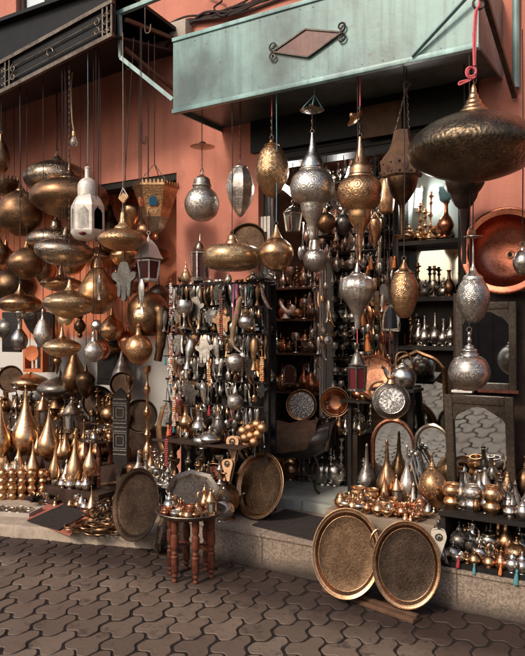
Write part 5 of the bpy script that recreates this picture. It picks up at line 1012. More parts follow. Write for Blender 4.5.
# fill: silver candlesticks right of the plaque on a small dark table
t = thing('low_table', 'small dark table crowded with silver candlesticks', 'table', (W(153, 485, 3.95).x, 3.95, ZP)); zt1 = W(153, 485, 3.9).z - ZP; bm = BM(); bx(bm, -.2, .2, -.1, .2, zt1 - .03, zt1, .004); part('top', bm, 'black_wood', t)
for k, (a, b_) in enumerate(((-.18, -.08), (.18, -.08), (-.18, .18), (.18, .18))): part('leg', bx(BM(), a - .015, a + .015, b_ - .015, b_ + .015, 0, zt1 - .031), 'black_wood', t)
for i in range(26):
    p = Vector((t.location.x + rnd.uniform(-.19, .19), 3.95 + rnd.uniform(-.07, .18), ZP + zt1)); kd = rnd.choice(['candlestick', 'candlestick', 'goblet', 'vase', 'bell', 'bottle']); mt = rnd.choice(['silver', 'silver', 'silver_engraved', 'brass'])
    ware(kd, mt, p, rnd.uniform(.7, 1.1), ('silver ' if mt[0] == 's' else 'brass ') + NAMES[kd].replace('_', ' ') + ' in the crowd on the small dark table', None, 'wares on the small dark table', rnd.uniform(0, 6))

for i in range(40):
    px = rnd.choice([rnd.uniform(36, 62), rnd.uniform(70, 126), rnd.uniform(70, 126)]); g = W(px, 500, rnd.uniform(3.93, 4.005)); g.z = ZP + .009; kd = rnd.choice(['cup', 'bell', 'bowl', 'oil', 'jar', 'lidded', 'goblet']); mt = rnd.choice(['brass', 'silver', 'gold_smooth', 'bronze', 'silver'])
    if kd == 'drop': continue
    ware(kd, mt, g, rnd.uniform(.6, 1.0), 'small %s %s on the pavement in front of the lowest display step' % ({'gold_smooth': 'golden'}.get(mt, mt), NAMES[kd].replace('_', ' ')), None, 'small wares in front of the lowest display step', rnd.uniform(0, 6))
# ================================================================== LEANING TRAYS, STOOL, BELLOWS, CHAIR
def lean_tray(label, px, pbase, z, hpx, lean, yaw, mats=('tray_brass', 'tray_rim'), rope=False, handles=None, name='round_tray', cat='tray', deep=.03, group=None, sx=1.0, dy=0):
    g = G(px, pbase, z); s = SC(px, g.y); R = hpx * s / 2 / math.cos(lean); t = thing(name, label, cat, g, yaw, group); a = PI / 2 - lean
    d = part('plate', lathe(BM(), smooth([(0, .0), (R * .55, .0), (R * .80, .0), (R * .815, .001), (R * .815, -.007), (R * .8, -.008), (0, -.008)], 1), 64), mats[0], t)
    e = part('rim', lathe(BM(), smooth([(R * .815, .002), (R * .83, .003), (R * .87, deep * .5), (R * .905, deep * .82), (R * .93, deep * .86), (R * .985, deep), (R, deep * .96), (R * .995, deep * .8), (R * .93, deep * .7), (R * .88, deep * .3), (R * .85, -.006), (R * .815, -.008)], 3), 72), mats[1], t)
    kids = [d, e]
    if rope:
        bm = BM(); n = 130
        for k in range(n): b_ = 2 * PI * k / n; bmesh.ops.create_icosphere(bm, subdivisions=1, radius=R * .02, matrix=Matrix.Translation((R * .975 * math.cos(b_), R * .975 * math.sin(b_), deep)))
        for f in bm.faces: f.smooth = True
        part('beaded_edge', bm, mats[1], e)
    for ang in handles or []:
        c = Vector((math.cos(ang), math.sin(ang), 0)); tg = Vector((-c.y, c.x, 0)); bm = tube(BM(), curve([c * R * .97 + tg * .05 + Vector((0, 0, deep * .7)), c * (R + .03) + tg * .045 + Vector((0, 0, deep * .8)), c * (R + .045) + Vector((0, 0, deep * .9)), c * (R + .03) - tg * .045 + Vector((0, 0, deep * .8)), c * R * .97 - tg * .05 + Vector((0, 0, deep * .7))], 4), .008, 8)
        part('handle', bm, mats[1], e)
    for q in kids: q.scale = (sx, 1, 1); q.rotation_euler = (a, 0, 0); q.location = (0, R * math.sin(lean), R * math.cos(lean))
    return t
lean_tray('large engraved brass tray leaning on the cloth covered table, left of a pair', 345, 599.5, .036, 85, R_(17), .30, ('tray_brass', 'tray_rim'), False, None, sx=.79)
lean_tray('large dark brass tray with beaded edge, right of a pair at the cloth covered table', 406, 609, .036, 84, R_(12), .30, ('tray_dark', 'tray_rim'), True, [2.6], sx=.79)
lean_tray('engraved brass tray with side handle leaning on the step', 254, 519, .23, 64, R_(17), -.22, ('tray_brass', 'tray_rim'), False, [PI])
lean_tray('dark bronze round tray leaning upright on the low pavement', 131, 541, ZP, 70, R_(14), -.18, ('tray_bronze', 'tray_bronze'), False, None)
a, b_ = G(326, 590, .0), G(417, 622, .0); bm = BM(); d = b_ - a; box(bm, d.length, .075, .024, (0, 0, .012), None, .004); box(bm, d.length, .03, .012, (0, .01, .0305), None, .003); solo('wooden_board', bm, 'brown_wood', 'long brown wooden board lying on the paving under the two trays', 'board', (a + b_) / 2, math.atan2(d.y, d.x))
# octagonal tray stool
g = G(189, 577, 0); g = Vector((g.x, g.y + .02, 0)); s = SC(188, g.y); zt = HC - (512 - 332) * s; R = 35.5 * s
t = thing('tray_stool', 'folding red turned wood stool carrying a wide metal tray of trinkets', 'stool', g)
for k in range(6):
    a = .35 + k * PI / 3; rr = .135; q = part('leg', lathe(BM(), smooth(turned_leg(zt - .012, .0205), 3), 12), 'red_wood', t); q.location = (rr * math.cos(a), rr * math.sin(a), 0)
for k in range(3):
    a = .35 + k * PI / 3; p = Vector((.135 * math.cos(a), .135 * math.sin(a), zt * .42)); bm = bar(BM(), p, (-p.x, -p.y, zt * .58), .022, .012); part('brace', bm, 'brown_wood' if k else 'red_wood', t)
part('tray_top', lathe(BM(), smooth([(0, zt - .01), (R * .6, zt - .01), (R * .84, zt - .008), (R * .98, zt + .02), (R, zt + .022), (R * .97, zt + .026), (R * .85, zt + .002), (R * .8, zt), (0, zt)], 3), 48), 'tray_silver', t)
o8 = thing('octagonal_tray', 'octagonal grey metal tray standing tilted at the back of the stool', 'tray', g + Vector((-.085, .115, zt + .004)), .35); bm = lathe(BM(), [(0, 0), (.135, 0), (.148, .02), (.175, .03), (.18, .026), (.155, .012), (.14, -.008), (0, -.008)], 8); q = part('plate', bm, 'tray_silver', o8, 25); q.rotation_euler = (.62, 0, .39); q.location = (0, .03, .085)
o8 = thing('octagonal_tray', 'bright rimmed octagonal tray leaning upright against the left of the stool', 'tray', G(162, 552, .0), -1.15); R8 = .17; bm = lathe(BM(), [(0, 0), (R8 * .85, 0), (R8 * .88, .02), (R8, .03), (R8 * 1.02, .026), (R8 * .9, .01), (R8 * .86, -.008), (0, -.008)], 8, ph=PI / 8); q = part('plate', bm, 'silver', o8, 25); q.rotation_euler = (PI / 2 - .2, 0, 0); q.location = (0, .03, R8 * .95)
rnd = random.Random(21); nst = 0
def on_stool(px, py, kd, mt, lab, sc, rz=0):
    p = G(px, py, zt + .001); d = (p - g).xy
    if d.length > R * .78: p.xy = g.xy + d * (R * .78 / d.length)
    p.z = zt + .0015; ware(kd, mt, p, sc, lab, None, None, rz, False)
def os2(a, r, kd, mt, lab, sc, rz=0): ware(kd, mt, (g.x + r * R * math.cos(R_(a)), g.y + r * R * math.sin(R_(a)), zt + .0015), sc, lab, None, None, rz, False)
os2(200, .62, 'teapot', 'silver', 'silver teapot at the left of the stool tray', .85, 2.6); os2(255, .35, 'lidded', 'copper', 'copper lidded bowl in the middle of the stool tray', .8); os2(10, .62, 'lantern', 'brass', 'brass lantern at the right of the stool tray', 1.25); os2(268, .66, 'bowl', 'silver', 'low silver bowl at the front of the stool tray', .72)
os2(30, .4, 'ewer', 'brass', 'tall brass ewer at the back of the stool tray', 1.0, 1); os2(228, .7, 'bowl', 'copper', 'copper bowl at the front left of the stool tray', .7); os2(318, .68, 'oil', 'brass', 'brass oil lamp at the front right of the stool tray', 1.0, .5); os2(60, .55, 'jar', 'silver', 'silver lidded jar at the back of the stool tray', .9); os2(330, .45, 'jar', 'brass', 'brass lidded jar between the oil lamp and the lantern on the stool tray', .8)
for k in range(40):
    a = R_(rnd.uniform(165, 375)); rr = R * .78 * math.sqrt(rnd.uniform(.03, 1)); kd = rnd.choice(['cup', 'bell', 'oil', 'lidded', 'cup', 'goblet']); mt = rnd.choice(['brass', 'brass', 'silver', 'bronze', 'copper', 'red_bead'])
    if mt == 'red_bead': kd = 'cup'
    ware(kd, mt, (g.x + rr * math.cos(a), g.y + rr * math.sin(a), zt + .001), rnd.uniform(.5, .75), ('red painted cup' if mt == 'red_bead' else 'tiny %s %s' % (mt, NAMES[kd].replace('_', ' '))) + ' among the trinkets on the stool tray', None, 'trinkets on the stool tray', rnd.uniform(0, 6))
# bellows: pale wood and silver
def bellows(label, px, py_top, hpx, wpx, Y, mat, disc, lean=.15, yaw=0, roll=0, pyb=None):
    s = SC(px, Y); t = thing('bellows', label, 'bellows', W(px, py_top + hpx, Y), yaw, None, -lean, roll); h, w = hpx * s, wpx * s / 2
    out = smooth([(0, 0), (w * .22, h * .04), (w * .45, h * .3), (w * .9, h * .66), (w, h * .82), (w * .72, h * .96), (0, h)], 3); out = out + [(-x, z) for x, z in out[-2:0:-1]]
    for nm, yy in (('front_board', -.016), ('back_board', .016)):
        bm = prism(BM(), out, .010, Matrix.Translation((0, yy, 0))); bmesh.ops.triangulate(bm, faces=[f for f in bm.faces if len(f.verts) > 4]); part(nm, bm, mat, t)
    bm = prism(BM(), [(x * .9, z * .96 + h * .02) for x, z in out], .018); bmesh.ops.triangulate(bm, faces=[f for f in bm.faces if len(f.verts) > 4]); part('leather', bm, 'dark_leather', t)
    bm = torus(BM(), w * .42, w * .10, (0, -.023, h * .78), None, 18, 6); lathe(bm, [(0, .0), (w * .2, 0), (w * .22, .006), (0, .012)], 14, (0, -.022, h * .78), Matrix.Rotation(PI / 2, 3, 'X')); part('medallion', bm, disc, t)
    part('handle', rv([(0, h), (w * .16, h), (w * .14, h + .012), (w * .3, h + .03), (w * .2, h + .05), (0, h + .055)], 10, 2), disc, t); part('nozzle', tube(BM(), [(0, 0, .012), (0, 0, -.02)], [.008, .006], 8), disc, t); return t
bellows('pale wooden bellows hanging above another at the right of the stool', 234.5, 436, 26, 14, 4.02, 'light_wood', 'dark_silver', .1, .1, -.1); bellows('pale wooden bellows hanging lower in front of the round sieve', 229.5, 459, 22, 12.5, 3.95, 'light_wood', 'dark_silver', .1, .1, -.12)
bellows('pale engraved bellows propped at the corner of the cloth covered table', 438.5, 528, 31, 15, 3.72, 'bone', 'dark_silver', -.08, .35, 0)
t = wall_disc('round_sieve', 'round sieve with brown mesh standing behind the stool', 214, 481, 17.5, 4.05, 'copper_hammered', .35, -.2, 'sieve'); bm = BM()
# camel saddle chair
g0 = G(291, 497, .294); g1 = G(316, 483, .294); cx = (g0.x + g1.x) / 2 - .13; cy = (g0.y + g1.y) / 2 + .05; t = thing('saddle_chair', 'dark leather saddle chair with thin iron legs inside the shop doorway', 'chair', (cx, cy, .293), .25); zs = .36
def barrel(L, ry_, rz_, z0, a0, a1, na, x0=0, full=False):
    bm = BM(); G_ = []
    for i in range(19):
        u = i / 18 * 2 - 1; k = (1 - .25 * u ** 6); row = []
        for j in range(na + 1):
            a = a0 + (a1 - a0) * j / na; row.append(bm.verts.new((x0 + u * L, ry_ * k * math.cos(a), z0 + .07 * u * u + rz_ * k * math.sin(a) + .006 * math.sin(u * 9 + a * 3))))
        G_.append(row)
    for i in range(18):
        for j in range(na): f = bm.faces.new((G_[i][j], G_[i + 1][j], G_[i + 1][j + 1], G_[i][j + 1])); f.smooth = True
    if full:
        bmesh.ops.remove_doubles(bm, verts=bm.verts, dist=1e-5); bmesh.ops.holes_fill(bm, edges=bm.edges, sides=60)
    else: bmesh.ops.solidify(bm, geom=list(bm.faces), thickness=-.012)
    return bm
part('seat', barrel(.32, .19, .13, zs, 0, 2 * PI, 22, 0, True), 'dark_leather', t)
for sx in (-1, 1):
    for sy in (-1, 1): part('leg', tube(BM(), curve([(sx * .20, sy * .13, zs - .06), (sx * .25, sy * .15, zs * .5), (sx * .22, sy * .16, .05), (sx * .26, sy * .18, .004)], 4), .011, 7), 'iron', t)
    part('bow', tube(BM(), curve([(sx * .31, -.16, zs - .03), (sx * .33, -.08, zs + .13), (sx * .34, 0, zs + .17), (sx * .33, .08, zs + .13), (sx * .31, .16, zs - .03)], 4), .014, 8), 'dark_wood', t)
part('stretcher', bar(BM(), (-.22, -.16, .14), (.22, -.16, .14), .012), 'iron', t)
for r_ in (.29, .17): pass
solo('blanket', barrel(.27, .215, .15, zs + .01, R_(22), R_(205), 14, -.05), 'blanket', 'brown cloth folded over the dark saddle chair', 'blanket', (cx, cy, .293), .25)
xT0, xT1, yT0, yT1, zT = -1.86, -1.235, 3.80, 4.33, .447
# ================================================================== SOUVENIR RACK
YR = 4.12; xl, xr = W(168, 400, YR).x, W(264, 400, YR).x; rows = [284, 334, 381, 428]; zr = [W(218, p, YR).z for p in rows]
t = thing('souvenir_rack', 'dark wooden souvenir rack with rails in front of the pink wall', 'rack', ((xl + xr) / 2, YR, ZP)); bm = BM()
part('back_panel', loc_(bx(BM(), xl, xr, YR + .16, YR + .175, .24, zr[0] - .012), t), 'black_cloth', t)
for x in (xl, xl * .42 + xr * .58, xr): part('post', loc_(bx(BM(), x - .018, x + .018, YR + .03, YR + .066, .228 if x > -3.1 else ZP, zr[0] - .008), t), 'black_wood', t)
for z in zr:
    part('rail', loc_(tube(BM(), [(xl - .02, YR, z), (xr + .02, YR, z)], .008, 6), t), 'black_wood', t)
for z in zr: part('shelf', loc_(bx(BM(), xl, xr, YR + .07, YR + .155, z - .006, z + .006), t), 'black_wood', t)
for q in [(x, z) for x in (xl, xl * .42 + xr * .58, xr) for z in zr][:0]: pass
rnd = random.Random(33); GR = 'charms on the souvenir rack'
col = lambda m: {'s': 'silver', 'b': 'brass', 'c': 'copper', 'd': 'dark', 'p': 'gilt'}[m[0]] if not m.startswith('bronze') else 'bronze'
zmid = [W(218, q, YR).z for q in (308, 357, 404)]
for q in zmid: part('rail', loc_(tube(BM(), [(xl - .02, YR - .03, q), (xr + .02, YR - .03, q)], .005, 6), t), 'black_wood', t)
for r, z in enumerate(zr[:4] + zmid):
    for lay in range(2):
        n = 25
        for k in range(n):
            x = xl + (k + .5 + rnd.uniform(-.3, .3)) / n * (xr - xl); kd = rnd.choice(['fish', 'fish', 'hand', 'spoon', 'key', 'dagger', 'disc', 'dropcharm', 'fish'] + (['tassel_red', 'tassel_teal', 'tassel_orange'] if r == 3 or rnd.random() < .15 else []))
            mt = rnd.choice(['silver', 'silver', 'silver_engraved', 'dark_silver', 'bronze', 'brass', 'dark_silver']); sc = rnd.uniform(.95, 1.7)
            lab = (kd.split('_')[1] + ' coloured tassel' if kd.startswith('tassel') else 'small %s %s' % (col(mt), NAMES[kd].replace('_', ' '))) + ' hanging on the souvenir rack'
            if r in (2, 6) and x > xl * .28 + xr * .72 and lay: continue
            ware(kd, mt, (x, YR - .012 + .045 * lay - (.032 if r > 3 else 0), z - .006), sc, lab, None, GR, rnd.uniform(-.9, .9))
for r, z in enumerate(zr):
    n = 15
    for k in range(n):
        x = xl + (k + .5 + rnd.uniform(-.3, .3)) / n * (xr - xl); kd = rnd.choice(['cup', 'goblet', 'bowl', 'jar', 'teapot', 'lidded', 'bell']); mt = rnd.choice(['silver', 'silver', 'brass', 'bronze', 'silver_engraved', 'dark_silver'])
        ware(kd, mt, (x, YR + .112, z + .0065), rnd.uniform(.5, .85), 'small %s %s standing on a shelf of the souvenir rack' % (col(mt), NAMES[kd].replace('_', ' ')), None, 'wares standing on the souvenir rack', rnd.uniform(0, 6))
# named pieces on the rack
glass_lantern('small_lantern', 'silver pointed lantern standing on top of the souvenir rack', 200, YR + .11, ((231, 241, 251, 252, 278, 283), (8, 8.6, 8)), 6, 'silver', 'dark_glass')
o = put('drop', 'bright_brass', 186, 259, 283.5, ('y', YR + .11), 'golden egg shaped lamp standing on top of the souvenir rack', 11)
for px, py, r, mt, lab in ((235, 402, 8.4, 'silver_engraved', 'engraved silver ball hanging at the lower middle of the souvenir rack'), (235, 362, 9, 'silver_rows', 'pierced silver ball hanging at the centre of the souvenir rack'), (246, 322, 8, 'silver', 'plain silver ball hanging at the upper right of the souvenir rack')):
    s = SC(px, 3.98); z = 3.98; t = thing('ornament_ball', lab, 'ornament', W(px, py + r, 3.98)); rr = r * s; part('ball', lathe(BM(), smooth([(0, 0), (rr * .5, rr * .14), (rr * .88, rr * .52), (rr, rr), (rr * .88, rr * 1.48), (rr * .5, rr * 1.86), (0, rr * 2)], 3), 22), mt, t)
    nz = min(zz for zz in zr if zz > t.location.z + 2 * rr - .02); part('cord', tube(BM(), [(0, 0, rr * 2), (0, YR - 3.98, nz - t.location.z)], .003, 5), 'dark_cord', t)
put('goblet', 'silver', 184, 301, 329, ('y', 3.98), 'large silver goblet hanging at the upper left of the souvenir rack', 17); 
for px, py, mt, lab in ((196, 297, 'dark_silver', 'large grey open hand plate at the top of the souvenir rack'), (204, 339, 'silver_engraved', 'large silver hand plate in the second row of the souvenir rack'), (190, 384, 'dark_silver', 'large grey hand plate in the third row of the souvenir rack'), (221, 311, 'bronze', 'bronze hand plate beside the pink ribbons')):
    t = ware('hand', mt, W(px, py, YR - .05), 2.0, lab, 'charm', None, .2)
for px, py, sc, mt, lab in ((191, 337, 2.3, 'silver', 'biggest silver fish in the second row of the souvenir rack'), (215, 337, 1.9, 'silver_engraved', 'long silver fish at the centre of the second row of the souvenir rack'), (254, 336, 2.3, 'bronze', 'long bronze fish at the right of the second row of the souvenir rack'), (202, 384, 2.0, 'silver', 'long silver fish in the third row of the souvenir rack')):
    ware('fish', mt, W(px, py, YR - .05), sc, lab, 'charm', None, .3)
t = thing('powder_horn', 'curved brown powder horn hanging on pink ribbons', 'horn', W(241, 349, 3.95)); o = Vector(t.location); P_ = [W(*q, 3.95) - o for q in ((243, 297), (240, 300), (237, 312), (234, 325), (232.5, 338), (234, 346), (238, 350))]
part('horn', tube(BM(), curve(P_, 5), [.016] * 5 + [.02] * 5 + [.02] * 5 + [.018] * 5 + [.014] * 5 + [.01] * 6, 10), 'horn', t); part('tip', tube(BM(), [P_[-1], P_[-1] + Vector((.03, 0, -.02))], [.014, .006], 8), 'dark_silver', t)
bm = BM()
for a, b_ in (((238, 314), (235.5, 284)), ((233, 318), (234, 284)), ((236, 316), (237.5, 284))): pa, pb = W(*a, 3.94) - o, W(*b_, 3.94) - o; bar(bm, pa, pb, .012, .003)
part('ribbon', bm, 'pink_ribbon', t)
t = thing('brass_cup_charm', 'dark square leather pouch on the lower left of the souvenir rack', 'pouch', W(178, 413, 4.0)); part('pouch', box(BM(), .09, .03, .10, (0, 0, .05), None, .012), 'copper', t); part('flap', box(BM(), .092, .034, .04, (0, -.003, .085), None, .012), 'red_bead', t); t.name = 'pouch'
put('vase', 'silver', 199, 410, 437, ('y', 4.0), 'silver vase with dark collar on the lower souvenir rack', 16); put('vase', 'brass', 186, 405, 432, ('y', 4.0), 'brass vase with long neck on the lower left of the souvenir rack', 14); put('lidded', 'silver', 210, 425, 445, ('y', 3.95), 'wide silver lidded bowl at the foot of the souvenir rack', 22); put('jar', 'dark_silver', 219, 410, 436, ('y', 4.0), 'dark silver jar at the foot of the souvenir rack', 14); put('bowl', 'silver', 203, 436, 448, ('y', 3.95), 'silver bowl at the foot of the souvenir rack', 22)
zb1 = W(205, 443, 3.95).z
bench('display_board', 'narrow dark shelf board at the foot of the souvenir rack', xl + .02, xr - .05, 3.9, 4.09, zb1 - .018, zb1 - .001)
# bunch of golden balls
for k, (px, py) in enumerate(((243, 431), (249.5, 428), (257, 424.5), (245, 438), (251, 436), (258, 434), (262, 428), (254, 442), (247, 444))):
    s = SC(px, 3.98); solo('golden_ball', rv([(0, 0), (.5, .14), (.88, .52), (1, 1), (.88, 1.48), (.5, 1.86), (.12, 2), (.12, 2.2), (0, 2.22)], 16), 'brass', 'smooth golden ball in the bunch right of the souvenir rack', 'ornament', W(px, py + 5, 3.98 + .02 * (k % 3)), 0, 'bunch of golden balls'); C.objects[-1].scale = (5.2 * s,) * 3
for i in range(48):                      # darker wares piled under the rack behind the stool
    px = rnd.uniform(166, 226); p = W(px, 470, rnd.uniform(3.92, 4.2)); p.z = .228; kd = rnd.choice(['vase', 'ewer', 'bottle', 'hookah', 'candlestick', 'teapot', 'globe']); mt = rnd.choice(['dark_silver', 'bronze', 'silver', 'dark_bronze'])
    if p.x < -3.1: p.z = ZP
    ware(kd, mt, p, rnd.uniform(1.1, 1.9), '%s %s in the shadow under the souvenir rack' % ({'dark_silver': 'grey metal', 'dark_bronze': 'dark bronze'}.get(mt, mt), NAMES[kd].replace('_', ' ')), None, 'wares in the shadow under the souvenir rack', rnd.uniform(0, 6))
# ================================================================== SHOP INTERIOR
def colw(m): return {'shop_silver': 'silver', 'dark_silver': 'grey metal', 'dark_bronze': 'dark bronze', 'silver_engraved': 'engraved silver', 'brass_engraved': 'engraved brass', 'pewter_gold': 'gilt'}.get(m, m)
rnd = random.Random(77)
# wall of silver teapots
Yt = 5.62; x0, x1 = -2.98, -2.06; zs_ = [.98 + .142 * k for k in range(15)]
t = thing('teapot_shelves', 'tall dark shelves packed with silver teapots at the back of the shop', 'shelves', ((x0 + x1) / 2, Yt + .12, .293)); part('back_board', loc_(bx(BM(), x0, x1, Yt + .1, Yt + .115, .293, 3.2), t), 'brown_wood', t)
for z in zs_: part('shelf', loc_(bx(BM(), x0 + .021, x1 - .021, Yt - .06, Yt + .099, z - .012, z), t), 'dark_wood', t)
for x in (x0, x1): part('side_board', loc_(bx(BM(), x - .02, x + .02, Yt - .07, Yt + .099, .293, 3.2), t), 'black_wood', t)
for r, z in enumerate(zs_):
    n = 12
    for k in range(n):
        x = x0 + .06 + (x1 - x0 - .12) * (k + rnd.uniform(-.2, .2)) / (n - 1); kd = rnd.choice(['teapot', 'teapot', 'teapot', 'jar', 'lidded', 'ewer', 'goblet', 'bowl'] if r < 9 else ['ewer', 'candlestick', 'vase', 'teapot', 'goblet']); mt = rnd.choice(['shop_silver', 'shop_silver', 'shop_silver', 'silver_engraved', 'pewter_gold', 'dark_silver'])
        sz = min(1.1, .128 / HT[kd]); ware(kd, mt, (x, Yt - .01 + rnd.uniform(-.03, .03), z + .001), sz * rnd.uniform(.85, 1.0), '%s %s packed on the dark shelves at the back' % (colw(mt), NAMES[kd].replace('_', ' ')), None, 'wares on the dark shelves at the back', rnd.uniform(0, 6))
for r in range(13):                       # strings of pots hung in front
    for k in range(9):
        x = x0 + .1 + (x1 - x0 - .2) * (k + rnd.uniform(-.3, .3)) / 8; kd = rnd.choice(['teapot', 'jar', 'lidded', 'bowl', 'ewer', 'cup', 'goblet']); mt = rnd.choice(['shop_silver', 'shop_silver', 'silver', 'pewter_gold'])
        ware(kd, mt, (x, Yt - .17 + rnd.uniform(-.03, .03), 1.02 + .155 * r), min(1.0, .13 / HT[kd]) * rnd.uniform(.8, 1.05), 'shiny %s %s on the thin rods in front of the dark shelves' % (colw(mt), NAMES[kd].replace('_', ' ')), None, 'wares on the thin rods in front of the dark shelves', rnd.uniform(0, 6))
    solo('rod', tube(BM(), [(x0 - .02, 0, 0), (x1 + .02, 0, 0)], .008, 6), 'iron', 'thin dark rod carrying silver pots in front of the dark shelves', 'rod', (0, Yt - .17, 1.011 + .155 * r), 0, 'thin rods in front of the dark shelves')
for k in range(26):                       # hanging rows in front of the shelves
    x = x0 + .05 + rnd.random() * (x1 - x0 - .1); z = rnd.choice(zs_[3:12]); kd = rnd.choice(['spoon', 'fish', 'key', 'dropcharm', 'disc']); ware(kd, 'silver', (x, Yt - .064, z - .013), rnd.uniform(.9, 1.3), 'silver %s hanging from the edge of the dark shelves' % NAMES[kd].replace('_', ' '), None, 'trinkets hanging from the dark shelves', rnd.uniform(-1, 1))
# white framed shelves
Yw = 5.25; xa, xb = W(268, 330, Yw).x, W(322, 330, Yw).x; zz = [W(296, p, Yw).z for p in (392, 353, 319, 287)]
t = thing('white_shelves', 'shelves with a white painted side crowded with pots left of the teapot wall', 'shelves', ((xa + xb) / 2, Yw + .2, .293)); part('back_board', loc_(bx(BM(), xa, xb, Yw + .2, Yw + .215, .293, 2.2), t), 'dark_wood', t)
for z in zz: part('shelf', loc_(bx(BM(), xa + .016, xb - .016, Yw, Yw + .199, z - .018, z), t), 'brown_wood', t)
part('side_board', loc_(bx(BM(), xb - .015, xb + .015, Yw - .02, Yw + .199, .293, 2.2), t), 'white_paint', t); part('side_board', loc_(bx(BM(), xa - .015, xa + .015, Yw - .02, Yw + .199, .293, 2.2), t), 'brown_wood', t)
part('edge_strip', loc_(bx(BM(), xb - .02 - .09, xb - .018, Yw + .06, Yw + .07, zz[0], 2.15), t), 'white_paint', t)
for r, z in enumerate(zz):
    for k in range(14):
        x = xa + .05 + (xb - xa - .1) * (k % 7 + rnd.uniform(-.2, .2)) / 6; y = Yw + (.05 if k < 7 else .14); kd = rnd.choice(['jar', 'ewer', 'vase', 'teapot', 'candlestick', 'goblet', 'lantern', 'bowl', 'oil']); mt = rnd.choice(['brass', 'bronze', 'bronze', 'silver', 'copper', 'pewter_gold', 'dark_bronze']); h = zz[r + 1] - z - .04 if r < 3 else .2
        ware(kd, mt, (x, y, z + .001), min(1.6, h / HT[kd]) * rnd.uniform(.7, 1.0), '%s %s on the white sided shelves' % (colw(mt), NAMES[kd].replace('_', ' ')), None, 'wares on the white sided shelves', rnd.uniform(0, 6))
put('globe', 'copper', 284.5, 339, 353, ('y', Yw + .03), 'round orange copper pot on the middle of the white sided shelves', 9); s = SC(289, Yw)
t = thing('white_duck', 'white curved pouring spout ornament on the top white shelf', 'ornament', W(286, 318.5, Yw - .0)); part('body', tube(BM(), curve([(-7 * s, 0, 17 * s), (-3 * s, 0, 10 * s), (2 * s, 0, 6 * s), (8 * s, 0, 7 * s), (7 * s, 0, 13 * s)], 4), [.012, .013, .015, .018] + [.022] * 4 + [.026] * 4 + [.024] * 4 + [.016], 10), 'white_metal', t); part('foot', rv([(0, 0), (.04, 0), (.03, .02), (.02, 5 * s), (0, 5 * s)], 12, 2), 'white_metal', t); t.name = 'spout_ornament'
t = thing('mirror_arch', 'small silver framed arched mirror on the lowest white shelf', 'mirror', W(289.5, 385, Yw - .0), .2); R = 6 * s
op = [(R, 0), (R, 12 * s)] + [(R * math.cos(a), 12 * s + R * math.sin(a)) for a in [PI * j / 10 for j in range(11)]] + [(-R, 12 * s), (-R, 0)]
part('frame', tube(BM(), [(x, 0, z + .012) for x, z in op] + [(R, 0, .012)], .012, 7), 'silver', t); bm = prism(BM(), op, .006, Matrix.Translation((0, .004, .01))); part('glass', bm, 'mirror', t); t.name = 'arched_mirror'
# right hand shelves with black frame
Ys = 4.78; xa, xb = W(396.5, 250, Ys).x, W(462, 250, Ys).x; zz2 = [W(430, p, Ys).z for p in (346, 297, 240)]
t = thing('black_shelves', 'black framed shelves with mirror backs right of the brown wooden lantern', 'shelves', ((xa + xb) / 2, Ys + .2, .293))
for x in (xa, xb): part('post', loc_(bx(BM(), x - .022, x + .022, Ys - .02, Ys + .199, .294, 2.86), t), 'black_wood', t)
for z in zz2 + [2.80]: part('shelf', loc_(bx(BM(), xa + .023, xb - .023, Ys - .015, Ys + .199, z - .03, z), t), 'black_wood', t)
part('back_board', loc_(bx(BM(), xa, xb, Ys + .2, Ys + .22, .294, 2.86), t), 'dark_wood', t)
m, nt, b = newmat('pale_teal_panel'); b.inputs['Base Color'].default_value = (.50, .62, .60, 1); b.inputs['Roughness'].default_value = .25
part('mirror_back', loc_(bx(BM(), xa + .024, xb - .024, Ys + .188, Ys + .196, zz2[2] + .003, 2.768), t), 'pale_teal_panel', t); part('mirror_back', loc_(bx(BM(), xa + .024, xb - .024, Ys + .188, Ys + .196, zz2[1] + .003, zz2[2] - .033), t), 'mirror', t)
put('candlestick', 'brass', 430, 192, 238.5, ('y', Ys + .06), 'tall brass candlestick on the upper black shelf', 12); put('candlestick', 'brass', 421, 203, 238.5, ('y', Ys + .1), 'shorter brass candlestick at the left of the upper black shelf', 11)
put('vase', 'copper', 445, 202, 238.5, ('y', Ys + .06), 'copper vase holding a pale teal glass on the upper black shelf', 17)
s = SC(445, Ys + .06); p = W(445, 203, Ys + .06); solo('glass_vase', rv([(0, 0), (.015, .002), (5.5 * s, 3 * s), (7 * s, 14 * s), (6.7 * s, 14 * s), (5.2 * s, 3.6 * s), (0, .006)], 18, 2), 'teal_glass', 'pale teal glass shade sitting in the copper vase', 'glass', p)
for r, z in enumerate(zz2):
    for k in range(14):
        px = 401 + (k % 7) * 8.2 + rnd.uniform(-2, 2); y = Ys + (.05 if k < 7 else .13); p = W(px, 250, y); p.z = z + .001; kd = rnd.choice(['teapot', 'jar', 'bowl', 'ewer', 'goblet', 'candlestick', 'vase', 'lidded'] if r else ['ewer', 'candlestick', 'vase', 'bottle', 'lantern']); mt = rnd.choice(['brass', 'bronze', 'pewter_gold', 'brass'] if r == 2 else ['silver', 'dark_silver', 'bronze', 'silver'])
        if r == 2 and 418 < px < 453 and k < 7: continue
        if abs(p.x - xa) < .07 or abs(p.x - xb) < .06: continue
        ware(kd, mt, p, rnd.uniform(.75, 1.1) * min(1, .26 / HT[kd]), '%s %s on the black framed shelves' % (colw(mt), NAMES[kd].replace('_', ' ')), None, 'wares on the black framed shelves', rnd.uniform(0, 6))
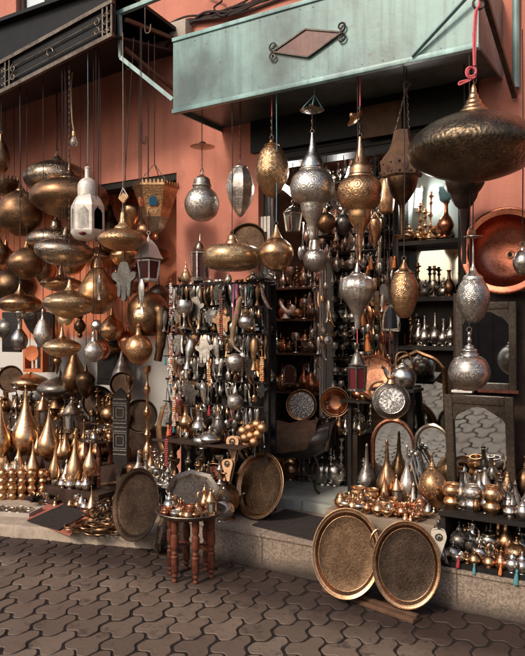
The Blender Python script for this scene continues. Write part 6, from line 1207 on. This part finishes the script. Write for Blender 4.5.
# mirrors
def frame_mirror(label, px0, px1, pt, pb, Y, fw, rx=0, arch=True, mat='carved_wood', yaw=0):
    a = W(px0, pb, Y); c = W(px1, pb, Y); s = SC((px0 + px1) / 2, Y); h = (pb - pt) * s; w = c.x - a.x; f = fw * s
    t = thing('wall_mirror', label, 'mirror', ((a.x + c.x) / 2, Y, W((px0 + px1) / 2, pb, Y).z), yaw, None, rx); bm = BM()
    bx(bm, -w / 2, -w / 2 + f, -.02, .015, 0, h, .004); bx(bm, w / 2 - f, w / 2, -.02, .015, 0, h, .004); bx(bm, -w / 2 + f + .001, w / 2 - f - .001, -.019, .014, 0, f, .003); bx(bm, -w / 2 + f + .001, w / 2 - f - .001, -.019, .014, h - f, h, .003); fr = part('frame', bm, mat, t)
    if arch:
        iw = w / 2 - f; bm = BM(); h1 = h - f
        for sg in (1, -1):
            pts = [(sg * iw, h1), (0, h1), (0, h1 - f * .35), (sg * iw * .3, h1 - f * .5), (sg * iw * .55, h1 - f * 1.0), (sg * iw * .75, h1 - f * 1.1), (sg * iw * .88, h1 - f * 1.7), (sg * iw, h1 - f * 2.3)]
            prism(bm, pts if sg > 0 else pts[::-1], .02, Matrix.Translation((0, -.002, 0)))
        bmesh.ops.triangulate(bm, faces=[q for q in bm.faces if len(q.verts) > 4]); part('arch_panel', bm, mat, fr)
    part('glass', bx(BM(), -w / 2 + f - .004, w / 2 - f + .004, .008, .012, f - .004, h - f + .004), 'mirror', t)
    part('backing', bx(BM(), -w / 2 + .006, w / 2 - .006, .0155, .03, .006, h - .006), 'black_wood', t); return t
zt_shelf = .52
frame_mirror('dark carved arched mirror, the upper of two at the right', 456.5, 517, 302, 390, 4.30, 7, .02); frame_mirror('dark carved mirror leaning on the shelf, the lower of two at the right', 449, 517, 393.5, 512, 4.28, 8, .13, True)
s = SC(470, 4.28); solo('paper_roll', bx(BM(), -.11, .02, -.03, .03, 0, .016, .004), 'white_paint', 'white folded paper lying between the two carved mirrors', 'paper', W(470, 392.8, 4.29))
solo('red_board', bx(BM(), -.16, .08, -.012, .012, 0, .02), 'red_wood', 'reddish wooden strip between the two carved mirrors', 'board', W(505, 393.2, 4.29))
# big ogee arched mirror
def arch_mirror(name, label, px, pt, pb, hw, Y, rx, mat, th, spring=.42, ogee=True, yaw=0, z=None):
    s = SC(px, Y); h = (pb - pt) * s; w = hw * s; loc = W(px, pb, Y)
    if z is not None: h += loc.z - z; loc.z = z
    t = thing(name, label, 'mirror', loc, yaw, None, rx); sp = h - spring * 2 * w * (1.0 if ogee else 1.2)
    if ogee: half = smooth([(w, 0), (w, sp * .5), (w, sp), (w * .93, sp + (h - sp) * .34), (w * .66, sp + (h - sp) * .68), (w * .28, sp + (h - sp) * .86), (0, h)], 5)
    else: half = [(w, 0), (w, sp)] + [(w * math.cos(a), sp + (h - sp) * math.sin(a)) for a in [PI / 2 * j / 10 for j in range(1, 11)]]
    op = half + [(-x, z_) for x, z_ in half[-2::-1]]
    part('frame', tube(BM(), [(x, 0, z_) for x, z_ in op] , th, 8, True), mat, t)
    bm = prism(BM(), op, .006, Matrix.Translation((0, .004, 0))); bmesh.ops.triangulate(bm, faces=[q for q in bm.faces if len(q.verts) > 4]); part('glass', bm, 'mirror', t); return t
arch_mirror('arched_mirror', 'large pointed arch mirror with bronze frame reflecting the paving', 424, 350, 486, 25.5, 4.62, .14, 'bronze', .018)
arch_mirror('arched_mirror', 'round topped copper framed mirror standing on the cloth covered table', 393.5, 420, 490, 21, 4.32, .02, 'copper', .016, .5, False, .12, zT + .006); arch_mirror('arched_mirror', 'round topped brass framed mirror beside the carved mirrors', 433, 425, 490, 17.5, 4.325, .03, 'pewter_gold', .014, .5, False, .05, zT + .006)
arch_mirror('oval_mirror', 'small teardrop mirror with silver frame under the golden barrel lantern', 391, 306, 330, 8.5, 4.6, .0, 'silver', .012, .9, False, -.1)
frame_mirror('small dark wooden mirror behind the silver kettle', 383, 406, 333.5, 372, 4.9, 4.5, .0, True, 'red_wood')
# table with cloth
xT0, xT1, yT0, yT1, zT = -1.86, -1.235, 3.80, 4.33, .447
t = thing('cloth_table', 'low table draped with a pale beige cloth, crowded with brass', 'table', ((xT0 + xT1) / 2, (yT0 + yT1) / 2, .228)); part('crate', loc_(bx(BM(), xT0 + .02, xT1 - .02, yT0 + .03, yT1, .228, zT - .012), t), 'brown_wood', t)
def drape():
    bm = BM(); nx, ny = 40, 8; rows = []; W_ = xT1 - xT0; rn = random.Random(3)
    def pt(x, d):                       # d < 0 hangs down the front, d > 0 lies on the top
        if d >= 0: return (x, yT0 + d, zT + .003 * math.sin(x * 30 + d * 22))
        f = -d; return (x + .02 * f * math.sin(x * 40), yT0 - .006 - .05 * f * (1 + math.sin(x * 26 + 1.3)) , zT - f + .0)
    ds = [-.22 - .0, -.17, -.12, -.08, -.045, -.02, -.006, 0, .02, .1, .2, .35, yT1 - yT0]
    for d in ds:
        rows.append([bm.verts.new(pt(xT0 - .02 + (W_ + .06) * k / nx, d * (1 if d >= 0 else (.75 + .25 * math.sin(k * .4))))) for k in range(nx + 1)])
    for a, b_ in zip(rows, rows[1:]):
        for k in range(nx): f = bm.faces.new((a[k], a[k + 1], b_[k + 1], b_[k])); f.smooth = True
    # right side fall with folds
    top = [r[-1] for r in rows[7:]]; n = len(top); lo = []; prev = top
    for q in (1, 2, 3, 4):
        cur = [bm.verts.new((v.co.x + .015 + .02 * q * (.6 + .4 * math.sin(i * 2.1)), v.co.y - .01 * q * math.sin(i * 1.7), v.co.z - .05 * q)) for i, v in enumerate(top)]
        for i in range(n - 1): f = bm.faces.new((prev[i], cur[i], cur[i + 1], prev[i + 1])); f.smooth = True
        prev = cur
    bmesh.ops.solidify(bm, geom=list(bm.faces), thickness=.004); return bm
o = solo('tablecloth', drape(), 'pale_cloth', 'pale beige cloth draped over the low table behind the trays', 'tablecloth')
zc = zT + .006
def tt(kd, mt, px, yt, yb, lab, w=None, grp=None, rz=None, small=False): return put(kd, mt, px, yt, yb, zc, lab, w, grp, rz, small)
put('bottle', 'dark_silver', 366, 443, 490, ('y', 4.22, zc), 'grey engraved long necked vase at the left of the cloth covered table', 20); put('bottle', 'bronze', 387, 438, 494, ('y', 4.16, zc), 'bronze long necked vase in front of the copper framed mirror', 21.5); put('bottle', 'silver_engraved', 407.5, 444, 496, ('y', 4.16, zc), 'silver long necked vase in front of the copper framed mirror', 18)
put('globe', 'brass_engraved', 433.5, 452, 503, ('y', 4.12, zc), 'large round brass globe lamp beside the carved mirror', 29); tt('bowl', 'brass', 358, 487, 501, 'brass bowl at the left of the cloth covered table', 17); tt('bowl', 'brass', 372, 489, 504, 'brass bowl second from the left on the cloth covered table', 15); tt('drop', 'brass', 384.5, 469, 505, 'slender brass drop on the cloth covered table', 10)
tt('lantern', 'brass', 397, 474, 505, 'small brass birdcage lantern on the cloth covered table', 12); tt('bowl', 'dark_silver', 427, 492, 510, 'grey silver bowl holding ladles at the right of the cloth covered table', 20); tt('cone', 'silver', 413, 480, 508, 'silver cone lidded burner on the cloth covered table', 11)
for k, (a, b_) in enumerate((((412, 452), (426, 496)), ((416, 454), (429, 497)), ((409, 455), (423, 497)))):
    pb = G(b_[0], 505, zc + .03); pa = W(a[0], a[1], pb.y + .10); d = pa - pb; bm = tube(BM(), [(0, 0, 0), d * .5, d], [.006, .005, .006], 6); bmesh.ops.create_uvsphere(bm, u_segments=10, v_segments=6, radius=.02, matrix=Matrix.Translation(d)); solo('ladle', bm, 'silver', 'thin silver ladle leaning out of the grey silver bowl', 'ladle', pb, 0, 'silver ladles in the bowl')
for i in range(135):
    x = rnd.uniform(xT0 + .03, xT1 - .03); y = yT0 + .03 + .26 * rnd.random() ** 1.2; kd = rnd.choice(['oil', 'oil', 'cup', 'lidded', 'bell', 'bowl', 'oil', 'jar']); mt = rnd.choice(['brass', 'brass', 'bronze', 'copper', 'silver', 'bronze'])
    ware(kd, mt, (x, y, zc), rnd.uniform(.55, 1.0), 'small %s %s crowded on the cloth covered table' % (mt, NAMES[kd].replace('_', ' ')), None, 'small wares on the cloth covered table', rnd.uniform(0, 6))
p = G(349, 514, zc); solo('red_pen', tube(BM(), [(-.06, 0, .006), (.06, 0, .006)], .006, 6), 'orange_tassel', 'orange stick lying at the front of the cloth covered table', 'stick', p, .1)
# low black shelves at the right
xS0, xS1, yS0, yS1 = -1.19, -.2, 3.86, 4.27
t = thing('low_shelf', 'low black two tiered shelf at the right under the carved mirrors', 'shelf', ((xS0 + xS1) / 2, yS1, .228)); part('top', loc_(bx(BM(), xS0, xS1, yS0, yS1, zt_shelf - .025, zt_shelf), t), 'black_wood', t); part('back', loc_(bx(BM(), xS0, xS1, yS1 - .02, yS1 - .001, .24, zt_shelf - .027), t), 'black_cloth', t)
for x in (xS0 + .02, xS1 - .02): part('side', loc_(bx(BM(), x - .015, x + .015, yS0 + .02, yS1 - .022, .228, zt_shelf - .027), t), 'black_wood', t)
part('lower_shelf', loc_(bx(BM(), xS0 + .037, xS1 - .037, yS0 - .06, yS1 - .022, .232, .256), t), 'black_cloth', t)
zu = zt_shelf + .001; GS = None
def us(kd, mt, px, yt, yb, lab, w=None, **k): return put(kd, mt, px, yt, yb, zu, lab, w, **k)
us('pot', 'brass', 452, 483, 507, 'brass double bellied pot, left on the low black shelf', 20); us('pot', 'silver_engraved', 472, 485, 510, 'silver embossed pot between two brass ones on the low black shelf', 20); us('pot', 'brass', 491.5, 486, 514, 'brass double bellied pot, right on the low black shelf', 20); us('drop', 'brass_hammered', 507, 464, 504, 'golden teardrop vase near the right edge of the low black shelf', 18)
us('cone', 'silver', 464, 465, 498, 'silver cone lidded burner with a red leaf on the low black shelf', 15); us('cone', 'silver_engraved', 484.5, 463, 500, 'silver cone lidded burner in front of the lower carved mirror', 19); us('lidded', 'silver', 510, 500, 517, 'bluish silver lidded bowl at the front of the low black shelf', 14); us('jar', 'silver', 523, 498, 520, 'silver jar at the right edge of the low black shelf', 15); us('globe', 'bronze', 524, 455, 500, 'bronze globe lamp cut by the right edge', 20)
for px, py, lab in ((458.5, 484, 'red paper leaf standing before the silver cone burner'), (502, 482, 'dark red paper leaf behind the golden teardrop vase')):
    s = SC(px, 4.0); bm = prism(BM(), [(-2 * s, 0), (2.5 * s, 0), (3 * s, 4 * s), (1 * s, 13 * s), (-1.6 * s, 5 * s)], .004); q = W(px, 490, 4.0); q.z = zu; solo('paper_leaf', bm, 'red_tassel', lab, 'paper', q, .3); C.objects[-1].scale = (1, 1, 1.4)
zl = .257
def ls(kd, mt, px, yt, yb, lab, w=None, Y=None, **k): return put(kd, mt, px, yt, yb, zl if Y is None else ('y', Y), lab, w, **k)
ls('globe', 'dark_silver', 459, 520, 553, 'dark grey globe at the left of the lower tier', 24); ls('globe', 'dark_silver', 490, 522, 555, 'dark engraved oval globe in the middle of the lower tier', 22); ls('globe', 'brass_engraved', 516, 536, 562, 'round brass globe at the right of the lower tier', 24); ls('lidded', 'silver', 453.5, 540, 559, 'silver lidded bowl at the left of the lower tier', 16); ls('goblet', 'dark_silver', 470, 541, 560, 'mushroom shaped grey goblet in the lower tier', 12); ls('jar', 'silver', 481, 545, 562, 'little silver pot with knob in the lower tier', 11)
for i, (px, mt) in enumerate(((443, 'silver'), (458, 'silver'), (474.5, 'brass'), (489, 'brass'), (501, 'copper'), (512, 'silver'), (522, 'silver'))):
    kd = ['lidded', 'bowl', 'lidded', 'lidded', 'jar', 'teapot', 'teapot'][i]; p = W(px, 565, 3.83); p.z = zl; ware(kd, mt, p, .82, ('small %s %s at the front of the lower tier, number %d from the left' % (mt, NAMES[kd].replace('_', ' '), i + 1)).replace(', number 1 from the left', ' beside the pale bellows').replace(', number 2 from the left', ' with a red tassel').replace(', number 3 from the left', ' with a teal tassel').replace(', number 4 from the left', ' without tassel').replace(', number 5 from the left', ' by the orange tassel').replace(', number 6 from the left', ' left of the long teal tassel').replace(', number 7 from the left', ' at the right edge'), None, None, .4 + i, False)
for px, py, kd, sc, lab in ((459, 556, 'tassel_red', 1.0, 'red tassel hanging at the front left of the lower tier'), (474.5, 563, 'tassel_teal', .9, 'short teal tassel hanging at the front of the lower tier'), (501, 564, 'tassel_orange', .9, 'orange tassel hanging at the front of the lower tier'), (517, 569, 'tassel_teal', 1.25, 'long teal tassel hanging at the front right of the lower tier')):
    ware(kd, 'silver', W(px, py, 3.785), sc, lab, 'tassel', None, 0)
for i in range(44):
    p = Vector((rnd.uniform(xS0 + .06, -.62), rnd.uniform(3.83, 4.1), zl)); kd = rnd.choice(['cup', 'bell', 'oil', 'lidded']); mt = rnd.choice(['silver', 'brass', 'bronze']); ware(kd, mt, p, rnd.uniform(.6, 1.1), 'tiny %s %s along the front of the lower tier' % (mt, NAMES[kd].replace('_', ' ')), None, 'tiny wares along the lower tier', rnd.uniform(0, 6))
for i in range(34):
    p = Vector((rnd.uniform(xS0 + .06, -.6), rnd.uniform(3.95, 4.2), zu)); kd = rnd.choice(['cone', 'jar', 'bowl', 'vase', 'lidded', 'ewer']); mt = rnd.choice(['silver', 'dark_silver', 'bronze', 'brass']); ware(kd, mt, p, rnd.uniform(.7, 1.15), '%s %s in front of the lower carved mirror' % (colw(mt), NAMES[kd].replace('_', ' ')), None, 'wares in front of the lower carved mirror', rnd.uniform(0, 6))
# round pans, kettles, vases inside the doorway
wall_disc('round_sieve', 'silver round sieve hung behind the saddle chair', 301.6, 405, 15.5, 5.0, 'silver_rows', .3, -.1, 'sieve'); wall_disc('copper_pan', 'shiny orange copper pan right of the silver sieve', 335, 402, 15, 5.05, 'copper', .3, -.1, 'pan', True, .05)
Yk = 4.95
put('hookah', 'silver', 331, 436, 482, ('y', 4.98), 'silver candlestick on the shop floor right of the saddle chair', 9); put('hookah', 'silver_engraved', 341, 438, 480, ('y', 5.02), 'engraved silver candlestick on the shop floor, the one nearer the vases', 9)
t = thing('tall_stand', 'dark wooden box under the silver kettles in the doorway', 'stand', (W(338, 480, 5.2).x, 5.2, .293)); part('box', bx(BM(), -.2, .22, -.1, .3, 0, .42, .006), 'dark_wood', t)
put('teapot', 'silver', 329, 412, 434, ('y', 5.2), 'large silver teapot below the copper pan', 22, None, 2.8); put('teapot', 'silver_engraved', 344, 416, 436, ('y', 5.25), 'engraved silver teapot beside the large plain one', 18, None, .4)
for px, yt, yb, w, mt, lab in ((347, 420, 473, 14, 'dark_silver', 'tall grey engraved vase, left of a pair in the doorway'), (361, 400, 472, 20, 'dark_silver', 'tallest grey engraved vase in the doorway'), (354, 430, 476, 10, 'silver', 'narrow silver vase between the two tall grey ones')): put('vase', mt, px, yt, yb, .294, lab, w)
t = thing('copper_tray', 'glowing copper tray leaning behind the decorated canteen', 'tray', W(374, 398, 4.75), .35); d = part('plate', lathe(BM(), smooth([(0, 0), (.12, 0), (.14, .01), (.16, .02), (.15, .01), (0, -.006)], 2), 28), 'copper', t); d.rotation_euler = (PI / 2 - .2, 0, 0); d.location = (0, 0, .16)
# decorated canteen
s = SC(391, 4.0); t = thing('canteen', 'round carved silver canteen with brass collar in front of the arched mirror', 'canteen', W(391, 419, 4.0), .42); R = 18.5 * s
for nm, pr, mt in (('body', [(0, -.045), (R * .75, -.042), (R * .97, -.02), (R, 0), (R * .97, .02), (R * .75, .04), (R * .72, .04)], 'dark_silver'), ('face', [(R * .735, .040), (R * .70, .050), (R * .64, .046), (R * .6, .048), (0, .05)], 'canteen_face'), ('band', [(R * .94, -.02), (R * 1.02, -.012), (R * 1.02, .012), (R * .94, .024)], 'silver')):
    d = part(nm, lathe(BM(), smooth(pr, 3), 40), mt, t); d.rotation_euler = (PI / 2 - .1, 0, 0); d.location = (0, 0, R)
part('neck', rv([(0, 2 * R - .01), (.03, 2 * R - .01), (.022, 2 * R + .015), (.03, 2 * R + .03), (.02, 2 * R + .04), (0, 2 * R + .04)], 14, 2), 'brass', t); part('handle', tube(BM(), curve([(-R * .98, 0, R * 1.15), (-R * 1.15, 0, R * 1.5), (-R * .9, 0, R * 1.95), (-R * .4, 0, R * 2.02)], 4), .009, 7), 'brass', t); part('strap_cord', tube(BM(), [(0, 0, 2 * R + .04), (-.02, .05, W(391, 250, 4.0).z - t.location.z)], .003, 5), 'dark_cord', t)
# silver kettle
s = SC(402, 4.3); t = thing('kettle', 'silver kettle with hoop handle above the decorated canteen', 'kettle', W(403, 388, 4.3), .5); k = s
part('body', rv([(0, 0), (9 * k, 0), (12 * k, 5 * k), (13 * k, 12 * k), (10 * k, 19 * k), (5 * k, 22 * k), (0, 22.4 * k)], 24, 3), 'silver', t); part('lid', rv([(5.4 * k, 21.6 * k), (5 * k, 23 * k), (1 * k, 25 * k), (1.6 * k, 27 * k), (0, 28.4 * k)], 14, 2), 'silver', t)
part('spout', tube(BM(), curve([(-10 * k, 0, 10 * k), (-15 * k, 0, 12 * k), (-18 * k, 0, 19 * k), (-21 * k, 0, 21 * k)], 4), [3 * k] * 4 + [2.2 * k] * 4 + [1.6 * k] * 5, 8), 'silver', t); part('handle', tube(BM(), curve([(-7 * k, 0, 20 * k), (-6 * k, 0, 33 * k), (2 * k, 0, 36 * k), (8 * k, 0, 30 * k), (9 * k, 0, 19 * k)], 4), 1.1 * k, 7), 'brass', t)
solo('kettle_shelf', bx(BM(), -.2, .1, -.1, .1, 0, .02), 'black_wood', 'small dark bracket shelf carrying the silver kettle', 'shelf', (t.location.x, 4.32, t.location.z - .0215)); q = C.objects['kettle_shelf'] if 'kettle_shelf' in C.objects else None
solo('shelf_post', bx(BM(), -.02, .02, -.02, .02, 0, t.location.z - .023 - .293), 'black_wood', 'dark post holding the kettle shelf', 'post', (t.location.x, 4.36 + .1, .293))
# copper and orange glow: copper pots by the lantern
put('pot', 'copper', 378, 366, 392, ('y', 4.9), 'orange copper pot behind the small red glass lantern', 22); put('bowl', 'copper', 371, 388, 402, ('y', 4.88), 'orange copper bowl below the copper pot', 20)
solo('display_ledge', bx(BM(), -.25, .2, -.08, .08, 0, .02), 'black_wood', 'dark ledge under the copper pot and bowl in the doorway', 'shelf', W(374, 403, 4.9)); 
for dx in (-.2, .15): p = W(374, 403, 4.9); solo('ledge_post', bx(BM(), -.015, .015, -.015, .015, 0, p.z - .295), 'black_wood', ('left' if dx < 0 else 'right') + ' dark post under the copper ledge in the doorway', 'post', (p.x + dx, 4.9, .293))

tube_light('lit white tube lamp standing at the left of the upper black shelf', W(416.5, 212, Ys + .12), .20, 0, .08)
tube_light('lit white tube lamp hanging in front of the silver teapot wall', W(338, 205, 5.3), .36, 0, .35)

# dark panel behind the carved mirrors, wares on the ledges and the shop floor
solo('wall_panel', bx(BM(), W(454, 400, 4.41).x, .1, 4.395, 4.42, .53, 1.80), 'dark_wood', 'dark wooden panel on the wall behind the two carved mirrors', 'panel')
for i in range(16):
    p = W(rnd.uniform(356, 396), 403, rnd.uniform(4.84, 4.95)); p.z = W(374, 403, 4.9).z + .021; kd = rnd.choice(['pot', 'teapot', 'jar', 'bowl', 'vase']); mt = rnd.choice(['copper', 'copper', 'silver', 'brass']); ware(kd, mt, p, rnd.uniform(.8, 1.2), '%s %s crowded on the dark ledge by the red glass lantern' % (mt, NAMES[kd].replace('_', ' ')), None, 'wares on the dark ledge in the doorway', rnd.uniform(0, 6))
for i in range(44):
    p = W(rnd.uniform(318, 384), 470, rnd.uniform(5.0, 5.35)); p.z = .293
    if abs(p.x - W(338, 480, 5.2).x) < .26 and p.y > 5.05: p.z = .715
    kd = rnd.choice(['vase', 'candlestick', 'ewer', 'hookah', 'teapot', 'bottle', 'globe']); mt = rnd.choice(['silver', 'silver', 'silver_engraved', 'dark_silver', 'bronze']); ware(kd, mt, p, rnd.uniform(.9, 1.6) if p.z < .5 else rnd.uniform(.6, 1.0), '%s %s standing at the back of the doorway floor' % (colw(mt), NAMES[kd].replace('_', ' ')), None, 'wares standing at the back of the doorway', rnd.uniform(0, 6))
for i in range(40):
    p = W(rnd.uniform(300, 398), 170, rnd.uniform(5.1, 5.5)); z0 = rnd.uniform(2.25, 2.95); kd = rnd.choice(['fish', 'hand', 'spoon', 'dropcharm', 'disc', 'dagger']); s_ = rnd.uniform(1.5, 3.0)
    ware(kd, 'silver', (p.x, p.y, z0), s_, 'silver %s hanging from the shop ceiling behind the spired lanterns' % NAMES[kd].replace('_', ' '), None, 'silver pieces hanging from the shop ceiling', rnd.uniform(-1, 1))
tube_light('added white tube lamp brightening the shop from above the white sided shelves', W(300, 200, 4.95), .36, 0, -.9)  # extra tube, added only to brighten the dark shop interior

for i in range(46):                       # strings of trinkets at the right of the doorway
    p = W(rnd.uniform(362, 397), 300, rnd.uniform(4.7, 5.0)); z0 = rnd.uniform(1.25, 2.2); kd = rnd.choice(['fish', 'spoon', 'dropcharm', 'disc', 'dagger', 'hand', 'tassel_orange']); mt = rnd.choice(['silver', 'silver_engraved', 'brass', 'copper'])
    ware(kd, mt, (p.x, p.y, z0), rnd.uniform(1.2, 2.2), ('orange tassel' if kd[0] == 't' else '%s %s' % (colw(mt), NAMES[kd].replace('_', ' '))) + ' hanging by the black shelf post at the doorway', None, 'trinkets hanging at the doorway', rnd.uniform(-1, 1))
for k in range(7):
    p = W(364 + k * 5, 300, 4.7 + .05 * (k % 5)); solo('cord', tube(BM(), [(0, 0, 0), (.004, 0, .8), (0, 0, 1.75)], .003, 5), 'dark_cord', 'thin dark cord hanging with trinkets by the black shelf post', 'cord', (p.x, p.y, 1.2), 0, 'cords hanging at the doorway')

for i in range(26):
    p = W(rnd.uniform(308, 330), 300, rnd.uniform(5.0, 5.2)); z0 = rnd.uniform(1.2, 2.1); kd = rnd.choice(['fish', 'spoon', 'dropcharm', 'disc', 'key', 'dagger']); mt = rnd.choice(['shop_silver', 'silver', 'brass'])
    ware(kd, mt, (p.x, p.y, z0), rnd.uniform(1.0, 1.8), '%s %s hanging in front of the white painted shelf side' % (colw(mt), NAMES[kd].replace('_', ' ')), None, 'trinkets hanging by the white shelf side', rnd.uniform(-1, 1))
for k in range(4):
    p = W(311 + k * 5, 300, 5.04 + .04 * k); solo('cord', tube(BM(), [(0, 0, 0), (.004, 0, .6), (0, 0, 1.3)], .003, 5), 'dark_cord', 'thin dark cord hanging with trinkets before the white painted shelf side', 'cord', (p.x, p.y, 1.0), 0, 'cords hanging before the white shelf side')

for i in range(22):
    p = W(rnd.uniform(436, 530), 560, rnd.uniform(4.0, 4.2)); p.z = zl; p.x = min(max(p.x, xS0 + .1), xS1 - .1); kd = rnd.choice(['globe', 'pot', 'vase', 'teapot', 'jar', 'ewer']); mt = rnd.choice(['silver', 'dark_silver', 'bronze', 'brass']); ware(kd, mt, p, rnd.uniform(.9, 1.25), '%s %s at the dim back of the lower tier' % (colw(mt), NAMES[kd].replace('_', ' ')), None, 'wares at the back of the lower tier', rnd.uniform(0, 6))
for i in range(34):
    p = W(rnd.uniform(262, 275), 300, rnd.uniform(4.36, 4.5)); z0 = rnd.uniform(.95, 1.95); kd = rnd.choice(['fish', 'spoon', 'dropcharm', 'disc', 'key', 'dagger']); mt = rnd.choice(['shop_silver', 'silver', 'brass', 'bronze'])
    ware(kd, mt, (p.x, p.y, z0), rnd.uniform(1.0, 1.7), '%s %s hanging on cords by the thin black door post' % (colw(mt), NAMES[kd].replace('_', ' ')), None, 'trinkets hanging by the door post', rnd.uniform(-1, 1))
for k in range(4):
    p = W(263 + k * 3.6, 300, 4.38 + .03 * k); solo('cord', tube(BM(), [(0, 0, 0), (.004, 0, .6), (0, 0, 2.0)], .003, 5), 'dark_cord', 'thin dark cord hanging with trinkets by the thin black door post', 'cord', (p.x, p.y, .8), 0, 'cords hanging by the door post')
for i in range(30):
    p = W(rnd.uniform(270, 330), 470, rnd.uniform(5.05, 5.22)); p.z = .293; kd = rnd.choice(['vase', 'ewer', 'hookah', 'teapot', 'bottle', 'globe']); mt = rnd.choice(['silver', 'dark_silver', 'bronze', 'brass', 'copper']); ware(kd, mt, p, rnd.uniform(1.1, 1.8), '%s %s on the floor behind the saddle chair' % (colw(mt), NAMES[kd].replace('_', ' ')), None, 'wares on the floor behind the saddle chair', rnd.uniform(0, 6))
